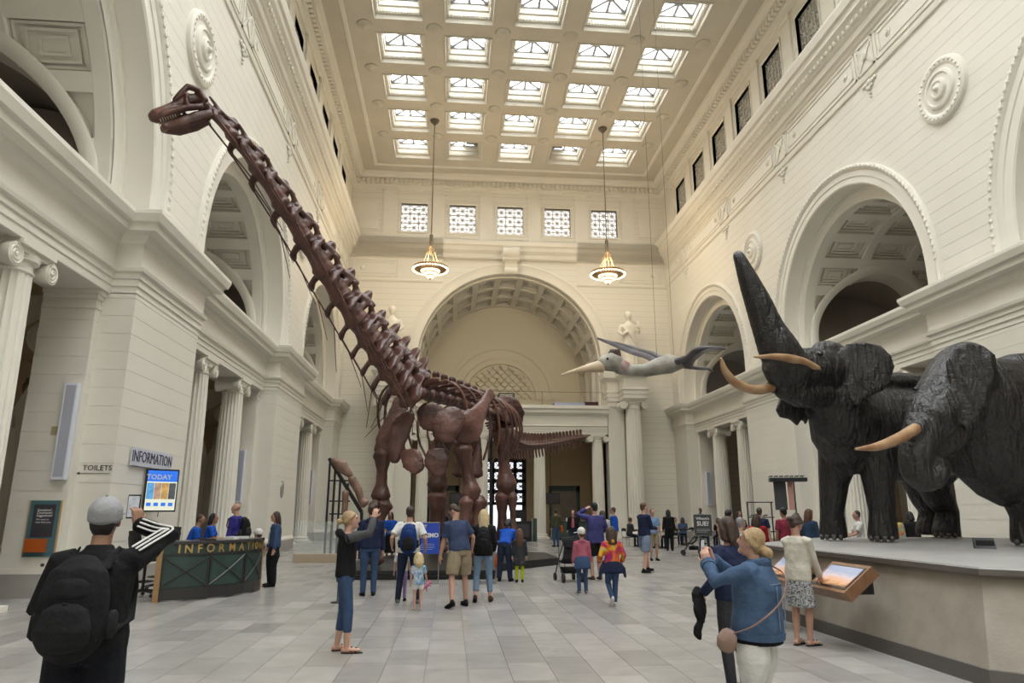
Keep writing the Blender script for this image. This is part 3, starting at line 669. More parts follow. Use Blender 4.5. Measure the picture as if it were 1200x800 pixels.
# --- Ionic columns
def column_meshes(H, R, flutes=20):
    n = flutes * 4; b0, c0 = R * .75, R * 1.15; zs = [b0, b0 + (H - b0 - c0) * .33, b0 + (H - b0 - c0) * .7, H - c0]; rs = [R, R * .985, R * .93, R * .86]
    sh = MB(); sh.rings([[((r * (1 - (0, .055, .075, .055)[j % 4])) * math.cos(2 * PI * j / n), (r * (1 - (0, .055, .075, .055)[j % 4])) * math.sin(2 * PI * j / n), z) for j in range(n)] for r, z in zip(rs, zs)])
    ba = MB(); ba.lathe([(R * 1.3, R * .22), (R * 1.36, R * .3), (R * 1.3, R * .4), (R * 1.12, R * .44), (R * 1.1, R * .52), (R * 1.2, R * .56), (R * 1.22, R * .64), (R * 1.05, R * .72), (R * 1.0, R * .78)], 32); ba.box(-R * 1.38, R * 1.38, -R * 1.38, R * 1.38, 0, R * .22)
    ca = MB(); rt = R * .86; z0 = H - c0
    ca.lathe([(rt, z0 - .02), (rt * 1.06, z0), (rt * 1.06, z0 + .06 * R), (rt * .98, z0 + .1 * R), (rt * .98, z0 + .42 * R), (rt * 1.2, z0 + .5 * R), (rt * 1.25, z0 + .75 * R)], 28)
    ca.box(-R * 1.25, R * 1.25, -R * 1.15, R * 1.15, H - .22 * R, H); ca.box(-R * 1.3, R * 1.3, -R * 1.0, R * 1.0, H - .42 * R, H - .22 * R)
    rv = R * .5
    for sx in (-1, 1):
        cx, cz = sx * R * 1.32, H - .22 * R - rv
        ca.lathe([(rv, -R * .98), (rv * .98, -R * .7), (rv * .62, -R * .25), (rv * .58, 0), (rv * .62, R * .25), (rv * .98, R * .7), (rv, R * .98)], 20, (cx, 0, cz), 'y')
        for sy in (-1, 1):
            pts = [];
            for k in range(34):
                t = k / 33; a = PI / 2 + sx * -1 * -t * 2.4 * 2 * PI; rr = rv * (1 - .82 * t) * .95; pts.append((cx + rr * math.cos(a) * 1, sy * R * .99, cz + rr * math.sin(a)))
            ca.tube(pts, rv * .085, 5, up=(0, 1, 0)); ca.ball((cx, sy * R * .98, cz), rv * .2, 8, 5)
    out = []
    for nm, b, sm in (('shaft', sh, 0), ('base', ba, 35), ('capital', ca, 40)):
        me = b.mesh(nm)
        if sm: me.polygons.foreach_set('use_smooth', [True] * len(me.polygons)); me.set_sharp_from_angle(angle=math.radians(sm))
        out.append((nm, me))
    return out
def column(ms, loc, rz, label, group=None, m=PLASTER):
    o = empty('ionic_column', label, 'column', group, loc, rz)
    for nm, me in ms:
        if m is not PLASTER: me = me.copy()
        if not me.materials: me.materials.append(m)
        put(nm, me, None, o)
    return o
CM = column_meshes(ZA, .43); CS = column_meshes(ZA, .385); CB = column_meshes(8.56, .53)
UCOL = 11.9
for s, nm in ((-1, 'information desk'), (1, 'elephant')):
    for bay, ys in (('desk' if s < 0 else 'plinth', (22.4, 26.2)), ('far', (36.1, 39.6)), ('near', (12.75, 9.35, 5.9))):
        for k, y in enumerate(ys):
            if bay == 'near' and s > 0: continue
            if s < 0:
                lab = {'desk': 'tall fluted white column behind the information desk, ', 'far': 'fluted white column in the colonnade by the black bone display frame, ', 'near': 'fluted white column beside the suggestion panel pier, '}[bay] + ('nearer the screen' if bay == 'desk' and k == 0 else 'nearer the oval wall plate' if bay == 'desk' else 'first of the pair' if k == 0 else 'second of the pair' if k == 1 else 'last of the row')
            else:
                lab = {'plinth': 'fluted white column behind the elephants\' plinth, ', 'far': 'fluted white column behind the cafe tables under the small arch, '}[bay] + ('nearer the black shelf rack' if k == 0 else 'nearer the far end wall' if bay == 'far' else 'farther along')
            column(CM, (XC + s * UCOL, y, 0), PI / 2, lab)
for k, x in enumerate((-5.57, -1.82, 1.82, 5.57)):
    column(CS, (XC + x, 44.2, 0), 0, ('slim fluted column under the balcony beside the left porch door', 'slim fluted column under the balcony behind the skeleton\'s front leg', 'slim fluted column under the balcony right of the black grille door', 'slim fluted column under the balcony beside the giant column and blue-shirted guide')[k])
for k, s in enumerate((-1, 1)):
    column(CB, (XC + s * 7.72, 43.1, 0), 0, ('giant fluted column half hidden behind the skeleton\'s shoulder', 'giant fluted column under the pterosaur model')[k])
c = column(column_meshes(5.2, .42), (XC - 14.9, 20.2, 0), PI / 2, 'tan stone column standing in the dim aisle seen through the aisle arch', None, BROWNCOL)

# --- wall medallions
med = [(.02, -.34), (.07, -.3), (.1, -.22), (.2, -.2), (.24, -.24), (.3, -.22), (.34, -.14), (.48, -.13), (.52, -.18), (.58, -.16), (.62, -.09), (.74, -.08), (.80, -.13), (.92, -.14), (1.0, -.1), (1.03, 0)]
for s in (-1, 1):
    for k, y in enumerate((17.45, 31.1)):
        o = empty('wall_medallion', 'round plaster medallion on the ' + ('wall above the information screen pier' if s < 0 and k == 0 else 'wall behind the skeleton\'s neck between two arches' if s < 0 else 'wall high above the elephants' if k == 0 else 'wall beside the raised elephant trunk'), 'medallion', None, (XC + s * UW, y, 14.15))
        m_ = MB().lathe(med, 40, (0, 0, 0), 'x')
        if s < 0: m_.v = [(-x_, y_, z_) for x_, y_, z_ in m_.v]
        m_.build('disc', PLASTER, o, smooth=25, fix=True)
        b = MB()
        for i in range(28): a = 2 * PI * i / 28; b.ball((-s * .12, .87 * math.cos(a), .87 * math.sin(a)), (.05, .06, .06), 6, 4)
        b.build('leaf_ring', PLASTER, o, True, kind='stuff')

# --- chandeliers
mat('bronze', (.30, .19, .09), .4, .7); mat('bulb_glow', (1, .8, .5), .3, emit=(1, .72, .40), estr=8); mat('alabaster_glow', (1, .9, .7), .4, emit=(1, .80, .52), estr=1.5); mat('chain_dark', (.16, .13, .1), .5, .5)
for k, x in enumerate((-1.42, 8.8)):
    o = empty('chandelier', 'bronze ring chandelier with glowing bulbs hanging ' + ('near the skeleton\'s neck' if k == 0 else 'above the pterosaur model'), 'chandelier', None, (x, 37.4, 14.95))
    MB().tube([(0, 0, .9), (0, 0, ZCEIL - 14.95)], .03, 6).lathe([(.03, 2.2), (.1, 2.1), (.1, 1.4), (.05, 1.3)], 10).lathe([(.02, 9.1), (.25, 9.35), (.28, 9.45)], 12).build('rod', 'chain_dark', o)
    c = MB()
    for i in range(6): a = PI * i / 3; c.tube([(.08 * math.cos(a), .08 * math.sin(a), 1.5), (.5 * math.cos(a), .5 * math.sin(a), .12)], .015, 5)
    c.build('chain', 'bronze', o)
    MB().lathe([(.5, .1), (.97, .16), (1.0, .1), (.97, .02), (.6, -.05), (.5, .0), (.5, .1)], 40).build('ring', 'bronze', o, smooth=40)
    r2 = MB()
    for i in range(40): a = 2 * PI * i / 40; r2.ball((.98 * math.cos(a), .98 * math.sin(a), .0), .048, 6, 4)
    r2.build('bulb', 'bulb_glow', o, True, kind='stuff')
    for j, (rr, z0) in enumerate(((.56, -.05), (.4, -.2), (.22, -.36))):
        MB().lathe([(rr, z0), (rr * .98, z0 - .06), (rr * .85, z0 - .12), (rr * .5, z0 - .14), (.02, z0 - .14)], 24).build('glass_tier', 'alabaster_glow', o, True)
        MB().lathe([(rr + .02, z0 + .03), (rr + .04, z0), (rr, z0 - .02), (rr - .02, z0 + .02)], 24).build('tier_band', 'bronze', o, True)
    MB().lathe([(.01, -.62), (.06, -.56), (.04, -.5)], 10).build('finial', 'bronze', o)
    ld = bpy.data.lights.new('lamp_glow', 'POINT'); ld.energy = 560; ld.color = (1, .78, .50); ld.shadow_soft_size = .6; lo = bpy.data.objects.new('lamp_glow', ld); COL.objects.link(lo); lo.parent = o; lo.location = (0, 0, .75)
# ------------------------------------------------------------ skeleton of the long-necked dinosaur
mat('bone_brown', (.055, .020, .0135), .38, col2=(.165, .075, .056), vscale=1.6, thr=(.36, .72), bump=.7, bscale=3.2, bdist=.09)
mat('bone_tan', (.13, .055, .03), .5, var=.2, vscale=3, bump=.2, bscale=20)
mat('plinth_black', (.012, .012, .013), .35); mat('steel_dark', (.05, .05, .055), .4, .6)
BN = 'bone_brown'; DY = 1.16
A = lambda px, py, Y: atY(px, py, Y * DY)
dino = empty('dinosaur_skeleton', 'huge reddish brown long-necked dinosaur skeleton rearing its neck over the hall', 'skeleton', None, (0, 18.5, .14))
dino_inv = Matrix.Translation((0, -18.5, -.14))
def dput(o): o.parent = dino; o.matrix_parent_inverse = dino_inv; return o
def vert_cervical(tall):
    m = MB()
    m.tube([(-.52, 0, -.14), (-.3, 0, -.14), (0, 0, -.13), (.3, 0, -.13), (.54, 0, -.14)], [(.28, .23), (.22, .18), (.19, .16), (.22, .17), (.25, .2)], 12)
    for s in (-1, 1):
        m.tube([(-.52, s * .2, .22), (-.25, s * .12, .22), (0, s * .08, .16), (.3, s * .16, .12), (.6, s * .2, .16)], [.07, .08, .075, .07, .055], 8)
        m.tube([(-.3, s * .1, -.1), (-.3, s * .1, .2)], [.09, .1], 8); m.tube([(.28, s * .1, -.1), (.3, s * .14, .14)], [.07, .07], 8)
        m.tube([(.25, s * .15, -.12), (.3, s * .3, -.18), (.22, s * .34, -.32), (.05, s * .36, -.37)], [.1, .09, .09, .045], 8)
        m.tube([(.25, s * .12, .1), (.2, s * .32, .0), (.22, s * .34, -.25)], [.07, .08, .07], 8)
        m.tube([(-.45, s * .18, .2), (-.1, s * .12, 0), (.3, s * .1, -.1)], [.05, .045, .05], 6)
    h = .24 + .1 * tall
    m.tube([(-.36, 0, .12), (-.28, 0, .2 + h * .4), (-.22, 0, .12 + h)], [(.10, .2), (.09 + .03 * tall, .2), (.10 + .05 * tall, .14)], 10, up=(1, 0, 0))
    m.tube([(-.2, 0, .12 + h * .7), (.15, 0, .2)], [(.04, .06), (.05, .06)], 8)
    return m
def neck_frame(p, t, sx, sy, sz, roll=0):
    t = t.normalized(); y = Vector((0, 0, 1)).cross(t)
    y.normalize(); z = t.cross(y)
    return Matrix(((t.x * sx, y.x * sy, z.x * sz, p.x), (t.y * sx, y.y * sy, z.y * sz, p.y), (t.z * sx, y.z * sy, z.z * sz, p.z), (0, 0, 0, 1)))
NK = [(244, 123, 11.3), (268, 148, 11.6), (297, 183, 12.05), (327, 226, 12.65), (358, 272, 13.3), (388, 318, 13.95), (415, 358, 14.5), (438, 392, 15.0), (456, 418, 15.4), (471, 438, 15.75), (485, 455, 16.1)]
NW = [Vector(p) for p in spline([A(*q) for q in NK], 121)]
al = [0]
for i in range(1, 121): al.append(al[-1] + (NW[i] - NW[i - 1]).length)
def on_neck(f):
    d = f * al[-1]
    for i in range(1, 121):
        if al[i] >= d - 1e-9: k = (d - al[i - 1]) / (al[i] - al[i - 1]); return NW[i - 1].lerp(NW[i], k), (NW[i - 1] - NW[i])
fr = [0, .085, .18, .29, .40, .505, .60, .685, .76, .825, .885, .945, 1.0]
proto = {}
for k in range(12):
    a, b = fr[k], fr[k + 1]; p, t = on_neck((a + b) / 2); L = (b - a) * al[-1]; tall = min(1, max(0, (k - 3) / 7)); key = 0 if k < 4 else 1 if k < 8 else 2
    if key not in proto: proto[key] = blob(vert_cervical((0, .45, .9)[key]), 'neck_vertebra', BN, None, .035, 2); o = proto[key]
    else: o = proto[key].copy(); COL.objects.link(o)
    hgt = DY * np.interp(k, [0, 2, 4, 6, 9, 11], [.50, .80, 1.05, 1.25, 1.5, 1.6]); o.matrix_world = neck_frame(p, t, L * 1.03, hgt * .8, hgt); M0 = o.matrix_world.copy(); dput(o); o.matrix_basis = M0
    for s in (-1, 1):                         # long thin neck ribs trailing under the neck
        q0 = M0 @ Vector((.1, s * .36, -.36)); fe = min(1.02, (a + b) / 2 + (2.6 if k > 1 else 3.4) * .09); e, te = on_neck(min(1, fe)); dn_ = (M0 @ Vector((0, s * .34, -.46))) - (M0 @ Vector((0, 0, 0)))
        md, _ = on_neck(min(1, ((a + b) / 2 + fe) / 2)); r = MB().tube([q0, md + dn_ * 1.0, e + dn_ * (1.35 + .25 * (k % 3))], [.022, .014, .008], 6); dput(r.build('neck_rib', BN, None, True))
# skull
hp, ht = on_neck(0); sk = MB()
S0 = A(238, 116, 11.25); snout = A(178, 128, 10.9); X_ = (snout - S0).normalized(); Wd = X_.cross(Vector((0, 0, 1))).normalized(); Zd = Wd.cross(X_)
def K(x, y, z): return S0 + X_ * x + Wd * y + Zd * z
# the skull is modelled at unit size and enlarged with the animal
K0 = K
def K(x, y, z): return K0(x * DY, y * DY, z * DY)
sk.tube([K(.02, 0, -.03), K(.2, 0, .0), K(.32, 0, -.02), K(.5, 0, -.06), K(.72, 0, -.12), K(.9, 0, -.13)], [(.14, .13), (.19, .14), (.18, .13), (.175, .13), (.19, .15), (.16, .135)], 14)
for s in (-1, 1):                             # cheek arches leave the eye and nostril openings free
    sk.tube([K(.05, s * .16, .08), K(.05, s * .18, -.12), K(.15, s * .18, -.2), K(.45, s * .18, -.17), K(.8, s * .14, -.18)], [.07, .07, .07, .07, .065], 8)
    sk.tube([K(.3, s * .17, .05), K(.36, s * .18, -.08), K(.34, s * .18, -.18)], [.045, .04, .04], 8)
    sk.tube([K(.08, s * .15, .12), K(.2, s * .14, .2), K(.34, s * .14, .12), K(.5, s * .12, .02)], [.065, .07, .065, .06], 8)
skull = blob(sk, 'skull', BN, None, .018, 2); dput(skull)
jw = MB(); jt = lambda x, y, z: K(x, y, z - .36)
for s in (-1, 1): jw.tube([jt(.06, s * .16, .02), jt(.3, s * .17, .0), jt(.6, s * .15, -.03), jt(.82, s * .07, -.0)], [(.055, .08), (.06, .125), (.055, .11), (.05, .085)], 10)
jw.tube([jt(.84, -.08, 0), jt(.86, 0, 0), jt(.84, .08, 0)], .07, 8); jw.tube([jt(.06, .16, .03), jt(.02, .16, .14)], .04, 6); jw.tube([jt(.06, -.16, .03), jt(.02, -.16, .14)], .04, 6)
dput(blob(jw, 'jaw', BN, None, .018, 2))
mat('tooth_ivory', (.7, .65, .55), .4); te = MB()
for s in (-1, 1):
    for k in range(7): x = .62 + .04 * k; y = s * (.15 - .012 * k); te.tube([K(x, y, -.2), K(x + .01, y, -.27)], [.014, .006], 5)
dput(te.build('teeth', 'tooth_ivory', None, True, kind='stuff'))
# trunk
D0, D1 = A(487, 460, 16.2), A(584, 492, 21.2); fw = (D0 - D1).normalized(); fl_ = Vector((fw.x, fw.y, 0)).normalized(); lf = Vector((0, 0, 1)).cross(fl_)
dv = MB(); dv.tube([(-.5, 0, 0), (0, 0, 0), (.5, 0, 0)], [(.24, .24), (.19, .2), (.25, .24)], 12); dv.tube([(0, 0, .1), (-.1, 0, .5), (-.15, 0, .95)], [(.12, .3), (.1, .22), (.13, .3)], 10, up=(1, 0, 0))
for s in (-1, 1): dv.tube([(0, s * .1, .25), (0, s * .45, .42), (0, s * .75, .45)], [(.12, .14), (.1, .1), (.12, .1)], 8); dv.tube([(.3, s * .1, .35), (0, s * .12, .4), (-.4, s * .1, .4)], .1, 8)
dvo = blob(dv, 'back_vertebra', BN, None, .04, 2)
for k in range(12):
    f = k / 11; p = D0.lerp(D1, f) + Vector((0, 0, .12 * math.sin(PI * f))); o = dvo if k == 0 else dvo.copy()
    if k: COL.objects.link(o)
    o.matrix_world = neck_frame(p, fw, .44 * DY, .75 * DY, .62 * DY); M0 = o.matrix_world.copy(); dput(o); o.matrix_basis = M0
for k in range(9):
    f = (k + .3) / 11; p = D0.lerp(D1, f); spread = DY * (.75 + .5 * math.sin(PI * min(1, f * 1.0 + .12))); drop = DY * (.75 + .75 * math.sin(PI * min(1, f * .95 + .22)))
    for s in (-1, 1):
        c = [p + lf * s * .35 + Vector((0, 0, .25)), p + lf * s * (.55 + spread * .35) + Vector((0, 0, .28)), p + lf * s * (.45 + spread * .75) + Vector((0, 0, -.1)) - fl_ * .12, p + lf * s * (.4 + spread * .85) - fl_ * .3 + Vector((0, 0, -drop * .55)), p + lf * s * (.25 + spread * .75) - fl_ * .5 + Vector((0, 0, -drop))]
        dput(MB().tube(spline(c, 12), [(.05, .035)] * 10 + [(.065, .03)] * 2, 7, up=lf).build('rib', BN if k % 3 else 'bone_tan', None, True))
def bone(name, pts, rads, up=(0, 1, 0), vox=.035, n=14):
    q = spline([(*p, a * DY, b * DY) for p, (a, b) in zip(pts, rads)], 22)
    return dput(blob(MB().tube([t[:3] for t in q], [(max(.03, float(t[3])) * (1 + .05 * math.sin(i * 1.7)), max(.03, float(t[4]))) for i, t in enumerate(q)], n, up), name, BN, None, vox, 3))
def limb_bone(name, p0, p1, r0, rm, r1, dy=.8, bow=(0, 0, 0)):
    p0, p1 = Vector(p0), Vector(p1); b = Vector(bow); f = [0, .07, .18, .35, .55, .75, .9, 1.0]; rr = [r0 * .75, r0, r0 * .86, rm * 1.1, rm, rm * 1.2, r1 * .95, r1 * .9]
    return bone(name, [p0.lerp(p1, k) + b * math.sin(PI * k) for k in f], [(r, r * dy) for r in rr])
# forelimbs: shoulder plates, humerus, forearm, hand columns
limb_bone('humerus', A(449, 529, 16.6), A(446, 584, 16.6), .24, .13, .24); limb_bone('ulna', A(449, 588, 16.6), A(438, 630, 16.5), .26, .15, .15); limb_bone('radius', A(440, 589, 16.4), A(434, 628, 16.4), .16, .1, .13)
limb_bone('humerus', A(541, 522, 15.9), A(553, 580, 15.9), .24, .135, .24); limb_bone('ulna', A(562, 585, 15.95), A(556, 628, 15.9), .21, .12, .16); limb_bone('radius', A(547, 585, 15.8), A(545, 630, 15.8), .18, .11, .15)
for px, Y in ((436, 16.5), (552, 15.85)):
    for k in range(4): limb_bone('hand_bone', A(px - 8 + 5.5 * k, 632, Y + (.1, 0, 0, .1)[k]), Vector((A(px - 8 + 5.5 * k, 632, Y).x + (k - 1.5) * .03, (Y + (.1, -.05, -.05, .1)[k]) * DY, .36)), .08, .055, .09)
bone('shoulder_blade', [A(449, 530, 16.6), A(455, 508, 16.65), A(464, 486, 16.9), A(474, 464, 17.3)], [(.26, .12), (.3, .08), (.26, .07), (.3, .06)], up=(.5, 1, 0)); bone('coracoid', [A(462, 540, 16.2), A(468, 505, 16.3), A(480, 485, 16.4)], [(.12, .07), (.26, .06), (.16, .06)])
bone('shoulder_blade', [A(538, 512, 15.75), A(550, 500, 15.8), A(560, 486, 16.1), A(568, 472, 16.5), A(576, 460, 16.9)], [(.26, .12), (.38, .09), (.24, .08), (.15, .07), (.17, .06)], up=(-.3, 1, .2)); bone('coracoid', [A(520, 515, 15.6), A(525, 497, 15.6), A(540, 484, 15.7)], [(.24, .08), (.38, .08), (.22, .07)])
bone('breast_plate', [A(472, 531, 16.0), A(482, 538, 15.9), A(491, 552, 15.85)], [(.12, .05), (.27, .05), (.16, .05)]); bone('breast_plate', [A(511, 527, 15.8), A(512, 541, 15.75), A(515, 556, 15.75)], [(.22, .05), (.3, .05), (.14, .05)])
bone('chest_plate', [A(494, 478, 16.6), A(505, 488, 16.6), A(517, 497, 16.6)], [(.2, .07), (.36, .08), (.25, .06)])
# pelvis and hind limbs
bone('ilium', [A(572, 480, 20.2), A(583, 480, 20.6), A(597, 484, 21.2), A(606, 498, 21.6)], [(.2, .1), (.45, .12), (.5, .12), (.18, .08)], up=(.6, 1, 0)); bone('ilium', [A(528, 492, 20.8), A(538, 484, 21.2), A(552, 486, 21.8)], [(.2, .1), (.45, .12), (.4, .1)], up=(.6, 1, 0))
limb_bone('femur', A(586, 500, 20.9), A(594, 572, 20.9), .3, .17, .33, .8); limb_bone('tibia', A(588, 578, 20.9), A(589, 632, 20.9), .22, .14, .19); limb_bone('fibula', A(600, 578, 20.85), A(602, 631, 20.85), .17, .09, .14)
limb_bone('femur', A(520, 512, 21.6), A(512, 572, 21.6), .32, .2, .33, .8); limb_bone('tibia', A(512, 578, 21.6), A(510, 632, 21.6), .3, .19, .24); limb_bone('fibula', A(519, 578, 21.6), A(519, 630, 21.6), .15, .09, .13)
for px, Y in ((595, 20.9), (513, 21.6)):
    for k in range(3): limb_bone('foot_bone', A(px - 8 + 8 * k, 636, Y), Vector((A(px - 8 + 8 * k, 636, Y).x, (Y - .25) * DY, .38)), .13, .09, .13)
bone('pubis', [A(549, 512, 20.2), A(542, 532, 20.0), A(541, 556, 19.9)], [(.2, .12), (.13, .1), (.3, .12)]); bone('pubis', [A(556, 515, 20.6), A(560, 532, 20.5), A(556, 556, 20.4)], [(.2, .12), (.13, .1), (.26, .12)]); bone('ischium', [A(590, 505, 21.6), A(598, 520, 22.0), A(604, 532, 22.3)], [(.2, .1), (.12, .08), (.16, .07)])
# tail
TP = [Vector(p) for p in spline([A(584, 494, 21.4), A(592, 512, 22.4), A(606, 521, 23.6), A(630, 521, 26.0), A(655, 517, 28.6), A(682, 512, 31.0)], 35)]
tv = MB(); tv.tube([(-.45, 0, 0), (0, 0, 0), (.45, 0, 0)], [(.3, .3), (.24, .24), (.32, .3)], 10); tv.tube([(-.1, 0, .15), (-.2, 0, .62)], [(.1, .28), (.14, .3)], 8, up=(1, 0, 0)); tv.tube([(-.2, 0, -.2), (-.35, 0, -.5), (-.5, 0, -.75)], [(.1, .14), (.08, .14), (.06, .1)], 8)
for s in (-1, 1): tv.tube([(0, s * .2, .05), (-.1, s * .65, .0)], [(.14, .08), (.1, .05)], 8)
tvo = blob(tv, 'tail_vertebra', BN, None, .045, 2)
for k in range(34):
    o = tvo if k == 0 else tvo.copy()
    if k: COL.objects.link(o)
    sz = DY * np.interp(k, [0, 6, 20, 33], [.85, .72, .6, .5]); t = TP[k] - TP[k + 1]; o.matrix_world = neck_frame((TP[k] + TP[k + 1]) / 2, t, t.length * .95, sz * .8, sz); M0 = o.matrix_world.copy(); dput(o); o.matrix_basis = M0
# steel posts that carry it, low black platform
for (px, Y, z) in ((447, 17.2, 3.6), (545, 16.6, 3.4), (575, 21.0, 4.3)): p = A(px, 600, Y); dput(MB().tube([(p.x, p.y, .27), (p.x, p.y, z)], .05, 8).build('support_post', 'steel_dark'))
plat = empty('display_platform', 'low black platform under the dinosaur skeleton', 'platform', None, (0, 19, 0))
PF = [(-2.7, 18.35), (1.15, 18.25), (1.5, 20.6), (3.5, 22.9), (3.4, 26), (-1.6, 26), (-3.0, 21)]
def shrink(P, f): c = (sum(p[0] for p in P) / len(P), sum(p[1] for p in P) / len(P)); return [(c[0] + (p[0] - c[0]) * f, c[1] + (p[1] - c[1]) * f) for p in P]
for nm_, f_, a_, b_ in (('kick_base', .985, 0, .05), ('riser', 1.0, .05, .12), ('groove', .985, .12, .14), ('deck', 1.0, .14, .22)):
    q_ = MB().prism(shrink(PF, f_), a_, b_, 'z').build(nm_, 'plinth_black'); q_.parent = plat; q_.location = (0, -19, 0)

# ------------------------------------------------------------ elephants on their plinth
A = atY
def hide_mat():
    m = bpy.data.materials.new('elephant_hide'); m.use_nodes = True; N = m.node_tree.nodes; L = m.node_tree.links; b = N['Principled BSDF']; MATS['elephant_hide'] = m
    b.inputs['Roughness'].default_value = .46; b.inputs['Specular IOR Level'].default_value = .55
    tc = N.new('ShaderNodeTexCoord'); prev = None
    def mp(sc): q = N.new('ShaderNodeMapping'); q.inputs['Scale'].default_value = sc; L.new(tc.outputs['Object'], q.inputs[0]); return q
    n = N.new('ShaderNodeTexNoise'); n.inputs['Scale'].default_value = 3; n.inputs['Detail'].default_value = 6; L.new(tc.outputs['Object'], n.inputs['Vector'])
    r = N.new('ShaderNodeValToRGB'); r.color_ramp.elements[0].position = .3; r.color_ramp.elements[1].position = .75; r.color_ramp.elements[0].color = (.0085, .0070, .0066, 1); r.color_ramp.elements[1].color = (.023, .0195, .019, 1); L.new(n.outputs[0], r.inputs[0]); L.new(r.outputs[0], b.inputs['Base Color'])
    for sc, scale, st, dist, kind in (((1, 1, 3), 4.0, .3, .06, 'n'), ((3.2, 3.2, .7), 2.6, .75, .12, 'n'), ((1, 1, 1.3), 13, .35, .03, 'v'), ((1, 1, 1), 45, .25, .01, 'n')):
        if kind == 'n': t = N.new('ShaderNodeTexNoise'); t.inputs['Detail'].default_value = 3; t.inputs['Distortion'].default_value = .6; out = t.outputs[0]
        else: t = N.new('ShaderNodeTexVoronoi'); t.feature = 'DISTANCE_TO_EDGE'; out = t.outputs['Distance']
        t.inputs['Scale'].default_value = scale; L.new(mp(sc).outputs[0], t.inputs['Vector'])
        q = N.new('ShaderNodeBump'); q.inputs['Strength'].default_value = st; q.inputs['Distance'].default_value = dist; L.new(out, q.inputs['Height'])
        if prev: L.new(prev.outputs[0], q.inputs['Normal'])
        prev = q
    L.new(prev.outputs[0], b.inputs['Normal'])
hide_mat()
mat('tusk_ivory', (.27, .13, .06), .35, col2=(.46, .31, .18), vscale=4, bump=.1, bscale=20)
mat('plinth_stone', (.27, .235, .19), .6, col2=(.35, .31, .26), vscale=3, bump=.15, bscale=30); mat('plinth_band', (.10, .092, .082), .45, var=.1); mat('plinth_top', (.33, .32, .30), .5, var=.08, vscale=2); mat('plinth_slab', (.13, .115, .10), .5, var=.1)
PZ = 1.1
def octa(x0, x1, y0, y1, c): return [(x0, y0 + c), (x0 + c, y0), (x1 - c, y0), (x1, y0 + c), (x1, y1 - c), (x1 - c, y1), (x0 + c, y1), (x0, y1 - c)]
pl = empty('elephant_plinth', 'eight-sided beige stone plinth under the elephants', 'plinth', None, (9, 11, 0)); pin = Matrix.Translation((-9, -11, 0))
def pput(o): o.parent = pl; o.matrix_parent_inverse = pin; return o
def ring8(q, z): return [(x, y, z) for x, y in octa(5.27 + q, 14.2 - q, 4.3 + q, 15.6 - q, 2.6)]
pput(MB().rings([ring8(.0, 0), ring8(.02, .16)], cap=True).build('base_band', 'plinth_band')); pput(MB().rings([ring8(.06, .16), ring8(.33, PZ - .09)], cap=True).build('body', 'plinth_stone')); pput(MB().rings([ring8(.27, PZ - .09), ring8(.25, PZ - .07), ring8(.25, PZ - .015)], cap=True).build('slab', 'plinth_slab')); pput(MB().rings([ring8(.29, PZ - .016), ring8(.3, PZ)], cap=True).build('deck', 'plinth_top'))
tx = text_mesh('AFRICAN ELEPHANT', .05, .003)
def plate_ear(mb, pts, Yfun, th=.05):
    P = [A(x, y, Yfun(x, y)) for x, y in pts]; n = len(P); c = sum(P, Vector()) / n
    nn = Vector((0, 0, 0))
    for i in range(n): nn += (P[i] - c).cross(P[(i + 1) % n] - c)
    nn.normalize(); ctr = c - nn * .0
    vs = [p + nn * th for p in P] + [p - nn * th for p in P] + [c + nn * th * 1.6, c - nn * th * 1.6]
    fs = [(i, (i + 1) % n, 2 * n) for i in range(n)] + [((i + 1) % n + n, i + n, 2 * n + 1) for i in range(n)] + [(i + n, (i + 1) % n + n, (i + 1) % n, i) for i in range(n)]
    return mb.add(vs, fs)
def elephant(label, build, loc):
    e = empty('elephant', label, 'elephant', 'mounted elephants on the plinth', loc); inv = Matrix.Translation(-Vector(loc))
    def ep(o): o.parent = e; o.matrix_parent_inverse = inv; return o
    build(ep); return e
def leg(m, top, mid, low, foot, r):
    m.tube([top, top.lerp(mid, .5), mid, mid.lerp(low, .5), low, foot + Vector((0, 0, .12)), foot + Vector((0, 0, .05))], [r[0], (r[0] + r[1]) / 2, r[1], (r[1] + r[2]) / 2, r[2], r[3], r[3] * 1.0], 14, up=(0, 1, 0), round_end=False)
def foot_at(px, Y): v = A(px, 620, Y); return Vector((v.x, Y, PZ))
def nails(ep, foot, r, head):
    for k in range(4):
        a = head + (k - 1.5) * .5; c = foot + Vector((math.cos(a) * r * .97, math.sin(a) * r * .97, .07)); ep(MB().ball(c, (.05, .05, .06), 8, 5).build('toenail', mat('toenail_grey', (.085, .075, .07), .5), None, True))
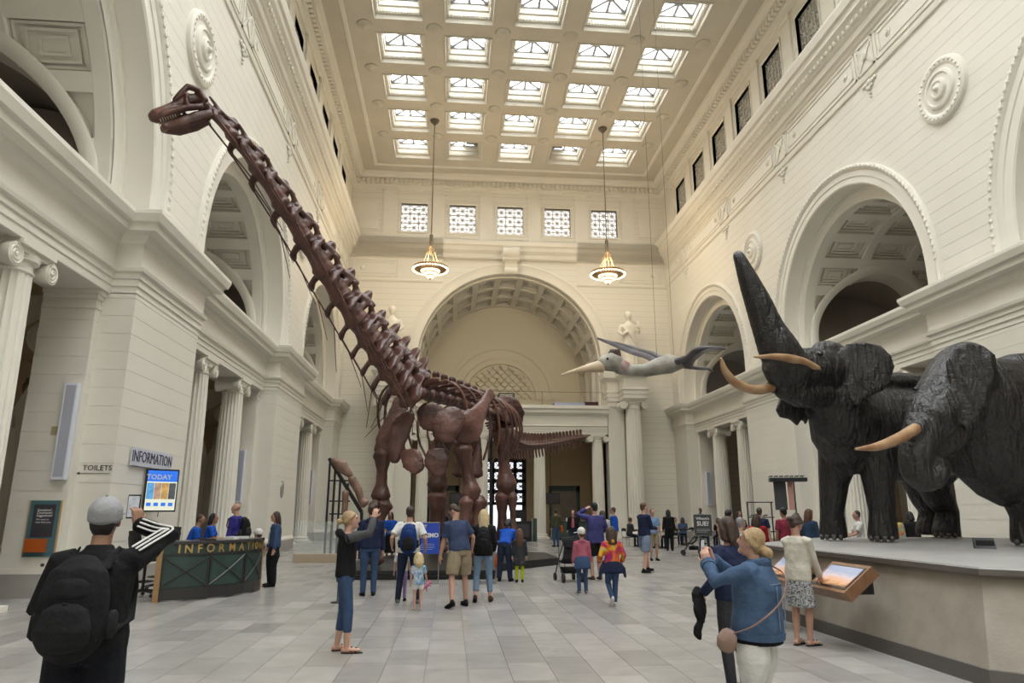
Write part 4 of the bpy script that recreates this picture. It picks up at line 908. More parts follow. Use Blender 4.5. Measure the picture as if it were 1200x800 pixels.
def e1(ep):
    m = MB()
    m.tube([A(1128, 505, 15.2), A(1110, 508, 14.9), A(1075, 510, 14.3), A(1035, 506, 13.7), A(1003, 500, 13.3), A(985, 480, 13.0), A(975, 450, 12.8)], [(.6, .6), (.92, 1.0), (.95, 1.02), (.92, .98), (.78, .9), (.6, .8), (.48, .58)], 20, up=(0, 0, 1))
    m.tube([A(1098, 452, 14.6), A(1050, 450, 14.0), A(1010, 448, 13.4)], [(.4, .22), (.45, .25), (.35, .2)], 12)
    f1, f2, f3, f4 = foot_at(976, 13.7), foot_at(1034, 12.95), foot_at(1108, 14.6), foot_at(1090, 15.3)
    leg(m, A(985, 520, 13.5), A(977, 565, 13.6), A(975, 600, 13.65), f1, (.44, .285, .225, .265)); leg(m, A(1030, 525, 13.0), A(1030, 565, 12.95), A(1034, 600, 12.95), f2, (.44, .3, .235, .275))
    leg(m, A(1105, 525, 14.6), A(1092, 568, 14.5), A(1110, 600, 14.7), f3, (.6, .36, .24, .28)); leg(m, A(1090, 520, 15.3), A(1080, 568, 15.2), A(1092, 600, 15.3), f4, (.6, .4, .27, .31))
    # head, jaw, raised trunk
    m.ball(A(972, 427, 12.75), (.46, .42, .46), 16, 12); m.ball(A(968, 411, 12.62), (.3, .26, .2), 14, 10)
    m.tube([A(985, 440, 12.8), A(955, 432, 12.45), A(925, 435, 12.2), A(908, 428, 12.1)], [(.42, .5), (.36, .42), (.3, .44), (.26, .36)], 16)
    tr = spline([(*A(930, 440, 12.2), .36), (*A(914, 412, 12.1), .37), (*A(900, 384, 12.05), .29), (*A(889, 356, 12.0), .245), (*A(878, 330, 11.95), .19), (*A(869, 308, 11.9), .13), (*A(865, 299, 11.9), .105)], 40)
    m.tube([t[:3] for t in tr], [float(t[3]) * (1 + .025 * (i % 2)) for i, t in enumerate(tr)], 16, up=(0, 1, 0))
    m.tube([A(960, 462, 12.6), A(935, 462, 12.3), A(915, 458, 12.2)], [(.34, .3), (.26, .24), (.16, .14)], 12)
    m.tube([A(955, 437, 12.1), A(940, 428, 12.0)], [.15, .12], 10, up=(0, 1, 0)); m.tube([A(918, 452, 12.35), A(903, 453, 12.35)], [.15, .12], 10, up=(0, 1, 0))
    m.tube([A(975, 470, 12.8), A(985, 505, 13.2), A(995, 530, 13.3)], [.48, .58, .5], 14, up=(0, 1, 0))
    plate_ear(m, [(984, 412), (992, 403), (1012, 401), (1032, 405), (1044, 417), (1048, 430), (1043, 446), (1036, 457), (1024, 462), (1013, 468), (1004, 476), (997, 470), (991, 455), (985, 436)], lambda x, y: 12.36 - (x - 985) * .004, .045)
    plate_ear(m, [(920, 456), (934, 452), (945, 464), (950, 480), (944, 498), (940, 490), (934, 499), (925, 491), (914, 489), (909, 480), (914, 466)], lambda x, y: 13.05)
    m.tube([A(1146, 555, 15.3), A(1150, 570, 15.3), A(1155, 578, 15.3)], [.05, .035, .03], 8, up=(0, 1, 0)); m.tube([A(1136, 500, 15.3), A(1143, 530, 15.4), A(1146, 556, 15.3)], [.1, .06, .05], 8, up=(0, 1, 0))
    for f_ in (f1, f2, f3): nails(ep, f_, .262, -2.3)
    ep(blob(m, 'body', 'elephant_hide', None, .028, 4))
    def tusk(p, r): q = spline([(*A(*a), b) for a, b in zip(p, r)], 22); ep(MB().tube([t[:3] for t in q], [float(t[3]) for t in q], 14, up=(0, 1, 0)).build('tusk', 'tusk_ivory', None, True))
    tusk([(957, 433, 12.05), (938, 423, 11.85), (912, 418, 11.65), (884, 418, 11.5)], (.085, .085, .065, .02)); tusk([(910, 452, 12.3), (888, 457, 12.05), (864, 450, 11.85), (850, 435, 11.75), (845, 420, 11.7)], (.085, .085, .08, .065, .025))
    c = A(961, 415, 12.12); ep(MB().ball(c, .05, 10, 8).build('eye', mat('eye_dark', (.006, .005, .005), .1), None, True))
def e2(ep):
    m = MB()
    m.tube([A(1330, 500, 13.3), A(1290, 500, 12.7), A(1240, 505, 12.0), A(1195, 498, 11.4), A(1165, 480, 11.0), A(1140, 462, 10.7)], [(.6, .65), (.95, 1.05), (1.0, 1.15), (.95, 1.12), (.75, .95), (.55, .7)], 20)
    m.tube([A(1290, 430, 12.6), A(1235, 425, 11.9), A(1185, 428, 11.2)], [(.4, .22), (.45, .25), (.35, .2)], 12)
    f1, f2, f3, f4 = foot_at(1207, 11.2), foot_at(1250, 11.9), foot_at(1340, 12.8), foot_at(1370, 13.4)
    leg(m, A(1190, 530, 11.2), A(1196, 575, 11.2), A(1205, 605, 11.2), f1, (.5, .34, .27, .31)); leg(m, A(1240, 530, 11.9), A(1245, 575, 11.9), A(1248, 605, 11.9), f2, (.5, .36, .27, .31))
    leg(m, A(1310, 525, 12.8), A(1320, 575, 12.7), A(1335, 605, 12.8), f3, (.6, .4, .27, .31)); leg(m, A(1340, 525, 13.4), A(1350, 575, 13.3), A(1365, 605, 13.4), f4, (.6, .4, .27, .31))
    m.ball(A(1128, 442, 10.55), (.5, .5, .55), 16, 12); m.ball(A(1132, 420, 10.5), (.34, .32, .28), 14, 10)
    m.tube([A(1122, 442, 10.5), A(1104, 470, 10.3), A(1088, 498, 10.15)], [(.46, .5), (.42, .46), (.33, .38)], 16, up=(0, 1, 0))
    m.tube([A(1125, 480, 10.5), A(1110, 512, 10.4), A(1100, 528, 10.35)], [(.36, .36), (.26, .26), (.14, .14)], 12, up=(0, 1, 0))
    tr = spline([(*A(1084, 500, 10.15), .33), (*A(1075, 525, 10.05), .28), (*A(1072, 547, 10.0), .235), (*A(1082, 561, 9.98), .21), (*A(1096, 558, 9.98), .185), (*A(1101, 546, 9.98), .155), (*A(1092, 540, 9.98), .12), (*A(1086, 546, 9.98), .09)], 40)
    m.tube([t[:3] for t in tr], [float(t[3]) * .92 * (1 + .02 * (i % 2)) for i, t in enumerate(tr)], 14, up=(0, 1, 0))
    m.tube([A(1082, 500, 10.0), A(1070, 506, 9.9)], [.15, .12], 10, up=(0, 1, 0))
    m.tube([A(1150, 500, 10.9), A(1160, 540, 11.1), A(1175, 565, 11.2)], [.55, .6, .45], 14, up=(0, 1, 0))
    plate_ear(m, [(1108, 425), (1118, 408), (1134, 401), (1152, 405), (1166, 416), (1168, 428), (1164, 444), (1158, 458), (1153, 474), (1146, 488), (1138, 500), (1131, 506), (1125, 494), (1119, 470), (1112, 446)], lambda x, y: 9.98 - (x - 1108) * .005, .045)
    nails(ep, f1, .30, -2.3)
    ep(blob(m, 'body', 'elephant_hide', None, .028, 4))
    q = spline([(*A(1073, 502, 9.85), .085), (*A(1052, 514, 9.65), .08), (*A(1028, 523, 9.5), .06), (*A(1003, 526, 9.4), .018)], 20); ep(MB().tube([t[:3] for t in q], [float(t[3]) for t in q], 14, up=(0, 1, 0)).build('tusk', 'tusk_ivory', None, True))
    ep(MB().ball(A(1073, 456, 9.98), .035, 10, 8).build('eye', 'eye_dark', None, True))
elephant('dark elephant with raised trunk and two curved tusks on the stone plinth', e1, (8.6, 14, PZ)); elephant('dark elephant with curled trunk and one tusk showing, head lowered beside the trumpeting one', e2, (10.5, 12, PZ))

# ------------------------------------------------------------ hanging pterosaur model
mat('ptero_skin', (.16, .15, .13), .5, col2=(.42, .39, .32), vscale=2, bump=.15); mat('ptero_beak', (.50, .36, .22), .45, col2=(.62, .52, .38), vscale=3); mat('ptero_wing', (.075, .07, .08), .55, col2=(.14, .13, .14), vscale=2, bump=.2); mat('ptero_crest', (.06, .035, .025), .5); mat('ptero_neck', (.25, .09, .08), .5, col2=(.32, .30, .28), vscale=2)
PY = 24.0; pt = empty('pterosaur_model', 'life-size pterosaur model with long beak and spread wings hanging in the hall', 'model', None, A(785, 428, PY)); pinv = Matrix.Translation(-A(785, 428, PY))
def tput(o): o.parent = pt; o.matrix_parent_inverse = pinv; return o
b = MB(); b.tube([A(705, 426, PY), A(716, 424, PY), A(726, 427, PY)], [(.2, .26), (.26, .36), (.2, .3)], 12); b.tube([A(724, 430, PY), A(740, 434, PY), A(756, 434, PY), A(772, 429, PY), A(786, 426, PY), A(798, 426, PY), A(806, 428, PY)], [(.2, .26), (.2, .22), (.22, .24), (.3, .32), (.36, .36), (.25, .22), (.08, .07)], 14)
tput(blob(b, 'body', 'ptero_skin', None, .04, 3))
tput(MB().tube([A(658, 439, PY - .2), A(672, 435, PY - .15), A(690, 431, PY - .1), A(705, 429, PY)], [(.02, .025), (.06, .07), (.11, .15), (.19, .24)], 12).build('beak', 'ptero_beak', None, True)); tput(blob(MB().tube([A(713, 420, PY), A(718, 412, PY), A(724, 411, PY), A(725, 419, PY)], [(.05, .12), (.06, .14), (.05, .12), (.05, .12)], 8), 'crest', 'ptero_crest', None, .03, 2)); tput(MB().tube([A(727, 429, PY), A(734, 432, PY)], [(.215, .28), (.215, .25)], 14).build('throat', 'ptero_neck', None, True))
for c in ((703, 422), (703, 425)): pass
tput(MB().ball(A(712, 420, PY - .24), .045, 8, 6).build('eye', 'eye_dark', None, True))
def wing(lead, trail, nm):
    L_ = [Vector(p) for p in spline([A(*q) for q in lead], 24)]; T_ = [Vector(p) for p in spline([A(*q) for q in trail], 24)]; m = MB(); th = .02
    vs = []; fs = []; n = 5
    for a, c in zip(L_, T_):
        for j in range(n): p = a.lerp(c, j / (n - 1)); vs.append(p + Vector((0, 0, .06 * math.sin(PI * j / (n - 1)) + th)))
    N = len(vs); vs += [v - Vector((0, 0, 2 * th)) for v in vs]
    for i in range(23):
        for j in range(n - 1): q = (i * n + j, i * n + j + 1, (i + 1) * n + j + 1, (i + 1) * n + j); fs += [q, tuple(N + x for x in q[::-1])]
        for j in (0, n - 1): fs.append((i * n + j, (i + 1) * n + j, N + (i + 1) * n + j, N + i * n + j))
    m.add(vs, fs); w_ = tput(m.build('wing', 'ptero_wing', None, 50, fix=True))
    r = MB().tube(L_, [float(np.interp(k, [0, 8, 12, 23], [.14, .09, .1, .02])) for k in range(24)], 8).build('wing_bone', 'ptero_wing', None, True); r.parent = w_
wing([(778, 422, PY + .2), (765, 415, PY + 1.2), (745, 409, PY + 2.4), (722, 402, PY + 3.5), (700, 397, PY + 4.3)], [(768, 428, PY + .4), (757, 420, PY + 1.3), (738, 414, PY + 2.4), (718, 405, PY + 3.5), (700, 397, PY + 4.3)], 'far')
wing([(792, 424, PY - .2), (806, 418, PY - 1.0), (815, 410, PY - 1.8), (832, 407, PY - 2.6), (850, 408, PY - 3.3)], [(800, 428, PY), (810, 432, PY - .8), (815, 422, PY - 1.7), (830, 411, PY - 2.6), (850, 409, PY - 3.3)], 'near')
tput(MB().tube([A(800, 428, PY), A(815, 431, PY + .2), (A(830, 432, PY + .3)), A(834, 434, PY + .3)], [.11, .07, .05, .06], 8).build('hind_leg', 'ptero_wing', None, True))
cb = MB()
for px in (770, 790): p = A(px, 424, PY); cb.tube([p, (p.x, p.y, ZCEIL)], .006, 4)
tput(cb.build('cable', 'steel_dark'))

# ------------------------------------------------------------ plaster statues on the giant columns
def statue(x, lab, flip):
    o = empty('statue', lab, 'statue', 'plaster figures over the far columns', (x, 43.4, 10.5)); m = MB(); f = -1 if flip else 1
    m.tube([(0, 0, .2), (0, 0, 1.0), (0, .02, 2.0), (0, .02, 2.45), (0, .02, 3.0), (0, 0, 3.25)], [(.55, .45), (.5, .4), (.4, .32), (.44, .32), (.52, .3), (.22, .2)], 16, up=(0, 1, 0))
    m.tube([(0, 0, 3.2), (0, -.03, 3.5)], [.15, .14], 10, up=(0, 1, 0)); m.ball((0, -.05, 3.72), (.23, .26, .3), 14, 10); m.ball((0, .05, 3.82), (.26, .28, .26), 12, 8); m.ball((0, -.32, 3.7), (.04, .06, .06), 6, 5)
    m.tube([(f * .48, 0, 3.0), (f * .66, -.1, 2.55), (f * .5, -.35, 2.35), (f * .2, -.42, 2.55)], [.17, .14, .12, .1], 10, up=(0, 1, 0)); m.tube([(-f * .48, 0, 3.0), (-f * .7, -.05, 2.6), (-f * .62, -.25, 2.9), (-f * .55, -.3, 3.25)], [.17, .14, .12, .1], 10, up=(0, 1, 0))
    for k in range(7): a = -1.9 + k * .55; m.tube([(.5 * math.cos(a), .42 * math.sin(a), .15), (.42 * math.cos(a + .1), .36 * math.sin(a + .1), 1.2), (.34 * math.cos(a), .3 * math.sin(a), 2.2)], [.09, .07, .05], 6, up=(0, 1, 0))
    m.tube([(f * .45, -.2, 2.95), (0, -.36, 2.4), (-f * .38, -.25, 1.9)], [.1, .12, .1], 8, up=(0, 1, 0))
    blob(m, 'figure', PLASTER, o, .045, 2); MB().box(-.62, .62, -.55, .5, 0, .2).build('base', PLASTER, o)
statue(XC - 7.75, 'robed plaster statue behind the skeleton\'s neck', False); statue(XC + 7.75, 'robed plaster statue standing over the pterosaur model\'s head', True)
# ------------------------------------------------------------ people
def cloth(name, col, var=.12, **kw): return mat(name, col, .85, var=var, vscale=6, bump=.6, bscale=6, bdist=.06, spec=.2, **kw)
SKIN = {k: mat('skin_' + k, c, .55, var=.06, vscale=8) for k, c in dict(fair=(.52, .30, .22), light=(.44, .25, .18), tan=(.30, .16, .10), dark=(.10, .05, .03)).items()}
HAIR = {k: mat('hair_' + k, c, .5, var=.25, vscale=30, bump=.5, bscale=60, stretch=(3, 3, .4)) for k, c in dict(black=(.010, .008, .008), brown=(.045, .024, .014), auburn=(.10, .042, .02), blond=(.38, .26, .13), pale=(.55, .43, .24), grey=(.22, .21, .2)).items()}
MOUTH = mat('lips', (.30, .10, .09), .5); EYEW = mat('eyes', (.03, .022, .02), .25)
CL = {}
def C(name, col=None):
    if name not in CL: CL[name] = cloth('cloth_' + name, col)
    return CL[name]
for n_, c_ in dict(black=(.010, .010, .011), navy=(.016, .022, .055), denim=(.042, .075, .15), denimlight=(.16, .23, .33), denimdark=(.018, .026, .05), white=(.62, .61, .58), cream=(.50, .47, .40), royal=(.012, .075, .40), purple=(.045, .045, .15), khaki=(.26, .21, .14), slate=(.035, .05, .10), charcoal=(.035, .035, .04), maroon=(.22, .03, .05), red=(.28, .012, .015), pink=(.36, .10, .14), lime=(.35, .42, .01), greyblue=(.17, .21, .30), skyblue=(.16, .26, .42), hotpink=(.5, .15, .28), lilac=(.30, .22, .42), olive=(.06, .06, .03), hoodgrey=(.07, .07, .075), plaid=(.03, .055, .10), orange=(.45, .10, .02), yellow=(.5, .45, .08), bluebag=(.012, .035, .14), brownleather=(.06, .03, .018), greyshoe=(.12, .12, .13), bag=(.30, .20, .16), blackdenim=(.009, .010, .014), denimjacket=(.058, .10, .175)).items(): C(n_, c_)
def tie_dye(name, cols, sc):
    m = bpy.data.materials.new(name); m.use_nodes = True; N = m.node_tree.nodes; L = m.node_tree.links; b = N['Principled BSDF']; b.inputs['Roughness'].default_value = .85
    t = N.new('ShaderNodeTexCoord'); n = N.new('ShaderNodeTexNoise'); n.inputs['Scale'].default_value = sc; n.inputs['Detail'].default_value = 1; n.inputs['Distortion'].default_value = 1.2; L.new(t.outputs['Object'], n.inputs['Vector'])
    r = N.new('ShaderNodeValToRGB'); e = r.color_ramp.elements; e[0].position = .25; e[1].position = .78; e[0].color = (*cols[0], 1); e[1].color = (*cols[-1], 1)
    for k, c in enumerate(cols[1:-1]): q = e.new(.25 + .53 * (k + 1) / (len(cols) - 1)); q.color = (*c, 1)
    L.new(n.outputs[0], r.inputs[0]); L.new(r.outputs[0], b.inputs['Base Color']); CL[name] = m
tie_dye('tiedye', [(.10, .01, .12), (.35, .01, .10), (.55, .10, .01), (.60, .38, .02), (.05, .30, .45)], 4.5); tie_dye('tiedye2', [(.5, .05, .25), (.55, .40, .05), (.08, .35, .40), (.45, .12, .40)], 7); tie_dye('toddlerprint', [(.5, .45, .02), (.05, .25, .5), (.55, .55, .55), (.02, .10, .35)], 9); tie_dye('skirtprint', [(.02, .02, .025), (.03, .03, .035), (.5, .5, .5), (.04, .04, .05), (.02, .02, .02)], 38)
def V(*a): return Vector(a)
def ik(a, b, l1, l2, pole):
    d = b - a; L = min(d.length, (l1 + l2) * .999); t = d.normalized(); b = a + t * L; x = (l1 * l1 - l2 * l2 + L * L) / (2 * L); h = math.sqrt(max(0, l1 * l1 - x * x))
    p = pole - t * pole.dot(t); p = p.normalized() if p.length > 1e-4 else V(0, 1, 0); return a + t * x + p * h, b
def hand(m, w, d, nrm, k, curl=.35, side=1):
    """palm, four fingers and a thumb in one volume"""
    d = d.normalized(); nrm = (nrm - d * nrm.dot(d)).normalized(); s = d.cross(nrm)
    m.tube([w - d * .02 * k, w + d * .03 * k, w + d * .085 * k], [(.028 * k, .022 * k), (.04 * k, .018 * k), (.042 * k, .015 * k)], 10, up=nrm)
    for j in range(4):
        o = w + d * .085 * k + s * (j - 1.5) * .0215 * k; L = (.068, .08, .075, .058)[j] * k; a1 = curl; a2 = curl * 2.2
        p1 = o + (d * math.cos(a1) + nrm * math.sin(a1)) * L * .5; p2 = p1 + (d * math.cos(a2) + nrm * math.sin(a2)) * L * .5
        m.tube([o - d * .02 * k, o, p1, p2], [.0095 * k, .0095 * k, .009 * k, .0075 * k], 7, up=nrm)
    t0 = w + d * .025 * k - s * side * .03 * k; t1 = t0 + (d * .6 - s * side * .8 + nrm * .35).normalized() * .04 * k; t2 = t1 + (d * .9 + nrm * .4 - s * side * .1).normalized() * .032 * k
    m.tube([t0, t1, t2], [.013 * k, .011 * k, .009 * k], 7, up=nrm)
PEOPLE = []
def person(loc, rz, H, label, top='white', pants='denim', skin='light', hair=('short', 'brown'), sleeve=.45, plen=1.0, shoes='black', lean=0, tilt=0, head=(0, 0), rh=None, lh=None, rpole=None, lpole=None, rf=None, lf=None, wide=1.0, hs=1.0, group=None, seat=None, skirt=None, hem=0, vox=.013, topfit=1.0, rcurl=.35, lcurl=.35, open_top=None, cap=None, footpitch=(0, 0), rhn=None, lhn=None, hood=None, sole=None, glasses=False, pantfit=1.0, footyaw=(.15, -.15), cat='person', collar=False, hdir=(None, None)):
    k = H / 1.75; o = empty('person', label, cat, group, loc, math.radians(rz)); sm = SKIN[skin]
    hipz = .93 * k if seat is None else seat + .10 * k
    P = V(0, 0, hipz); u = V(math.sin(tilt), math.sin(lean), math.cos(lean) * math.cos(tilt)).normalized()
    at = lambda f: P + u * f * k
    side = V(math.cos(tilt), 0, -math.sin(tilt)); fwd = side.cross(u) * -1
    fwd = V(0, 1, 0) - u * u.y; fwd.normalize()
    w = wide; body = MB(); tr = [(.02, .13 * w, .09 * w), (.08, .14 * w, .1 * w), (.18, .135 * w, .1 * w), (.34, .15 * w, .11 * w), (.44, .165 * w, .1), (.5, .13, .08), (.54, .062, .062)]
    body.tube([at(f) for f, a, b in tr], [(a * k * .94, b * k * .94) for f, a, b in tr], 14, up=fwd)
    # head
    hk = k * hs; hy, hp = head; nb = at(.53); Hc = nb + u * .06 * k + V(0, .035 * k, 0) * math.cos(lean) + V(0, 0, .105 * hk)
    RM = Matrix.Rotation(hy, 3, 'Z') @ Matrix.Rotation(hp - lean * .5, 3, 'X')
    h = lambda x, y, z: Hc + RM @ (V(x, y, z) * hk)
    body.tube([at(.5), nb, h(0, -.02, -.06)], [.075 * k, .058 * k, .056 * k], 10, up=fwd)
    body.ball(h(0, -.012, .03), (.074 * hk, .094 * hk, .092 * hk), 16, 12, RM); body.tube([h(0, .02, -.09), h(0, .025, -.04), h(0, .02, .02)], [(.042 * hk, .05 * hk), (.058 * hk, .068 * hk), (.066 * hk, .074 * hk)], 14, up=RM @ V(0, 1, 0))
    body.tube([h(0, .086, .018), h(0, .103, -.012), h(0, .106, -.022), h(0, .09, -.03)], [.010 * hk, .014 * hk, .016 * hk, .012 * hk], 8, up=V(1, 0, 0)); body.ball(h(0, .07, -.09), .026 * hk, 8, 6); body.tube([h(-.045, .078, .035), h(0, .09, .036), h(.045, .078, .035)], .012 * hk, 6)
    for s in (-1, 1): body.ball(h(s * .074, -.008, -.008), (.012 * hk, .022 * hk, .032 * hk), 8, 6, RM)
    # arms
    S = {}; E = {}; Wr = {}
    for s, tgt, pole, cr, nn in ((1, rh, rpole, rcurl, rhn), (-1, lh, lpole, lcurl, lhn)):
        sh = at(.465) + side * s * .178 * k * (.55 + .45 * w); tg = V(*tgt) * k if tgt else sh + V(s * .08 * k, .05 * k, -.53 * k); pole = V(*pole) if pole else V(s * .35, -.8, -.3)
        e, wr = ik(sh, tg, .285 * k, .25 * k, pole); S[s], E[s], Wr[s] = sh, e, wr
        body.tube([sh - side * s * .05 * k, sh, sh.lerp(e, .5), e, e.lerp(wr, .35), wr], [.055 * k, .055 * k, .046 * k, .04 * k, .04 * k, .026 * k], 10, up=V(0, 1, .1))
        hand(body, wr, hdir[0 if s > 0 else 1] and V(*hdir[0 if s > 0 else 1]) or (wr - e), V(*nn) if nn else V(-s, .3, 0), k, cr, s)
    # legs
    LG = {}
    for s, tgt, fp in ((1, rf, footpitch[0]), (-1, lf, footpitch[1])):
        hip = P + V(s * .09 * k * w, 0, -.02 * k); an = V(*tgt) * k if tgt else V(s * .10 * k, 0, .085 * k)
        kn, an = ik(hip, an, .417 * k, .412 * k, V(s * .08, 1, 0)); LG[s] = (hip, kn, an)
        body.tube([hip, hip.lerp(kn, .5), kn, kn.lerp(an, .35), an, an - V(0, 0, .03 * k)], [.082 * k * w, .07 * k * w, .053 * k, .055 * k, .035 * k, .036 * k], 10, up=V(0, 1, 0))
        fy = footyaw[0 if s > 0 else 1]; fd = V(math.sin(fy) * math.cos(fp), math.cos(fy) * math.cos(fp), -math.sin(fp)); LG[s] += (fd,)
        fu = V(0, 0, 1); b0 = an - V(0, 0, .045 * k) if fp == 0 else an - V(0, 0, .03 * k)
        body.tube([b0 - fd * .045 * k, b0 + fd * .05 * k, b0 + fd * .13 * k, b0 + fd * .17 * k], [(.03 * k, .033 * k), (.034 * k, .032 * k), (.038 * k, .022 * k), (.032 * k, .016 * k)], 10)
    blob(body, 'body', sm, o, vox if vox < .012 else vox, 2)
    for s in (-1, 1): MB().ball(h(s * .031, .078, .012), (.013 * hk, .009 * hk, .009 * hk), 8, 5).build('eye', EYEW, o, True)
    MB().ball(h(0, .086, -.056), (.022 * hk, .01 * hk, .007 * hk), 8, 5).build('mouth', MOUTH, o, True)
    if glasses:
        g = MB()
        for s in (-1, 1): g.tube([h(s * .01, .1, .02), h(s * .055, .088, .02), h(s * .055, .088, -.008), h(s * .012, .1, -.008), h(s * .01, .1, .02)], .003 * hk, 5); g.tube([h(s * .056, .088, .015), h(s * .08, 0, .012)], .003 * hk, 5)
        g.build('glasses', C('black'), o)
    # top garment
    v2 = max(vox, .012); t = MB(); g = .016 * k * topfit; lo = -.02 - hem
    rows = [(lo, .165 * w, .125 * w), (.06, .168 * w, .124 * w), (.18, .15 * w, .115 * w), (.34, .16 * w, .118 * w), (.44, .172 * w, .105), (.495, .12, .085), (.525, .07, .072)]
    t.tube([at(f) for f, a, b in rows], [(a * k + g, b * k + g) for f, a, b in rows], 16, up=fwd, round_end=False)
    if collar: t.tube([at(.51), at(.56)], [(.085 * k, .085 * k), (.075 * k, .08 * k)], 12, up=fwd, round_end=False)
    if hood: t.tube([at(.5) + fwd * -.07 * k + side * -.09 * k, at(.535) - fwd * .11 * k, at(.5) + fwd * -.07 * k + side * .09 * k], [.045 * k, .06 * k, .045 * k], 10)
    for s in (-1, 1):
        a, e, wr = S[s], E[s], Wr[s]; rr = (.064 * k * (.6 + .4 * w) + g * .4, .056 * k + g * .4, .05 * k + g * .4, .042 * k + g * .35)
        if sleeve <= .5: t.tube([a - side * s * .06 * k, a, a.lerp(e, .45), a.lerp(e, sleeve * 1.7)], [rr[0], rr[0], rr[1] + .006 * k, rr[1] + .01 * k], 12, up=V(0, 1, .1), round_end=False)
        elif sleeve > 0: t.tube([a - side * s * .06 * k, a, a.lerp(e, .5), e, e.lerp(wr, .5), e.lerp(wr, sleeve)], [rr[0], rr[0], rr[1], rr[2], rr[3] + .004, rr[3]], 12, up=V(0, 1, .1), round_end=False)
    blob(t, 'top', C(top), o, v2, 3)
    if open_top: MB().tube([at(.06) + fwd * (.128 * w * k + g), at(.3) + fwd * (.122 * w * k + g), at(.47) + fwd * (.1 * k)], [(.07 * k, .012), (.06 * k, .012), (.04 * k, .012)], 10, up=fwd).build('undershirt', C(open_top), o, True)
    # trousers, shorts or skirt
    p = MB(); pf = pantfit
    if skirt:
        zl = hipz - skirt * k; p.tube([at(.1), P, V(0, 0, (hipz + zl) / 2), V(0, 0, zl)], [(.15 * w * k, .115 * w * k), (.18 * w * k, .14 * w * k), (.2 * w * k, .16 * w * k), (.215 * w * k, .17 * w * k)], 18, up=V(0, 1, 0), round_end=False)
        blob(p, 'skirt', C(pants), o, v2, 2)
    else:
        p.tube([at(.12), at(.02), P - V(0, 0, .08 * k)], [(.15 * w * k, .115 * w * k), (.172 * w * k, .135 * w * k), (.14 * w * k, .12 * w * k)], 14, up=V(0, 1, 0), round_end=False)
        for s in (-1, 1):
            hip, kn, an = LG[s][:3]; c = [hip + V(0, 0, .03 * k), hip.lerp(kn, .45), kn, kn.lerp(an, .45), an - V(0, 0, .015 * k)]; rr = [.095 * k * w, .086 * k * w * pf, .066 * k * pf, .062 * k * pf, .053 * k * pf]
            if plen < .98:
                if plen < .5: q = plen / .5; c = [c[0], hip.lerp(kn, .4), hip.lerp(kn, q)]; rr = [rr[0], rr[1] + .006 * k, .082 * k * pf]
                else: q = (plen - .5) / .5; c = c[:3] + [kn.lerp(an, q * .5), kn.lerp(an, q)]; rr = rr[:3] + [.062 * k * pf, .056 * k * pf]
            p.tube(c, rr, 12, up=V(0, 1, 0), round_end=False)
        blob(p, 'trousers' if plen > .55 else 'shorts', C(pants), o, v2, 2)
    # shoes
    if shoes:
        for s in (-1, 1):
            an, fd = LG[s][2], LG[s][3]; b0 = an - V(0, 0, .042 * k); q = MB(); q.tube([an + V(0, 0, .005 * k) - fd * .01 * k, b0 - fd * .02 * k], [.042 * k, .045 * k], 10, up=V(0, 1, 0))
            q.tube([b0 - fd * .05 * k, b0 + fd * .05 * k, b0 + fd * .13 * k, b0 + fd * .18 * k], [(.038 * k, .04 * k), (.041 * k, .04 * k), (.045 * k, .03 * k), (.036 * k, .022 * k)], 10)
            so = blob(q, 'shoe', C(shoes), o, max(vox, .01), 2)
            z = b0 - V(0, 0, .034 * k); MB().tube([z - fd * .06 * k, z + fd * .05 * k, z + fd * .13 * k, z + fd * .195 * k], [(.036 * k, .01 * k), (.038 * k, .01 * k), (.044 * k, .01 * k), (.03 * k, .01 * k)], 10).build('sole', C(sole or 'black'), so, True)
    elif sole:
        for s in (-1, 1):
            an, fd = LG[s][2], LG[s][3]; z = an - V(0, 0, .078 * k); sa = MB().tube([z - fd * .06 * k, z + fd * .05 * k, z + fd * .14 * k, z + fd * .2 * k], [(.036 * k, .008 * k), (.04 * k, .008 * k), (.045 * k, .008 * k), (.03 * k, .008 * k)], 10).build('sandal', C(sole), o, True)
            b0 = an - V(0, 0, .045 * k); sd = fd.cross(V(0, 0, 1))
            for f, hh in ((.06, .036), (.12, .026)): MB().tube([b0 + fd * f * k - sd * .042 * k - V(0, 0, .03 * k), b0 + fd * f * k + V(0, 0, hh * k), b0 + fd * f * k + sd * .042 * k - V(0, 0, .03 * k)], [.008 * k, .011 * k, .008 * k], 6).build('strap', C(sole), sa, True)
    # hair
    st, hc = hair; hm = MB(); hv = max(vox, .011)
    if st != 'bald':
        hm.ball(h(0, -.026, .042 if not cap else .02), (.083 * hk, .092 * hk, .092 * hk) if not cap else (.079 * hk, .088 * hk, .08 * hk), 16, 12, RM)
        hm.tube([h(0, -.07, .05), h(0, -.075, -.03), h(0, -.06, -.065 if st in ('short', 'cap') else -.08)], [(.07 * hk, .035 * hk), (.068 * hk, .03 * hk), (.055 * hk, .022 * hk)], 10, up=RM @ V(0, 1, 0))
        if st in ('long', 'wavy', 'bob'):
            L_ = {'long': .34, 'wavy': .24, 'bob': .13}[st]
            for s in (-1, 1): hm.tube([h(s * .055, .03, .08), h(s * .085, -.02, -.01), h(s * .08, -.03, -.1), h(s * .065, -.06, -.05 - L_ * .6)], [.03 * hk, .032 * hk, .036 * hk, .022 * hk], 8, up=RM @ V(0, 1, 0))
            hm.tube([h(0, -.07, .06), h(0, -.095, -.05), h(0, -.115, -.05 - L_ * .5), h(0, -.105, -.05 - L_)], [(.08 * hk, .045 * hk), (.09 * hk, .05 * hk), (.095 * hk, .042 * hk), (.06 * hk, .022 * hk)], 12, up=RM @ V(0, 1, 0))
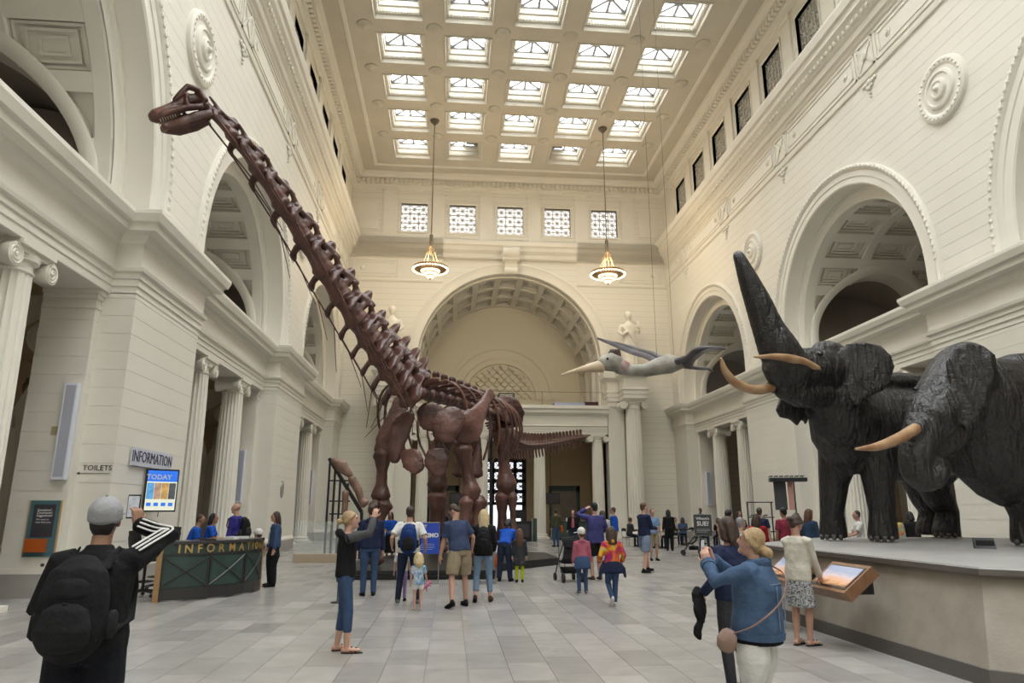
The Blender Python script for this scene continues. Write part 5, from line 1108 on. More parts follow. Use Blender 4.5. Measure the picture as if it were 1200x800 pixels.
        if st in ('bun', 'pony', 'lowbun'):
            for s in (-1, 1): hm.tube([h(s * .045, .06, .07), h(s * .076, .01, .03), h(s * .06, -.06, -.02)], [.02 * hk, .026 * hk, .03 * hk], 8)
        if st == 'bun': hm.ball(h(0, -.15, -.0), (.045 * hk, .042 * hk, .045 * hk), 12, 8); hm.tube([h(0, -.1, .0), h(0, -.14, 0)], .03 * hk, 8)
        if st == 'lowbun': hm.ball(h(0, -.145, -.05), (.06 * hk, .05 * hk, .05 * hk), 12, 8, RM); hm.tube([h(0, -.14, -.06), h(.02, -.16, -.1)], [.03 * hk, .012 * hk], 8); hm.tube([h(0, -.09, -.02), h(0, -.14, -.05)], .04 * hk, 8)
        if st == 'pony': hm.tube([h(0, -.1, .02), h(0, -.15, -.01), h(0, -.155, -.12), h(0, -.135, -.2)], [.03 * hk, .035 * hk, .032 * hk, .012 * hk], 8)
        blob(hm, 'hair', HAIR[hc], o, hv, 2)
    if cap:
        cm = MB(); cm.ball(h(0, -.02, .052), (.094 * hk, .112 * hk, .098 * hk), 18, 12, RM); cm.tube([h(0, -.02, .005), h(0, -.02, .05)], [(.094 * hk, .112 * hk), (.094 * hk, .112 * hk)], 18, up=RM @ V(0, 1, 0), round_end=False)
        co = blob(cm, 'cap', C(cap[0]), o, max(hv, .01), 1)
        d = math.radians(cap[1]); bx = lambda f, sd, z: h(math.sin(d) * f + math.cos(d) * sd, math.cos(d) * f - math.sin(d) * sd - .012, z)
        b = MB(); b.tube([bx(.08, 0, .03), bx(.13, 0, .028), bx(.175, 0, .018)], [(.078 * hk, .006 * hk), (.07 * hk, .006 * hk), (.045 * hk, .006 * hk)], 12, up=RM @ V(0, 0, 1)); b.build('brim', C(cap[0]), co, True)
        MB().ball(h(0, -.02, .15), .01 * hk, 8, 5).build('button', C(cap[0]), co, True)
    PEOPLE.append(o)
    o_info = dict(o=o, k=k, at=at, S=S, E=E, W=Wr, h=h, fwd=fwd, side=side, u=u, LG=LG, w=w, Hc=Hc)
    return o_info
def worn(pi, name, label, cat, group=None):
    o = pi['o']; return empty(name, label, cat, group, o.location, o.rotation_euler.z)
def backpack(pi, label, col, accent='charcoal', k2=1.0, group=None):
    k = pi['k'] * k2; at, f, sd = pi['at'], pi['fwd'], pi['side']; e = worn(pi, 'backpack', label, 'backpack', group); w = pi['w']
    back = lambda z, x, y: at(z) + sd * x * k - f * (.125 * w * pi['k'] + .015 + y * k)
    m = MB(); m.tube([back(.03, 0, .09), back(.1, 0, .1), back(.3, 0, .1), back(.42, 0, .08), back(.47, 0, .05)], [(.13 * k, .075 * k), (.16 * k, .1 * k), (.155 * k, .095 * k), (.13 * k, .075 * k), (.09 * k, .045 * k)], 18, up=f); blob(m, 'bag', C(col), e, .012, 3)
    m = MB(); m.tube([back(.06, 0, .17), back(.14, 0, .185), back(.24, 0, .18)], [(.11 * k, .04 * k), (.125 * k, .045 * k), (.10 * k, .04 * k)], 16, up=f); blob(m, 'front_pocket', C(accent), e, .012, 2)
    m = MB(); m.tube([back(.3, 0, .165), back(.37, 0, .155)], [(.1 * k, .035 * k), (.085 * k, .035 * k)], 14, up=f); blob(m, 'top_pocket', C(col), e, .012, 2)
    for s in (-1, 1):
        sh = at(.52) + sd * s * .10 * pi['k'] * w; MB().tube([back(.44, s * .08, 0), sh + pi['u'] * .0, at(.46) + sd * s * .125 * pi['k'] * w + f * .115 * pi['k'] * w, at(.3) + sd * s * .14 * pi['k'] * w + f * .13 * w * pi['k'], at(.14) + sd * s * .175 * w * pi['k'], back(.1, s * .13, 0)], [(.03 * k, .009)] * 6, 8, up=f).build('strap', C(accent), e, True)
    MB().tube([back(.46, -.04, .02), back(.5, 0, .03), back(.46, .04, .02)], .01 * k, 6).build('handle', C(accent), e, True)
    MB().tube(spline([back(.08, -.13, .14), back(.3, -.13, .14), back(.42, -.07, .13), back(.44, 0, .13), back(.42, .07, .13), back(.3, .13, .14), back(.08, .13, .14)], 24), .004 * k, 5).build('zip', C('greyshoe'), e, True)
    for s in (-1, 1): MB().tube([back(.1, s * .16, .06), back(.2, s * .165, .06)], [(.03 * k, .05 * k), (.02 * k, .045 * k)], 10, up=f).build('side_pocket', C(accent), e, True)
    MB().tube([back(.2, -.13, .15), back(.27, 0, .205), back(.2, .13, .15)], [(.012 * k, .004)] * 3, 6, up=f).build('compression_strap', C(accent), e, True)
    return e
def phone(pi, pos, label, rx=0, rzz=0, lit=True):
    e = worn(pi, 'phone', label, 'phone'); k = pi['k']; b = MB().box(-.037, .037, -.005, .005, -.075, .075).build('case', C('black'), e)
    b.location = V(*pos) * k; b.rotation_euler = (rx, 0, rzz)
    if lit: s = MB().box(-.033, .033, -.0065, -.005, -.066, .066).build('screen', mat('phone_screen', (.2, .2, .22), .2, emit=(.6, .63, .65), estr=.35, var=.6, vscale=30), b)
    return e
def g(px, py): v = atZ(px, py); return (v.x, v.y, 0)
def gy(px, Y): v = atY(px, 640, Y); return (v.x, Y, 0)
HOLD = dict(rh=(.05, .36, 1.46), lh=(-.06, .36, 1.44), rpole=(.8, 0, -.6), lpole=(-.8, 0, -.6), rhn=(-.4, .2, .3), lhn=(.4, .2, .3), rcurl=.55, lcurl=.55, hdir=((-.1, .3, .9), (.1, .3, .9)))

# --- foreground
m1 = person((-2.06, 4.45, 0), 6, 1.745, 'man in black track jacket and grey cap raising a phone', 'black', 'blackdenim', 'tan', ('cap', 'black'), 1.0, lh=(-.2, .26, 1.08), lpole=(-.55, -.9, -.1), rh=(.10, .30, 1.60), rpole=(1, -.3, -.25), cap=('capgrey', 8) if C('capgrey', (.30, .30, .31)) else None, head=(.1, .16), vox=.008, wide=1.16, collar=True, topfit=1.6, pantfit=1.15, rcurl=.8, rhn=(-.5, .4, 0), hdir=((-.15, .1, 1), None))
backpack(m1, 'black backpack with grey tabs on the man in the track jacket', 'black', 'blackpack' if C('blackpack', (.014, .014, .015)) else 0, 1.15)
for z_ in (.31, .36): bb = V(0, 0, 0); e2_ = [q for q in bpy.data.objects if q.get('label', '').startswith('black backpack with grey tabs')][0]; MB().box(-.012, .022, -.355, -.335, m1['at'](z_ - .06).z, m1['at'](z_ - .03).z).build('grey_tab', C('skyblue') if False else mat('tab_grey', (.45, .45, .46), .5), e2_)
phone(m1, (.055, .33, 1.71), 'phone held up by the man in the grey cap')
for j in range(3):                                     # three white stripes down the raised sleeve
    a, e_, w_ = m1['S'][1], m1['E'][1], m1['W'][1]; k = m1['k']; t1 = (e_ - a).normalized(); t2 = (w_ - e_).normalized(); n1 = V(0, -1, .75); n1 = (n1 - t1 * n1.dot(t1)).normalized(); n2 = V(.5, -1, .2); n2 = (n2 - t2 * n2.dot(t2)).normalized(); s1, s2 = t1.cross(n1), t2.cross(n2)
    sh = (j - 1) * .026; nm_ = (n1 + n2).normalized(); sm_ = (s1 + s2).normalized()
    pts = [a.lerp(e_, .05) + n1 * .082 + s1 * sh, a.lerp(e_, .5) + n1 * .074 + s1 * sh, a.lerp(e_, .85) + n1 * .066 + s1 * sh, e_ + nm_ * .066 + sm_ * sh, e_.lerp(w_, .3) + n2 * .06 + s2 * sh, e_.lerp(w_, .8) + n2 * .053 + s2 * sh]
    MB().tube(spline(pts, 18), [(.008, .005)] * 18, 6, up=n1).build('sleeve_stripe', C('white'), m1['o'], True)
d1 = person((2.26, 5.25, 0), 50, 1.56, 'woman in denim jacket and white trousers photographing with both hands', 'denimjacket', 'white', 'fair', ('lowbun', 'blond'), .97, head=(0, .22), lean=-.06, vox=.008, wide=1.3, topfit=2.7, hem=.02, pantfit=1.22, collar=True, **HOLD)
phone(d1, (0, .43, 1.56), 'phone in pale printed case held by the woman in the denim jacket', .1)
blob(MB().tube([d1['at'](-.085), d1['at'](.02)], [(.222, .178), (.215, .17)], 18, up=V(0, 1, 0), round_end=False), 'undershirt', C('black'), d1['o'], .01, 2)
MB().tube([d1['at'](-.05), d1['at'](.0)], [(.236, .189), (.238, .19)], 24, up=V(0, 1, 0), round_end=False).build('hem_band', C('denimjacket'), d1['o'], 40)
MB().tube(spline([d1['at'](.37) + V(x_, -math.sqrt(max(0, .16 ** 2 - (x_ * .75) ** 2)) - .0, 0) for x_ in (-.2, -.12, 0, .12, .2)], 12), .004, 5).build('yoke_seam', C('denimlight'), d1['o'], True)
a = d1['at']; MB().tube(spline([a(.50) + V(.09, .06, 0), a(.535) + V(.085, -.05, 0), a(.54) + V(0, -.10, 0), a(.535) + V(-.085, -.05, 0), a(.50) + V(-.09, .06, 0)], 16), [(.012, .035)] * 16, 8).build('collar', C('denimjacket'), d1['o'], True)
for s in (-1, 1):
    E_, W_ = d1['E'][s], d1['W'][s]; MB().tube([E_.lerp(W_, .78), E_.lerp(W_, .98)], [.058, .062], 14, up=V(0, 1, .1), round_end=False).build('cuff', C('denimjacket'), d1['o'], 40)
    MB().tube(spline([a(.36) + V(s * .09, -.168, 0), a(.2) + V(s * .08, -.175, 0), a(.02) + V(s * .07, -.182, 0)], 10), .004, 5).build('back_seam', C('denimlight'), d1['o'], True)
e = worn(d1, 'shoulder_bag', 'small beige shoulder bag on a thin strap at the denim jacket woman\'s side', 'bag'); a = d1['at']
MB().tube(spline([a(.53) + V(.10, -.03, 0), a(.44) + V(.05, -.19, 0), a(.25) + V(-.1, -.2, 0), a(.08) + V(-.25, -.06, 0), a(.0) + V(-.27, .10, 0)], 16), [(.012, .005)] * 16, 6, up=V(0, -1, 0)).build('strap', C('bag'), e, True)
MB().tube([a(.0) + V(-.26, .12, 0), a(-.06) + V(-.27, .14, 0), a(-.11) + V(-.265, .15, 0)], [(.035, .06), (.045, .075), (.035, .065)], 12, up=V(0, 1, 0)).build('pouch', C('bag'), e, True)
wl = person(g(400, 764), -82, 1.68, 'blonde woman in grey-sleeved hoodie and capri jeans photographing the skeleton', 'black', 'denim', 'fair', ('bun', 'blond'), .0, plen=.80, shoes=None, sole='brownleather', head=(-.1, .12), vox=.009, hood=True, lean=.0, rh=(.05, .33, 1.66), lh=(-.05, .33, 1.65), rpole=(.6, 0, -.8), lpole=(-.6, 0, -.8), rhn=(-.4, .2, .3), lhn=(.4, .2, .3), rcurl=.6, lcurl=.6, hdir=((-.1, .2, .95), (.1, .2, .95)), rf=(.09, .06, .085), lf=(-.1, -.06, .085), wide=.95)
for s in (-1, 1):
    S_, E_, W_ = wl['S'][s], wl['E'][s], wl['W'][s]; MB().tube([S_ - wl['side'] * s * .05, S_, S_.lerp(E_, .5), E_, E_.lerp(W_, .5), E_.lerp(W_, .85)], [.06, .066, .06, .054, .05, .045], 12, up=V(0, 1, .1)).build('sleeve', C('hoodgrey'), wl['o'], True)
phone(wl, (0, .38, 1.78), 'phone held up by the blonde woman in the hoodie', 0, 0, False)
sw = person(g(943, 756), -62, 1.62, 'woman in white cardigan and patterned skirt reading the elephant screen', 'cream', 'skirtprint', 'light', ('bun', 'brown'), 1.0, skirt=.42, shoes=None, sole='black', head=(-.1, -.45), lean=.06, vox=.009, hem=.06, topfit=1.6, rh=(.16, .26, .92), lh=(-.1, .26, .92), rf=(.08, .02, .085), lf=(-.07, -.06, .085))
nv = person((2.75, 6.9, 0), 25, 1.62, 'person in navy jacket behind the denim jacket woman carrying a black coat', 'navy', 'charcoal', 'light', ('bob', 'brown'), 1.0, head=(.1, 0), vox=.011, topfit=1.6, wide=1.1, lh=(-.30, .12, .98))
e = worn(nv, 'black_coat', 'black coat dangling from the arm of the person in navy', 'coat'); q = MB(); q.tube(spline([(-.30, .17, .99), (-.30, .17, .88), (-.27, .16, .76), (-.29, .15, .66), (-.26, .15, .6)], 14), [(.03, .05), (.05, .07), (.07, .08), (.06, .085), (.075, .08), (.06, .085), (.07, .075), (.055, .08), (.065, .07), (.05, .065), (.06, .06), (.04, .05), (.035, .04), (.02, .03)], 10, up=(0, 1, 0)); q.tube(spline([(-.31, .15, .9), (-.36, .13, .75), (-.33, .12, .62), (-.39, .12, .52), (-.38, .1, .44)], 14), [(.04, .04), (.05, .045), (.045, .05), (.055, .045), (.045, .05), (.05, .04), (.04, .045), (.045, .04), (.05, .045), (.055, .05), (.05, .045), (.06, .04), (.05, .035), (.03, .03)], 10, up=(0, 1, 0)); q.v = [((x + .3) * .8 - .3, (y - .15) * .8 + .15, (z - .98) * .8 + .94) for x, y, z in q.v]; blob(q, 'coat', C('black'), e, .011, 1)

# --- around the skeleton
person(g(431, 699), 12, 1.80, 'man in navy hoodie and jeans behind the blonde photographer', 'navy', 'denim', 'light', ('short', 'brown'), 1.0, hood=True, topfit=1.5, sole='white', vox=.013, wide=1.08)
wb = person(g(477, 708), 0, 1.76, 'man in white T-shirt and dark trousers with a blue backpack', 'white', 'denimdark', 'light', ('short', 'brown'), .45, shoes='greyshoe', sole='white', rf=(.2, -.05, .085), lf=(-.18, .06, .085), topfit=1.6, rh=(.30, .06, .98), lh=(-.32, .06, 1.02), wide=1.1)
backpack(wb, 'blue and black backpack on the man in the white T-shirt', 'bluebag', 'blackpack', 1.0)
td = person(g(489, 715), 8, .90, 'blond toddler in bright printed shirt holding a pink doll', 'toddlerprint', 'white', 'fair', ('bob', 'pale'), .45, hem=.08, plen=.3, shoes=None, hs=1.55, wide=1.1, rh=(.36, .2, .72), vox=.011)
e = worn(td, 'doll', 'pink doll dangling from the toddler\'s hand', 'doll'); q = MB(); k = td['k']; w_ = td['W'][1]; q.ball(w_ + V(.05, .05, -.02), .035, 10, 8); q.tube([w_ + V(.03, .04, -.04), w_ + V(-.02, .02, -.09)], [.035, .03], 8); q.tube([w_ + V(-.02, .02, -.09), w_ + V(-.06, .02, -.13)], .014, 6); q.tube([w_ + V(0, .02, -.09), w_ + V(.0, .02, -.16)], .014, 6); q.tube([w_ + V(.02, .03, -.05), w_ + V(.08, .02, -.08)], .012, 6); blob(q, 'doll_body', C('hotpink'), e, .009, 2)
person(g(470, 704), 0, 1.05, 'small child in lilac leggings half hidden behind the man with the blue backpack', 'white', 'lilac', 'fair', ('long', 'brown'), .45, hs=1.4)
gs = person(g(538, 711), 28, 1.82, 'man in slate T-shirt and khaki shorts stooping to look down', 'slate', 'khaki', 'light', ('short', 'brown'), .45, plen=.46, lean=.28, tilt=-.05, head=(.55, -.65), glasses=True, rf=(.16, .06, .085), lf=(-.24, -.18, .12), footpitch=(0, .35), lh=(-.28, .22, .78), rh=(.36, .2, .95), pantfit=1.35, topfit=1.5, sole='black', wide=1.08)
bl = person(g(566, 705), -4, 1.70, 'blonde woman in black cardigan and rolled pale jeans with a black backpack', 'black', 'denimlight', 'fair', ('long', 'pale'), 1.0, plen=.88, shoes='brownleather', lf=(-.15, -.12, .11), footpitch=(0, .4), rf=(.14, .06, .085), hem=.05, topfit=1.4, lh=(-.2, .2, .95), rh=(.2, .2, .95))
backpack(bl, 'small black backpack on the blonde woman in pale jeans', 'blackpack', 'black', .82)
bp = person(g(591, 681), -20, 1.62, 'person in dark jeans and royal blue shirt bending over by the platform', 'royal', 'denimdark', 'tan', ('bob', 'black'), .45, lean=.75, head=(0, -.5), pantfit=1.25, rf=(.16, 0, .085), lf=(-.14, 0, .085), rh=(.1, .55, .85), lh=(-.1, .5, .8))
e = worn(bp, 'orange_bag', 'orange bag hanging beside the bending person in dark jeans', 'bag'); blob(MB().tube([(-.2, .12, .62), (-.2, .12, .45), (-.2, .12, .34)], [(.05, .03), (.1, .07), (.08, .06)], 12, up=(0, 1, 0)), 'pouch', C('orange'), e, .012, 2); MB().tube([(-.2, .12, .62), (-.19, .14, .8), (-.15, .3, .86)], .01, 6).build('strap', C('orange'), e)
person(g(609, 682), 0, 1.20, 'girl in grey coat, pink hem and lime leggings', 'charcoal', 'lime', 'fair', ('long', 'auburn'), .9, hem=.36, hs=1.3, shoes='black', topfit=1.7)
person(g(456, 658), 168, 1.64, 'guide in blue polo and black skirt standing behind the platform', 'royal', 'black', 'tan', ('wavy', 'black'), .45, skirt=.62, shoes=None, sole='brownleather', rh=(.08, .26, 1.08), lh=(-.08, .26, 1.05), vox=.018)
person(gy(517, 27.2), -10, 1.78, 'man in dark shirt and jeans beyond the blue sign', 'navy', 'denim', 'tan', ('short', 'black'), .45, vox=.018, rf=(.16, -.1, .085), lf=(-.2, .1, .085))

# --- middle of the hall, right of the skeleton
dd = person(g(699, 680), 18, 1.88, 'man in purple-blue shirt and black shorts behind the pushchair with a hand to his face', 'purple', 'black', 'light', ('short', 'black'), .97, plen=.44, lh=(-.10, .24, 1.60), lpole=(-1, .2, -.5), rh=(.3, .25, 1.05), topfit=1.9, hem=.08, pantfit=1.4, shoes='brownleather', wide=1.15, sole='white')
person(g(683, 696), 3, 1.28, 'child in pink hoodie and white cap with a denim jacket round the waist', 'pink', 'denim', 'fair', ('cap', 'auburn'), 1.0, cap=('white', -75), hood=True, hs=1.25, shoes='greyshoe', sole='white', topfit=1.6)
tdk = person(g(719, 710), 2, 1.36, 'child in rainbow tie-dye hoodie walking away with a jacket tied on', 'tiedye', 'denim', 'fair', ('wavy', 'brown'), 1.0, hs=1.2, shoes='white', sole='white', hood=True, topfit=1.8, lf=(-.06, -.16, .2), footpitch=(0, .9), rf=(.06, .08, .085), lh=(-.28, .16, .98), rh=(.28, .16, .98))
def waist_jacket(pi, col, lab):
    e = worn(pi, 'tied_jacket', lab, 'jacket'); k = pi['k']; z = pi['at'](.06).z; m = MB(); m.tube([(0, 0, z + .03 * k), (0, -.02 * k, z - .08 * k), (0, -.06 * k, z - .26 * k)], [(.18 * k, .14 * k), (.2 * k, .16 * k), (.24 * k, .13 * k)], 16, up=(0, 1, 0), round_end=False)
    for s in (-1, 1): m.tube([(s * .16 * k, .08 * k, z), (s * .27 * k, -.02 * k, z - .16 * k), (s * .3 * k, -.02 * k, z - .34 * k)], [.05 * k, .05 * k, .035 * k], 8, up=(0, 1, 0))
    blob(m, 'jacket', C(col), e, .014, 2)
waist_jacket(tdk, 'navy', 'navy jacket tied round the waist of the tie-dye child'); 
PINK = [p for p in PEOPLE if 'pink hoodie' in p['label']][0]
e = empty('tied_jacket', 'denim jacket tied round the waist of the child in pink', 'jacket', None, PINK.location, PINK.rotation_euler.z); blob(MB().tube([(0, 0, .74), (0, -.02, .64), (0, -.04, .50)], [(.145, .12), (.17, .13), (.18, .115)], 16, up=(0, 1, 0), round_end=False), 'jacket', C('denim'), e, .014, 2)
person(g(708, 662), 8, 1.68, 'woman with long brown hair and cream cardigan behind the tall man', 'cream', 'khaki', 'fair', ('long', 'brown'), 1.0, hem=.3, topfit=1.6, vox=.016)
person(g(721, 653), 60, 1.80, 'guide in royal blue polo with folded hands and grey hair', 'royal', 'khaki', 'light', ('short', 'brown'), .45, rh=(.02, .3, 1.16), lh=(-.02, .28, 1.2), glasses=True, wide=1.12, vox=.016)
nm = person(g(757, 671), -66, 1.90, 'red-haired man in navy jumper and blue shorts holding a leaflet', 'navy', 'greyblue', 'fair', ('short', 'auburn'), 1.0, plen=.47, rh=(.1, .32, 1.1), lh=(-.08, .34, 1.1), pantfit=1.35, topfit=1.4, rf=(.13, -.16, .085), lf=(-.13, .2, .085), shoes='black', sole='black', vox=.015, head=(-.1, .05))
e = worn(nm, 'leaflet', 'folded leaflet in the hands of the red-haired man', 'leaflet'); lo_ = MB().box(-.07, .07, .36, .48, 1.235, 1.245).build('paper', C('white'), e)
person(gy(766, 24.5), 180, 1.74, 'walker in white trainers hidden behind the red-haired man', 'skyblue', 'khaki', 'light', ('short', 'brown'), .45, plen=.46, vox=.018)
person(gy(672, 31), 170, 1.70, 'woman in black top with open vest near the porch counter', 'black', 'denimdark', 'fair', ('bob', 'auburn'), 1.0, open_top='pink', vox=.02)
vm = person(gy(652, 34), 20, 1.74, 'person in dark jacket and jeans with an orange shoulder bag by the porch', 'olive', 'denim', 'tan', ('short', 'black'), 1.0, vox=.02, topfit=1.5)
e = worn(vm, 'shoulder_bag', 'orange shoulder bag on the person by the porch', 'bag'); blob(MB().tube([(.26, -.02, .95), (.27, -.02, .72)], [(.06, .12), (.08, .14)], 12, up=(0, 1, 0)), 'pouch', C('orange'), e, .02, 2)
# ------------------------------------------------------------ information desk and left side
mat('desk_green', (.030, .058, .050), .4, var=.15, vscale=4); mat('desk_dark', (.030, .028, .028), .35); mat('desk_gold', (.36, .22, .10), .4, .35); mat('gold_letter', (.60, .40, .15), .35, .6); mat('counter_top', (.05, .045, .045), .25); mat('paper_white', (.72, .72, .72), .7); mat('chair_black', (.015, .015, .017), .5); mat('chrome', (.5, .5, .52), .25, .9); mat('glass_clear', (.75, .82, .80), .05, alpha=.16)
La, Ma, Ra = atZ(181, 706), atZ(243, 702), atZ(304, 691)
def circ(a, b, c):
    ax, ay, bx, by, cx, cy = a.x, a.y, b.x, b.y, c.x, c.y; d = 2 * (ax * (by - cy) + bx * (cy - ay) + cx * (ay - by))
    ux = ((ax * ax + ay * ay) * (by - cy) + (bx * bx + by * by) * (cy - ay) + (cx * cx + cy * cy) * (ay - by)) / d; uy = ((ax * ax + ay * ay) * (cx - bx) + (bx * bx + by * by) * (ax - cx) + (cx * cx + cy * cy) * (bx - ax)) / d
    return Vector((ux, uy, 0))
CC = circ(La, Ma, Ra); CR = (Vector((La.x, La.y, 0)) - CC).length; ta = math.atan2(La.y - CC.y, La.x - CC.x); tb = math.atan2(Ra.y - CC.y, Ra.x - CC.x)
if tb < ta: tb += 2 * PI
DH = 1.1; desk = empty('information_desk', 'curved dark green information desk with gold lettering', 'desk', None, (Ma.x, Ma.y, 0)); dinv = Matrix.Translation((-Ma.x, -Ma.y, 0))
def kput(o, par=None):
    o.parent = par or desk
    if not par: o.matrix_parent_inverse = dinv
    return o
def arcw(t, r, z): a = ta + (tb - ta) * t; return Vector((CC.x + r * math.cos(a), CC.y + r * math.sin(a), z))
def arc_block(t0, t1, r0, r1, z0, z1, n=12): return MB().rings([[arcw(t0 + (t1 - t0) * i / n, r, z) for r, z in ((r0, z0), (r1, z0), (r1, z1), (r0, z1))] for i in range(n + 1)])
kput(arc_block(-.02, 1.02, CR - .75, CR + .02, DH - .05, DH).build('counter', 'counter_top')); kput(arc_block(0, 1, CR - .12, CR, .03, .2).build('kick_base', 'desk_dark')); kput(arc_block(0, 1, CR - .1, CR - .02, .2, DH - .05).build('front', 'desk_green'))
kput(arc_block(0, 1, CR - .03, CR, .83, .87).build('rail', 'desk_dark')); kput(arc_block(0, 1, CR - .03, CR, .2, .24).build('rail', 'desk_dark'))
for t in (0, 1): kput(arc_block(t - .018, t + .018, CR - .14, CR + .015, .0, DH - .05, 2).build('post', 'desk_gold'))
kput(MB().add([arcw(0, CR - .75, 0), arcw(0, CR, 0), arcw(0, CR, DH - .05), arcw(0, CR - .75, DH - .05), arcw(.015, CR - .75, 0), arcw(.015, CR, 0), arcw(.015, CR, DH - .05), arcw(.015, CR - .75, DH - .05)], [(0, 1, 2, 3), (7, 6, 5, 4), (0, 4, 5, 1), (3, 2, 6, 7), (0, 3, 7, 4)]).build('end_panel', 'desk_dark'))
for j in range(3):
    t0, t1 = .03 + j * .32, .03 + (j + 1) * .32 - .02
    pn = kput(arc_block(t0, t1, CR - .022, CR - .012, .26, .81, 8).build('panel', 'desk_green'))
    for q in (0, 1):
        m = MB(); R_ = []
        for i in range(9): f = i / 8; p = arcw(t0 + (t1 - t0) * f, CR - .002, .27 + .53 * (f if q else 1 - f)); R_.append(p)
        m.tube(R_, [(.018, .012)] * 9, 4, up=(R_[4] - CC).normalized()); b_ = m.build('brace', 'desk_dark'); b_.parent = pn; b_.matrix_parent_inverse = pn.matrix_world.inverted() if False else Matrix()
    for t in (t0, t1): b_ = arc_block(t - .006, t + .006, CR - .02, CR, .24, .83, 1).build('stile', 'desk_dark'); b_.parent = pn
WORD = 'INFORMATION'; wd_ = [.5, .95, .8, 1, .95, 1.2, 1, .9, .5, 1, .95]; tot = sum(wd_); acc = 0
for ch_, ww in zip(WORD, wd_):
    t = .1 + .84 * (acc + ww / 2) / tot; acc += ww; p = arcw(t, CR - .012, .95); a = ta + (tb - ta) * t
    l = put('letter', text_mesh(ch_, .225, .008, .004, .95), 'gold_letter'); l.location = p; l.rotation_euler = (0, 0, a + PI / 2); kput(l)
# things on the counter
for k, (t, r, nm_, lab, sz) in enumerate(((.62, .3, 'leaflet_stack', 'stack of pale leaflets on the information desk near the standing visitor', (.11, .08, .05)), (.35, .25, 'notepad', 'dark notepad lying on the information desk by the two attendants', (.15, .1, .03)), (.8, .3, 'leaflet_stack', 'stack of white leaflets at the end of the information desk by the denim-jacketed visitor', (.1, .07, .04)))):
    p = arcw(t, CR - r, DH); a_ = ta + (tb - ta) * t; q = MB().box(-sz[0], sz[0], -sz[1], sz[1], 0, sz[2]); q.box(-sz[0] * .96, sz[0] * .98, -sz[1] * .97, sz[1] * 1.02, sz[2], sz[2] + .006)
    tag(q.build(nm_, 'paper_white' if k != 1 else 'desk_dark', loc=p, rot=(0, 0, a_)), lab, 'leaflets' if k != 1 else 'notepad')
# two black office chairs
def office_chair(loc, rz, label, hz=.68):
    o = empty('office_chair', label, 'chair', 'tall office chairs by the desk', loc, rz)
    m = MB(); m.box(-.24, .24, -.24, .24, hz, hz + .07); blob(m, 'seat', 'chair_black', o, .02, 3); m = MB(); m.tube([(0, -.25, hz + .18), (0, -.29, hz + .42), (0, -.32, hz + .6)], [(.22, .03), (.24, .03), (.2, .025)], 12, up=(0, 1, 0)); blob(m, 'backrest', 'chair_black', o, .02, 2)
    MB().tube([(0, -.22, hz + .03), (0, -.27, hz + .25)], .025, 8).build('bracket', 'chair_black', o); MB().tube([(0, 0, .14), (0, 0, hz)], .03, 10).build('gas_lift', 'desk_dark', o); MB().lathe([(.2, .28), (.215, .29), (.2, .3), (.185, .29), (.2, .28)], 20).build('foot_ring', 'desk_dark', o)
    for i in range(5):
        a = 2 * PI * i / 5; l = MB().tube([(0, 0, .13), (.3 * math.cos(a), .3 * math.sin(a), .09)], [.03, .02], 8).build('base_arm', 'desk_dark', o); MB().lathe([(.035, -.02), (.035, .02)], 10, (.3 * math.cos(a), .3 * math.sin(a), .037), 'y').build('castor', 'desk_dark', l)
v = atZ(166, 699); office_chair((v.x, v.y, 0), -.6, 'tall black office chair on castors beside the end of the information desk'); v = atY(193, 650, 16.4); office_chair((v.x - .1, 16.4, 0), 2.6, 'tall black office chair behind the information desk', .72)
# people at the desk
person(gy(221, 16.35), -75, 1.62, 'attendant in royal blue shirt leaning on the desk', 'royal', 'denimdark', 'tan', ('short', 'brown'), .45, lean=.3, rh=(.1, .42, 1.12), lh=(-.12, .42, 1.14), vox=.015, head=(-.2, 0))
person(gy(243, 16.95), -80, 1.62, 'attendant with black hair and royal blue shirt at the desk', 'royal', 'denimdark', 'tan', ('bob', 'black'), .45, lean=.1, rh=(.12, .4, 1.13), lh=(-.12, .4, 1.13), vox=.015, head=(-.3, .1))
bm = person(gy(274, 18.6), 78, 1.86, 'bald man in indigo jacket with a black backpack at the desk', 'indigo' if C('indigo', (.035, .03, .20)) else 0, 'black', 'light', ('bald', 'black'), 1.0, vox=.015, topfit=1.6, head=(.2, 0), wide=1.1); backpack(bm, 'black backpack on the bald man at the desk', 'black', 'charcoal', 1.0)
person(gy(302, 16.75), 60, 1.22, 'child in white sun hat peeping over the end of the desk', 'red', 'denim', 'fair', ('cap', 'brown'), .45, cap=('white', 0), hs=1.3, vox=.014)
iw = person(g(318, 687), 112, 1.66, 'woman in denim jacket and wide black trousers at the end of the desk', 'denim', 'black', 'light', ('wavy', 'brown'), 1.0, pantfit=1.7, open_top='white', topfit=1.5, vox=.013, rh=(.26, .12, .9)); phone(iw, (.29, .2, .86), 'phone in the lowered hand of the woman at the desk', .3)
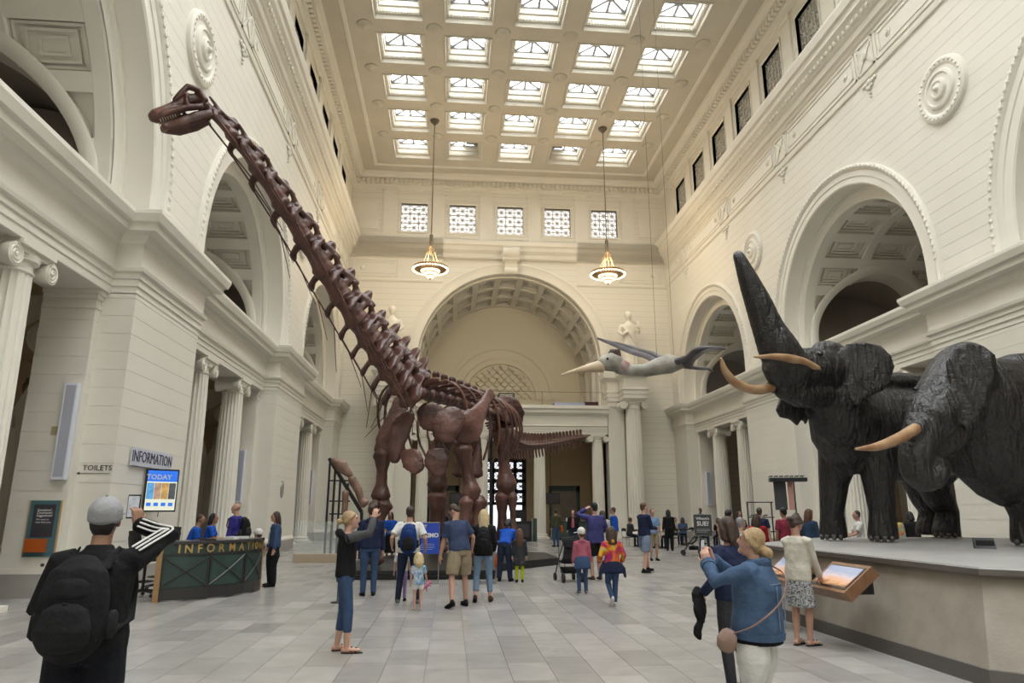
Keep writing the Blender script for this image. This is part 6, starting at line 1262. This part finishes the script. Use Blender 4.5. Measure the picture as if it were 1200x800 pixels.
# wall fittings
XL = XC - U0
sg = empty('hanging_sign', 'white wall sign lettered INFORMATION above the screen', 'sign', None, (XL + .03, 17.3, 2.86)); sg.rotation_euler = (0, 0, PI / 2)
mat('sign_white', (.62, .63, .70), .6); mat('ink_blue', (.05, .05, .10), .6); mat('ink_dark', (.06, .055, .05), .6)
MB().box(-1.12, 1.12, -.03, .0, -.2, .2).build('board', 'sign_white', sg); l = put('lettering', text_mesh('INFORMATION', .36, .004, 0, .92), 'ink_blue', sg); l.location = (0, -.036, 0)
tl = empty('wall_lettering', 'dark wall lettering reading TOILETS with a left arrow', 'lettering', None, (-7.5, 15.49, 2.5)); l = put('lettering', text_mesh('TOILETS', .16, .004, 0, 1.0), 'ink_dark', tl); l.location = (.06, 0, .05)
MB().box(-.28, .32, -.004, .004, -.065, -.055).add([(-.36, 0, -.06), (-.28, 0, -.09), (-.28, 0, -.03), (-.36, -.004, -.06), (-.28, -.004, -.09), (-.28, -.004, -.03)], [(0, 1, 2), (5, 4, 3)]).build('arrow', 'ink_dark', tl)
# screen on a bracket, turned towards the hall
scn = empty('information_screen', 'wall-mounted screen with a blue header and photo tiles', 'screen', None, (XL + .32, 17.3, 2.14), math.radians(38))
mat('screen_black', (.01, .01, .011), .3); mat('scr_blue', (.02, .12, .6), .4, emit=(.03, .18, .75), estr=.55); mat('scr_pale', (.7, .7, .6), .4, emit=(.75, .8, .6), estr=.45)
MB().box(-.36, .36, -.04, .04, -.49, .49).build('casing', 'screen_black', scn); MB().box(-.33, .33, -.045, -.04, .2, .455).build('header', 'scr_blue', scn); MB().box(-.33, .33, -.045, -.04, -.455, .2).build('page', 'scr_pale', scn)
l = put('lettering', text_mesh('TODAY', .16, .002, .003), 'paper_white', scn); l.location = (-.08, -.047, .3)
for k in range(4):
    c_ = ((.10, .32, .6), (.45, .28, .2), (.5, .30, .10), (.08, .09, .1))[k]; MB().box(-.32 + .16 * k, -.17 + .16 * k, -.048, -.044, -.2, .17).build('photo_tile', mat('scr_photo_%d' % k, c_, .4, var=.5, vscale=9, emit=c_, estr=.4), scn); MB().box(-.3 + .16 * k, -.2 + .16 * k, -.048, -.044, -.36, -.28).build('button', 'scr_blue', scn)
MB().tube([(0, .04, 0), (0, .3, 0)], .04, 8).build('bracket', 'screen_black', scn); MB().tube([(0, 0, -.49), (0, .02, -.6)], .01, 6).build('cable', 'screen_black', scn)
no = MB().box(0, .02, -.15, .15, -.2, .2); no.box(.02, .024, -.13, .13, .12, .16); tag(no.build('notice', 'sign_white', loc=(XL, 17.15, 1.47)), 'small pale paper notice taped to the wall below the screen', 'notice')
pn = empty('suggestion_panel', 'teal framed suggestion panel with an orange acrylic box on the pier', 'panel', None, (-8.22, 15.26, 1.33))
mat('teal_frame', (.07, .15, .17), .5); mat('wood_edge', (.42, .28, .12), .5); mat('panel_dark', (.05, .045, .055), .5); mat('acrylic_orange', (.45, .10, .02), .15, spec=.6)
MB().box(-.29, .29, -.03, .03, -.55, .55).build('frame', 'teal_frame', pn); MB().box(.29, .31, -.035, .03, -.55, .55).build('edging', 'wood_edge', pn); MB().box(-.31, -.29, -.035, .03, -.55, .55).build('edging', 'wood_edge', pn); MB().box(-.21, .21, -.035, -.03, -.17, .47).build('board', 'panel_dark', pn); MB().box(-.24, .14, -.12, -.03, -.46, -.2).build('box', 'acrylic_orange', pn)
for k, t_ in enumerate(('Questions?', 'Comments?', 'Suggestions?', 'We want to', 'hear from you.')): l = put('lettering', text_mesh(t_, .062 if k < 3 else .05, .001, .001 if k < 3 else 0, 1, 'LEFT'), 'paper_white', pn); l.location = (-.14, -.037, .36 - .055 * k - (.02 if k > 2 else 0))
tag(MB().lathe([(.01, -.03), (.03, -.03), (.035, 0)], 10, (0, 0, 0), 'y').build('door_bell', 'ink_dark', loc=(-8.12, 15.27, .62)), 'small round dark bell push below the suggestion panel', 'bell')
mat('speaker_casing_glow', (.62, .63, .68), .4, emit=(.8, .85, 1), estr=.06)  # speaker casings are no lamps; a faint glow is put into their colour
for s, y, z0, lab in ((-1, 15.27, 3.3, 'long pale speaker panel above the suggestion panel'), (-1, 28.32, 3.0, 'long pale speaker panel behind the bald man at the desk'), (-1, 42.07, 3.0, 'long pale speaker panel by the far left columns'), (1, 42.07, 3.0, 'long pale speaker panel behind the cafe tables'), (1, 28.32, 3.0, 'long pale speaker panel behind the elephants')):
    o = empty('speaker_panel', lab, 'speaker', None, (XC + s * (11.95 if y > 16 else 11.76), y, z0)); MB().box(-.13, .13, -.16, -.03, -1.0, 1.0).build('casing', 'speaker_casing_glow', o); MB().box(-.1, .1, -.165, -.16, -.95, .95).build('grille', mat('speaker_grille', (.42, .43, .50), .6, bump=.3, bscale=120), o); MB().box(-.05, .05, -.03, .0, -.4, .4).build('bracket', 'chrome', o)
o = MB().lathe([(.01, -.04), (.22, -.04), (.25, 0)], 24, (0, 0, 0), 'x'); o.v = [(-x, y, z * 1.5) for x, y, z in o.v]; tag(o.build('wall_plate', 'chrome', loc=(XL, 30.6, 2.55)), 'oval metal plate on the pier behind the denim-jacketed visitor', 'plate')
o = MB().box(0, .01, -.06, .06, -.09, .09); o.box(.01, .014, -.04, .04, -.02, .04); tag(o.build('thermostat', mat('beige_plastic', (.45, .38, .22), .6), loc=(-8.3, 15.27, 3.3), rot=(0, 0, -PI / 2)), 'small beige box high on the pier beside the long speaker panel', 'thermostat')
# black steel frame carrying a fossil limb
fb = empty('bone_display', 'black steel frame holding a fossil limb by the far left columns', 'display', None, gy(398, 26)); X0 = fb.location.x; finv = Matrix.Translation(-fb.location); A6 = lambda px, py, d=0: atY(px, py, 26 + d)
def fput(o): o.parent = fb; o.matrix_parent_inverse = finv; return o
def flo(px, d=0): v = A6(px, 600, d); return Vector((v.x, v.y, 0))
for px, py in ((387, 538), (393, 548), (399, 560), (408, 566)): p = A6(px, py); fput(MB().bar((p.x, 26, 0), p, .07, .07).build('post', 'iron_black'))
fput(MB().bar(A6(386, 537), A6(424, 600), .22, .12).build('beam', 'iron_black')); p = A6(424, 600); fput(MB().bar(p, (p.x, 26, 0), .1, .1).build('post', 'iron_black'))
for py in (563, 587, 602): fput(MB().bar(A6(386, py), A6(410, py), .05, .05).build('rail', 'iron_black'))
for nm_, P_, R_ in (('fossil_blade', [(391, 539), (400, 546), (412, 558)], [(.12, .1), (.24, .1), (.1, .08)]), ('fossil_femur', [(412, 561), (420, 574), (423, 585), (427, 590)], [(.16, .13), (.15, .12), (.12, .1), (.2, .14)]), ('fossil_bone', [(405, 577), (404, 590), (404, 602)], [(.13, .12), (.1, .1), (.12, .1)])): fput(blob(MB().tube([A6(a, b, -.2) for a, b in P_], R_, 12, up=(0, 1, 0)), nm_, mat('fossil_tan', (.16, .085, .055), .5, col2=(.30, .19, .14), vscale=3, bump=.3), None, .03, 2))
# glass barrier in front of it
gb = empty('glass_barrier', 'low glass barrier on a pale kerb by the far left columns', 'barrier', None, (-4.2, 24, 0)); a, b = gy(345, 24.5), gy(418, 24.5); gi = Matrix.Translation((4.2, -24, 0))
for nm_, o in (('kerb', MB().box(a[0], b[0], 24.4, 24.6, 0, .28).build('kerb', mat('kerb_beige', (.42, .34, .24), .6))), ('pane', MB().box(a[0], b[0], 24.49, 24.505, .28, 1.32).build('pane', 'glass_clear'))): o.parent = gb; o.matrix_parent_inverse = gi
# blue sign by the platform
bs = empty('floor_sign', 'blue floor sign with white lettering in front of the skeleton', 'sign', None, g(500, 684), .05); mat('sign_blue', (.015, .06, .42), .45)
MB().box(-.29, .27, -.02, .01, .68, 1.40).build('board', 'sign_blue', bs); MB().tube([(.27, 0, 0), (.27, 0, 1.4)], .012, 8).build('post', 'chrome', bs); MB().tube([(-.25, 0, 0), (.27, 0, .0)], .012, 6).build('foot', 'steel_dark', bs); MB().box(-.3, .28, -.025, .015, 1.39, 1.41).build('top_rail', 'chrome', bs)
for t_, z, sz, bo in (('MEET', 1.31, .09, .003), ('M\u00c1XIMO', 1.1, .135, .006)): l = put('lettering', text_mesh(t_, sz, .002, bo), 'paper_white', bs); l.location = (-.02 if z < 1.2 else -.14, -.022, z)
for k in range(4): MB().box(-.2, .16 - .05 * (k == 3), -.022, -.02, .9 - .04 * k, .905 - .04 * k).build('text_line', 'paper_white', bs)
# rope posts near the platform
for k, (px, py) in enumerate(((655, 659), (662, 668), (395, 706))):
    o = empty('barrier_post', ('slim barrier post right of the skeleton platform, farther one', 'slim barrier post right of the skeleton platform, nearer one', 'slim barrier post behind the blonde photographer')[k], 'post', None, g(px, py)); MB().lathe([(.12, 0), (.12, .02), (.02, .035), (.012, .05)], 16).build('foot', 'steel_dark', o); MB().tube([(0, 0, .03), (0, 0, .55)], .01, 8).build('stem', 'steel_dark', o)
# ------------------------------------------------------------ pushchairs
mat('tyre', (.012, .012, .012), .7)
def pushchair(loc, rz, label, hood=True):
    o = empty('pushchair', label, 'pushchair', None, loc, rz)
    for s in (-1, 1):
        for y, r in ((.38, .09), (-.3, .11)):
            w_ = MB().lathe([(r * .6, -.02), (r, -.022), (r, .022), (r * .6, .02)], 18, (s * .24, y, r), 'x').build('wheel', 'tyre', o); MB().lathe([(r * .55, -.025), (r * .55, .025)], 10, (s * .24, y, r), 'x').build('hub', 'steel_dark', w_)
        MB().tube([(s * .24, .38, .09), (s * .24, .1, .5), (s * .23, -.42, 1.02)], .014, 8).build('frame_tube', 'steel_dark', o); MB().tube([(s * .24, -.3, .11), (s * .24, .12, .48)], .013, 8).build('frame_tube', 'steel_dark', o)
    MB().tube([(-.23, -.42, 1.02), (0, -.46, 1.06), (.23, -.42, 1.02)], .018, 8).build('handle', 'tyre', o); MB().tube([(-.24, .1, .48), (.24, .1, .48)], .012, 8).build('crossbar', 'steel_dark', o)
    m = MB(); m.tube([(0, .3, .46), (0, .02, .44), (0, -.12, .55), (0, -.22, .85)], [(.2, .03), (.21, .04), (.21, .04), (.19, .03)], 12); blob(m, 'seat', C('charcoal'), o, .02, 2)
    if hood: m = MB(); m.tube([(0, -.24, .8), (0, -.16, .95), (0, .0, 1.02), (0, .12, .98)], [(.2, .05), (.22, .05), (.22, .04), (.21, .03)], 12); blob(m, 'canopy', C('black'), o, .02, 2)
    m = MB().box(-.18, .18, -.22, .15, .2, .34); blob(m, 'basket', C('black'), o, .025, 2)
pushchair(g(667, 681), .15, 'black pushchair with canopy in front of the tall man'); pushchair(gy(812, 27.3), 1.3, 'black pushchair beside the grey question sign')
# ------------------------------------------------------------ question sign, rack, cafe
ss = empty('easel_sign', 'grey sign on legs reading Where\'s SUE?', 'sign', None, g(826, 653), -.18); mat('sign_grey', (.045, .046, .05), .5)
MB().box(-.31, .31, -.015, .015, .78, 1.52).build('board', 'sign_grey', ss); MB().box(-.33, .33, -.012, .018, .76, .78).box(-.33, .33, -.012, .018, 1.52, 1.54).box(-.33, -.31, -.012, .018, .76, 1.54).box(.31, .33, -.012, .018, .76, 1.54).build('frame', 'chrome', ss)
for x in (-.18, .22): MB().bar((x, .05, 0), (x, .02, .78), .03).build('leg', 'chrome', ss)
for t_, z, sz, bo in (("Where's", 1.39, .14, .003), ('SUE?', 1.2, .22, .006)): l = put('lettering', text_mesh(t_, sz, .002, bo), 'paper_white', ss); l.location = (0, -.02, z)
for k in range(3): MB().box(-.24, .24 - .1 * (k == 2), -.02, -.016, 1.0 - .05 * k, 1.008 - .05 * k).build('text_line', 'paper_white', ss)
rk = empty('display_rack', 'black metal shop rack with small models behind the elephants\' plinth', 'rack', None, gy(908, 22.5), -.35)
for x in (-.75, 0, .75): MB().bar((x, 0, 0), (x, 0, 1.95 if x < .5 else 2.6), .04).build('post', 'iron_black', rk)
for z in (.5, 1.0, 1.45, 1.93): MB().box(-.77, .05, -.2, .2, z, z + .03).build('shelf', 'iron_black', rk)
MB().box(0.0, 1.15, -.25, .25, 2.6, 2.72).build('top_shelf', 'iron_black', rk); MB().box(.12, .5, -.02, .02, 1.7, 2.6).build('panel', 'sign_grey', rk); MB().box(.55, .72, -.02, .02, 1.7, 2.6).build('panel', mat('pink_panel', (.50, .26, .22), .5), rk)
mm = MB(); mm.tube([(-.09, 0, .07), (0, 0, .1), (.09, 0, .08), (.15, 0, .13)], [.02, .04, .035, .02], 8)
for x in (-.05, .06):
    for y in (-.025, .025): mm.tube([(x, y, .08), (x, y, .0)], .012, 6)
mm.tube([(-.09, 0, .07), (-.17, 0, .04)], [.02, .006], 6); mm.v = [(x * .55, y * .55, z * .55) for x, y, z in mm.v]; me_ = mm.mesh('model_animal'); me_.materials.append(MATS['plinth_black']); rkm = Matrix.Translation(rk.location) @ Matrix.Rotation(-.35, 4, 'Z')
for k, (x, z) in enumerate([(-.62 + .2 * i, zz_ + .03) for zz_ in (.5, 1.0, 1.45) for i in range(3)] + [(.05 + .16 * i, 2.73) for i in range(7)]):
    o = put('model_animal', me_, None, None, True, loc=rkm @ Vector((x, 0, z)), rot=(0, 0, -.35 + .2 * math.sin(k * 3))); tag(o, 'small dark animal model on the %s shelf of the black rack' % ('lowest', 'middle', 'upper')[k // 3] if k < 9 else 'small dark animal model on the top shelf of the black rack', 'figurine', 'small animal models on the rack' if k < 9 else 'small animal models on the rack top')
# cafe tables, chairs and guests at the far right
mat('table_top', (.10, .09, .085), .35)
def cafe_table(loc, label):
    o = empty('cafe_table', label, 'table', None, loc); MB().lathe([(.42, .72), (.43, .735), (.42, .75)], 28).build('table_top', 'table_top', o); MB().tube([(0, 0, .04), (0, 0, .72)], .03, 10).build('pedestal', 'chrome', o); MB().lathe([(.25, .0), (.25, .02), (.04, .05)], 20).build('foot', 'steel_dark', o); return o
def cafe_chair():
    o = empty('cafe_chair'); MB().box(-.2, .2, -.2, .2, .43, .46).build('seat', 'chair_black', o); MB().tube([(-.18, -.21, .78), (0, -.24, .8), (.18, -.21, .78)], [(.02, .07)] * 3, 8).build('backrest', 'chair_black', o)
    for x in (-.18, .18):
        MB().tube([(x, -.19, 0), (x, -.19, .45), (x, -.22, .82)], .012, 6).build('leg', 'chrome', o); MB().tube([(x, .19, 0), (x, .18, .44)], .012, 6).build('leg', 'chrome', o)
    return o
TB = [gy(772, 32.5), gy(802, 35.4), gy(838, 32.6), gy(752, 34)]
for k, t in enumerate(TB): cafe_table(t, ('round cafe table by the guest in light blue near the red-haired man', 'round cafe table beside the standing woman in black', 'round cafe table behind the grey question sign', 'round cafe table nearest the giant right column')[k])
ch0 = cafe_chair(); first = True
GUESTS = [(0, 200, 'navy', 'black', 'short', 'guest in navy top seated at the cafe'), (0, 20, 'skyblue', 'black', 'short', 'guest in light blue top seated at the cafe'), (1, 110, 'cream', 'brown', 'short', 'guest in cream top seated at the cafe'), (1, 250, 'denim', 'brown', 'wavy', 'guest in denim top seated at the cafe'), (2, 150, 'lime', 'brown', 'short', 'guest in lime top seated at the cafe'), (2, 30, 'white', 'black', 'cap', 'guest in white cap seated at the cafe'), (3, 60, 'royal', 'black', 'short', 'guest in royal blue seated at the cafe'), (3, 200, 'charcoal', 'brown', 'short', 'guest in charcoal top seated at the cafe'), (2, 270, 'black', 'brown', 'wavy', 'guest in black top seated at the cafe')]
for k, (ti, ang, col, hc_, st, lab) in enumerate(GUESTS):
    a = math.radians(ang); t = TB[ti]; x, y = t[0] + .68 * math.cos(a), t[1] + .68 * math.sin(a); rz = math.degrees(math.atan2(-(t[0] - x), t[1] - y))
    person((x, y, 0), rz, 1.68, lab, col, 'denimdark', ('light', 'tan')[k % 2], (st, hc_), .97 if k % 2 else .45, seat=.47, lean=.12, rf=(.12, .42, .085), lf=(-.12, .4, .085), rh=(.1, .36, .80), lh=(-.1, .36, .80), vox=.022, cap=('white', 20) if st == 'cap' else None)
    o = ch0 if first else copy_tree(ch0); first = False; o.location = (x + .10 * math.cos(a), y + .10 * math.sin(a), 0); o.rotation_euler = (0, 0, math.radians(rz)); tag(o, 'black cafe chair with chrome legs under the ' + lab.replace(' seated at the cafe', ''), 'chair', 'black cafe chairs')
person(gy(785, 30.3), -20, 1.72, 'woman in black jacket and white shirt standing among the cafe tables', 'black', 'black', 'tan', ('long', 'black'), 1.0, vox=.02, open_top='white', pantfit=1.3)
cup = MB().lathe([(.03, 0), (.04, .1), (.037, .1), (.028, .01)], 12); tag(cup.build('paper_cup', 'paper_white', loc=(TB[0][0] + .1, TB[0][1] - .2, .755)), 'white paper cup on the cafe table near the red-haired man', 'cup')
# visitors behind the plinth and along the right side
person(gy(823, 36), 200, 1.82, 'bald man in light blue shirt by the far right pier', 'skyblue', 'khaki', 'dark', ('bald', 'black'), .45, vox=.022)
person(gy(856, 15.6), -60, 1.70, 'man in white shirt behind the photographing woman', 'white', 'khaki', 'light', ('short', 'black'), .97, vox=.014, topfit=1.6)
person(gy(869, 24), 180, 1.66, 'woman in dark top facing the hall near the white-shirted man', 'navy', 'black', 'tan', ('wavy', 'black'), .45, vox=.02)
person(gy(869, 12.6), -70, 1.56, 'grey-haired man in blue shirt near the plinth corner', 'skyblue', 'khaki', 'light', ('short', 'grey'), .45, vox=.014)
person(gy(889, 16.4), -30, 1.60, 'dark-haired woman in red top near the plinth corner', 'red', 'black', 'tan', ('wavy', 'brown'), .97, vox=.014)
person(gy(893, 20), -40, 1.76, 'young man in navy T-shirt by the black rack', 'navy', 'denim', 'light', ('short', 'brown'), .45, vox=.016)
person(gy(922, 17.8), 10, 1.76, 'man in maroon T-shirt and jeans near the black rack', 'maroon', 'denim', 'tan', ('short', 'black'), .45, vox=.014, wide=1.1)
person(gy(937, 20), 100, 1.62, 'brown-haired woman looking across behind the man in maroon', 'charcoal', 'denim', 'light', ('bob', 'brown'), .97, vox=.018)
person(gy(951, 17.4), -70, 1.72, 'man with long hair in a blue checked shirt behind the plinth', 'plaid', 'denim', 'light', ('wavy', 'auburn'), .97, vox=.014, topfit=1.5)
person(gy(1009, 18.2), 80, 1.68, 'visitor in white T-shirt reaching out behind the elephant\'s front legs', 'white', 'denim', 'light', ('short', 'brown'), .45, vox=.016, rh=(.1, .35, 1.05), lh=(-.1, .35, 1.05))
person(gy(1052, 18.6), 120, 1.64, 'woman in pastel tie-dye top behind the elephant\'s front legs', 'tiedye2', 'denim', 'light', ('long', 'brown'), .97, vox=.016)
person(gy(1071, 19.2), 0, 1.66, 'person in black behind the woman in pastel tie-dye', 'black', 'black', 'tan', ('bob', 'black'), .97, vox=.018)
# ------------------------------------------------------------ plinth fittings
mat('kiosk_wood', (.20, .10, .05), .4, var=.2, vscale=6, stretch=(1, 6, 1)); 
def kiosk(y, label, full=True):
    o = empty('touch_screen_kiosk', label, 'kiosk', None, (5.05, y, .80), -PI / 2)
    M_ = Matrix.Rotation(math.radians(-52), 4, 'X')
    def bxr(*a): return MB().box(*a).xf(M_)
    bxr(-.45, .45, -.07, .07, -.25, .25).build('case', 'kiosk_wood', o); bxr(-.40, .40, -.077, -.07, -.2, .2).build('bezel', 'screen_black', o)
    s_ = bxr(-.375, .375, -.08, -.076, -.175, .175).build('display', sunset_mat(), o); MB().box(-.2, .2, .06, .3, -.15, .05).build('bracket', 'iron_black', o)
def sunset_mat():
    if 'kiosk_picture' in MATS: return MATS['kiosk_picture']
    m = bpy.data.materials.new('kiosk_picture'); m.use_nodes = True; N = m.node_tree.nodes; L = m.node_tree.links; b = N['Principled BSDF']; MATS['kiosk_picture'] = m
    t = N.new('ShaderNodeTexCoord'); s = N.new('ShaderNodeSeparateXYZ'); L.new(t.outputs['Generated'], s.inputs[0]); n = N.new('ShaderNodeTexNoise'); n.inputs['Scale'].default_value = 4; L.new(t.outputs['Generated'], n.inputs['Vector'])
    ad = N.new('ShaderNodeMath'); ad.operation = 'MULTIPLY_ADD'; ad.inputs[1].default_value = .5; L.new(n.outputs[0], ad.inputs[0]); L.new(s.outputs['Z'], ad.inputs[2]); r = N.new('ShaderNodeValToRGB'); e = r.color_ramp.elements; e[0].position = .25; e[1].position = 1.2
    e[0].color = (.10, .04, .02, 1); e[1].position = 1; e[1].color = (.22, .28, .42, 1); q = e.new(.5); q.color = (.55, .28, .14, 1); q = e.new(.75); q.color = (.45, .38, .42, 1)
    L.new(ad.outputs[0], r.inputs[0]); L.new(r.outputs[0], b.inputs['Base Color']); L.new(r.outputs[0], b.inputs['Emission Color']); b.inputs['Emission Strength'].default_value = .3; b.inputs['Roughness'].default_value = .25; return m
kiosk(9.0, 'wooden touch-screen kiosk showing a sunset on the plinth side'); kiosk(10.4, 'wooden touch-screen kiosk half hidden behind the woman in the skirt')
pq = empty('bronze_plaque', 'dark plaque with raised lines on the plinth\'s angled face', 'plaque', None, (6.35, 6.02, .72), 0); pq.rotation_euler = (-.2, 0, -PI / 4)
MB().box(-.32, .32, -.02, .02, -.13, .13).build('plate', 'screen_black', pq)
for k in range(4): MB().box(-.25, .25 - .08 * (k % 2), -.024, -.02, .07 - .05 * k, .075 - .05 * k).build('raised_line', 'bronze', pq)
v = atZ(1055, 638, PZ); lb = empty('label_block', 'small black label block standing on the plinth deck', 'label', None, (8.35, 10.6, PZ), -.5); MB().prism([(-.08, 0), (.1, 0), (.1, .16), (.04, .16)], -.14, .14, 'x').build('block', 'iron_black', lb); MB().box(-.12, .12, -.05, -.03, .05, .13).build('card', 'screen_black', lb)
# ------------------------------------------------------------ porch and balcony fittings
tv = empty('hanging_screen', 'dark hanging screen in front of the right porch door', 'screen', None, gy(646, 47), 0); tv.location.z = 2.1; MB().box(-.62, .62, -.05, .05, -.0, .72).build('casing', 'screen_black', tv); MB().box(-.55, .55, -.06, -.05, .06, .66).build('display', 'panel_dark', tv); MB().tube([(0, 0, .7), (0, 0, 4.5)], .02, 6).build('hanger', 'steel_dark', tv)
ct = empty('porch_counter', 'dark green ticket counter in front of the right porch door', 'counter', None, gy(668, 42), 0); MB().box(-1.1, .9, -.3, .3, 0, 1.0).build('body', 'door_green', ct); MB().box(-1.15, .95, -.35, .35, 1.0, 1.05).build('worktop', 'counter_top', ct); MB().box(-.2, .1, -.1, .1, 1.05, 1.25).build('till', 'paper_white', ct)
eq = empty('equipment_rack', 'black equipment cabinet with a monitor beside the grille door', 'cabinet', None, gy(611, 40), 0); MB().box(-.55, .55, -.3, .3, 0, 1.1).build('cabinet', 'screen_black', eq); MB().box(-.42, .42, -.32, -.3, .25, .95).box(-.38, .38, -.34, -.32, .5, .62).build('front', 'paper_white' if False else 'panel_dark', eq); MB().box(-.35, .3, -.05, .05, 1.25, 1.72).build('monitor', 'screen_black', eq); MB().tube([(0, 0, 1.1), (0, 0, 1.3)], .04, 8).build('stand', 'steel_dark', eq); MB().box(.62, .85, -.3, .3, 0, 1.25).build('side_screen', 'door_green', eq)
tv2 = empty('hanging_screen', 'dark hanging screen in front of the left porch door behind the skeleton', 'screen', None, gy(537, 46), 0); tv2.location.z = 2.1; MB().box(-.6, .6, -.05, .05, 0, .7).build('casing', 'screen_black', tv2); MB().box(-.54, .54, -.06, -.05, .06, .64).build('display', 'panel_dark', tv2); MB().tube([(0, 0, .7), (0, 0, 4.5)], .02, 6).build('hanger', 'steel_dark', tv2)
vt = atY(593, 474, 46); cs = empty('glass_case', 'black framed glass case standing on the balcony', 'display case', None, (vt.x, 46, 8.12)); w_ = .5
for x in (-w_, w_):
    for y in (-w_, w_): MB().bar((x, y, 0), (x, y, 1.15), .06).build('post', 'iron_black', cs)
for z in (.04, 1.15):
    for s in (-w_, w_): MB().bar((-w_, s, z), (w_, s, z), .06).build('rail', 'iron_black', cs); MB().bar((s, -w_, z), (s, w_, z), .06).build('rail', 'iron_black', cs)
MB().box(-w_, w_, -w_ - .01, -w_, .05, 1.12).build('pane', 'glass_clear', cs); MB().box(-.3, .3, -.3, .3, .05, .7).build('exhibit', mat('pale_green', (.45, .48, .34), .6), cs)
vt = atY(674, 474, 46.5); tb_ = empty('balcony_table', 'long low table with a pale blue cover on the balcony', 'table', None, (vt.x, 46.5, 8.12)); MB().box(-1.5, .6, -.4, .4, .45, .68).build('cover', mat('pale_blue', (.42, .48, .66), .5), tb_); MB().box(.6, 1.55, -.4, .4, .2, .75).build('box', mat('dark_red', (.06, .015, .02), .5), tb_); MB().box(-1.45, 1.5, -.35, .35, 0, .45).build('base', 'desk_dark', tb_)
for k, y in enumerate((43.95,)):
    o = empty('balcony_rail', 'thin dark rail running along the balcony edge', 'railing', None, (XC, y, 8.2)); MB().tube([(-6.0, 0, .95), (6.0, 0, .95)], .012, 6).build('rail', 'iron_black', o)
    for x in (-6, -2, 2, 6): MB().tube([(x, 0, 0), (x, 0, .95)], .01, 6).build('baluster', 'iron_black', o)
# small spotlights in the side galleries and aisles
for (s, u, y, z, lab) in ((1, 17.0, 24.6, 10.1, 'tiny glowing spotlight in the right gallery arch'), (-1, 13.6, 25.5, 5.0, 'tiny glowing spotlight in the aisle between the desk columns')):
    o = empty('spotlight', lab, 'spotlight', None, (XC + s * u, y, z)); MB().lathe([(.05, 0), (.07, .16), (.03, .2)], 10).build('housing', 'iron_black', o); MB().ball((0, 0, -.01), .07, 10, 6).build('lens', 'bulb_glow', o, True)
bake_blobs()
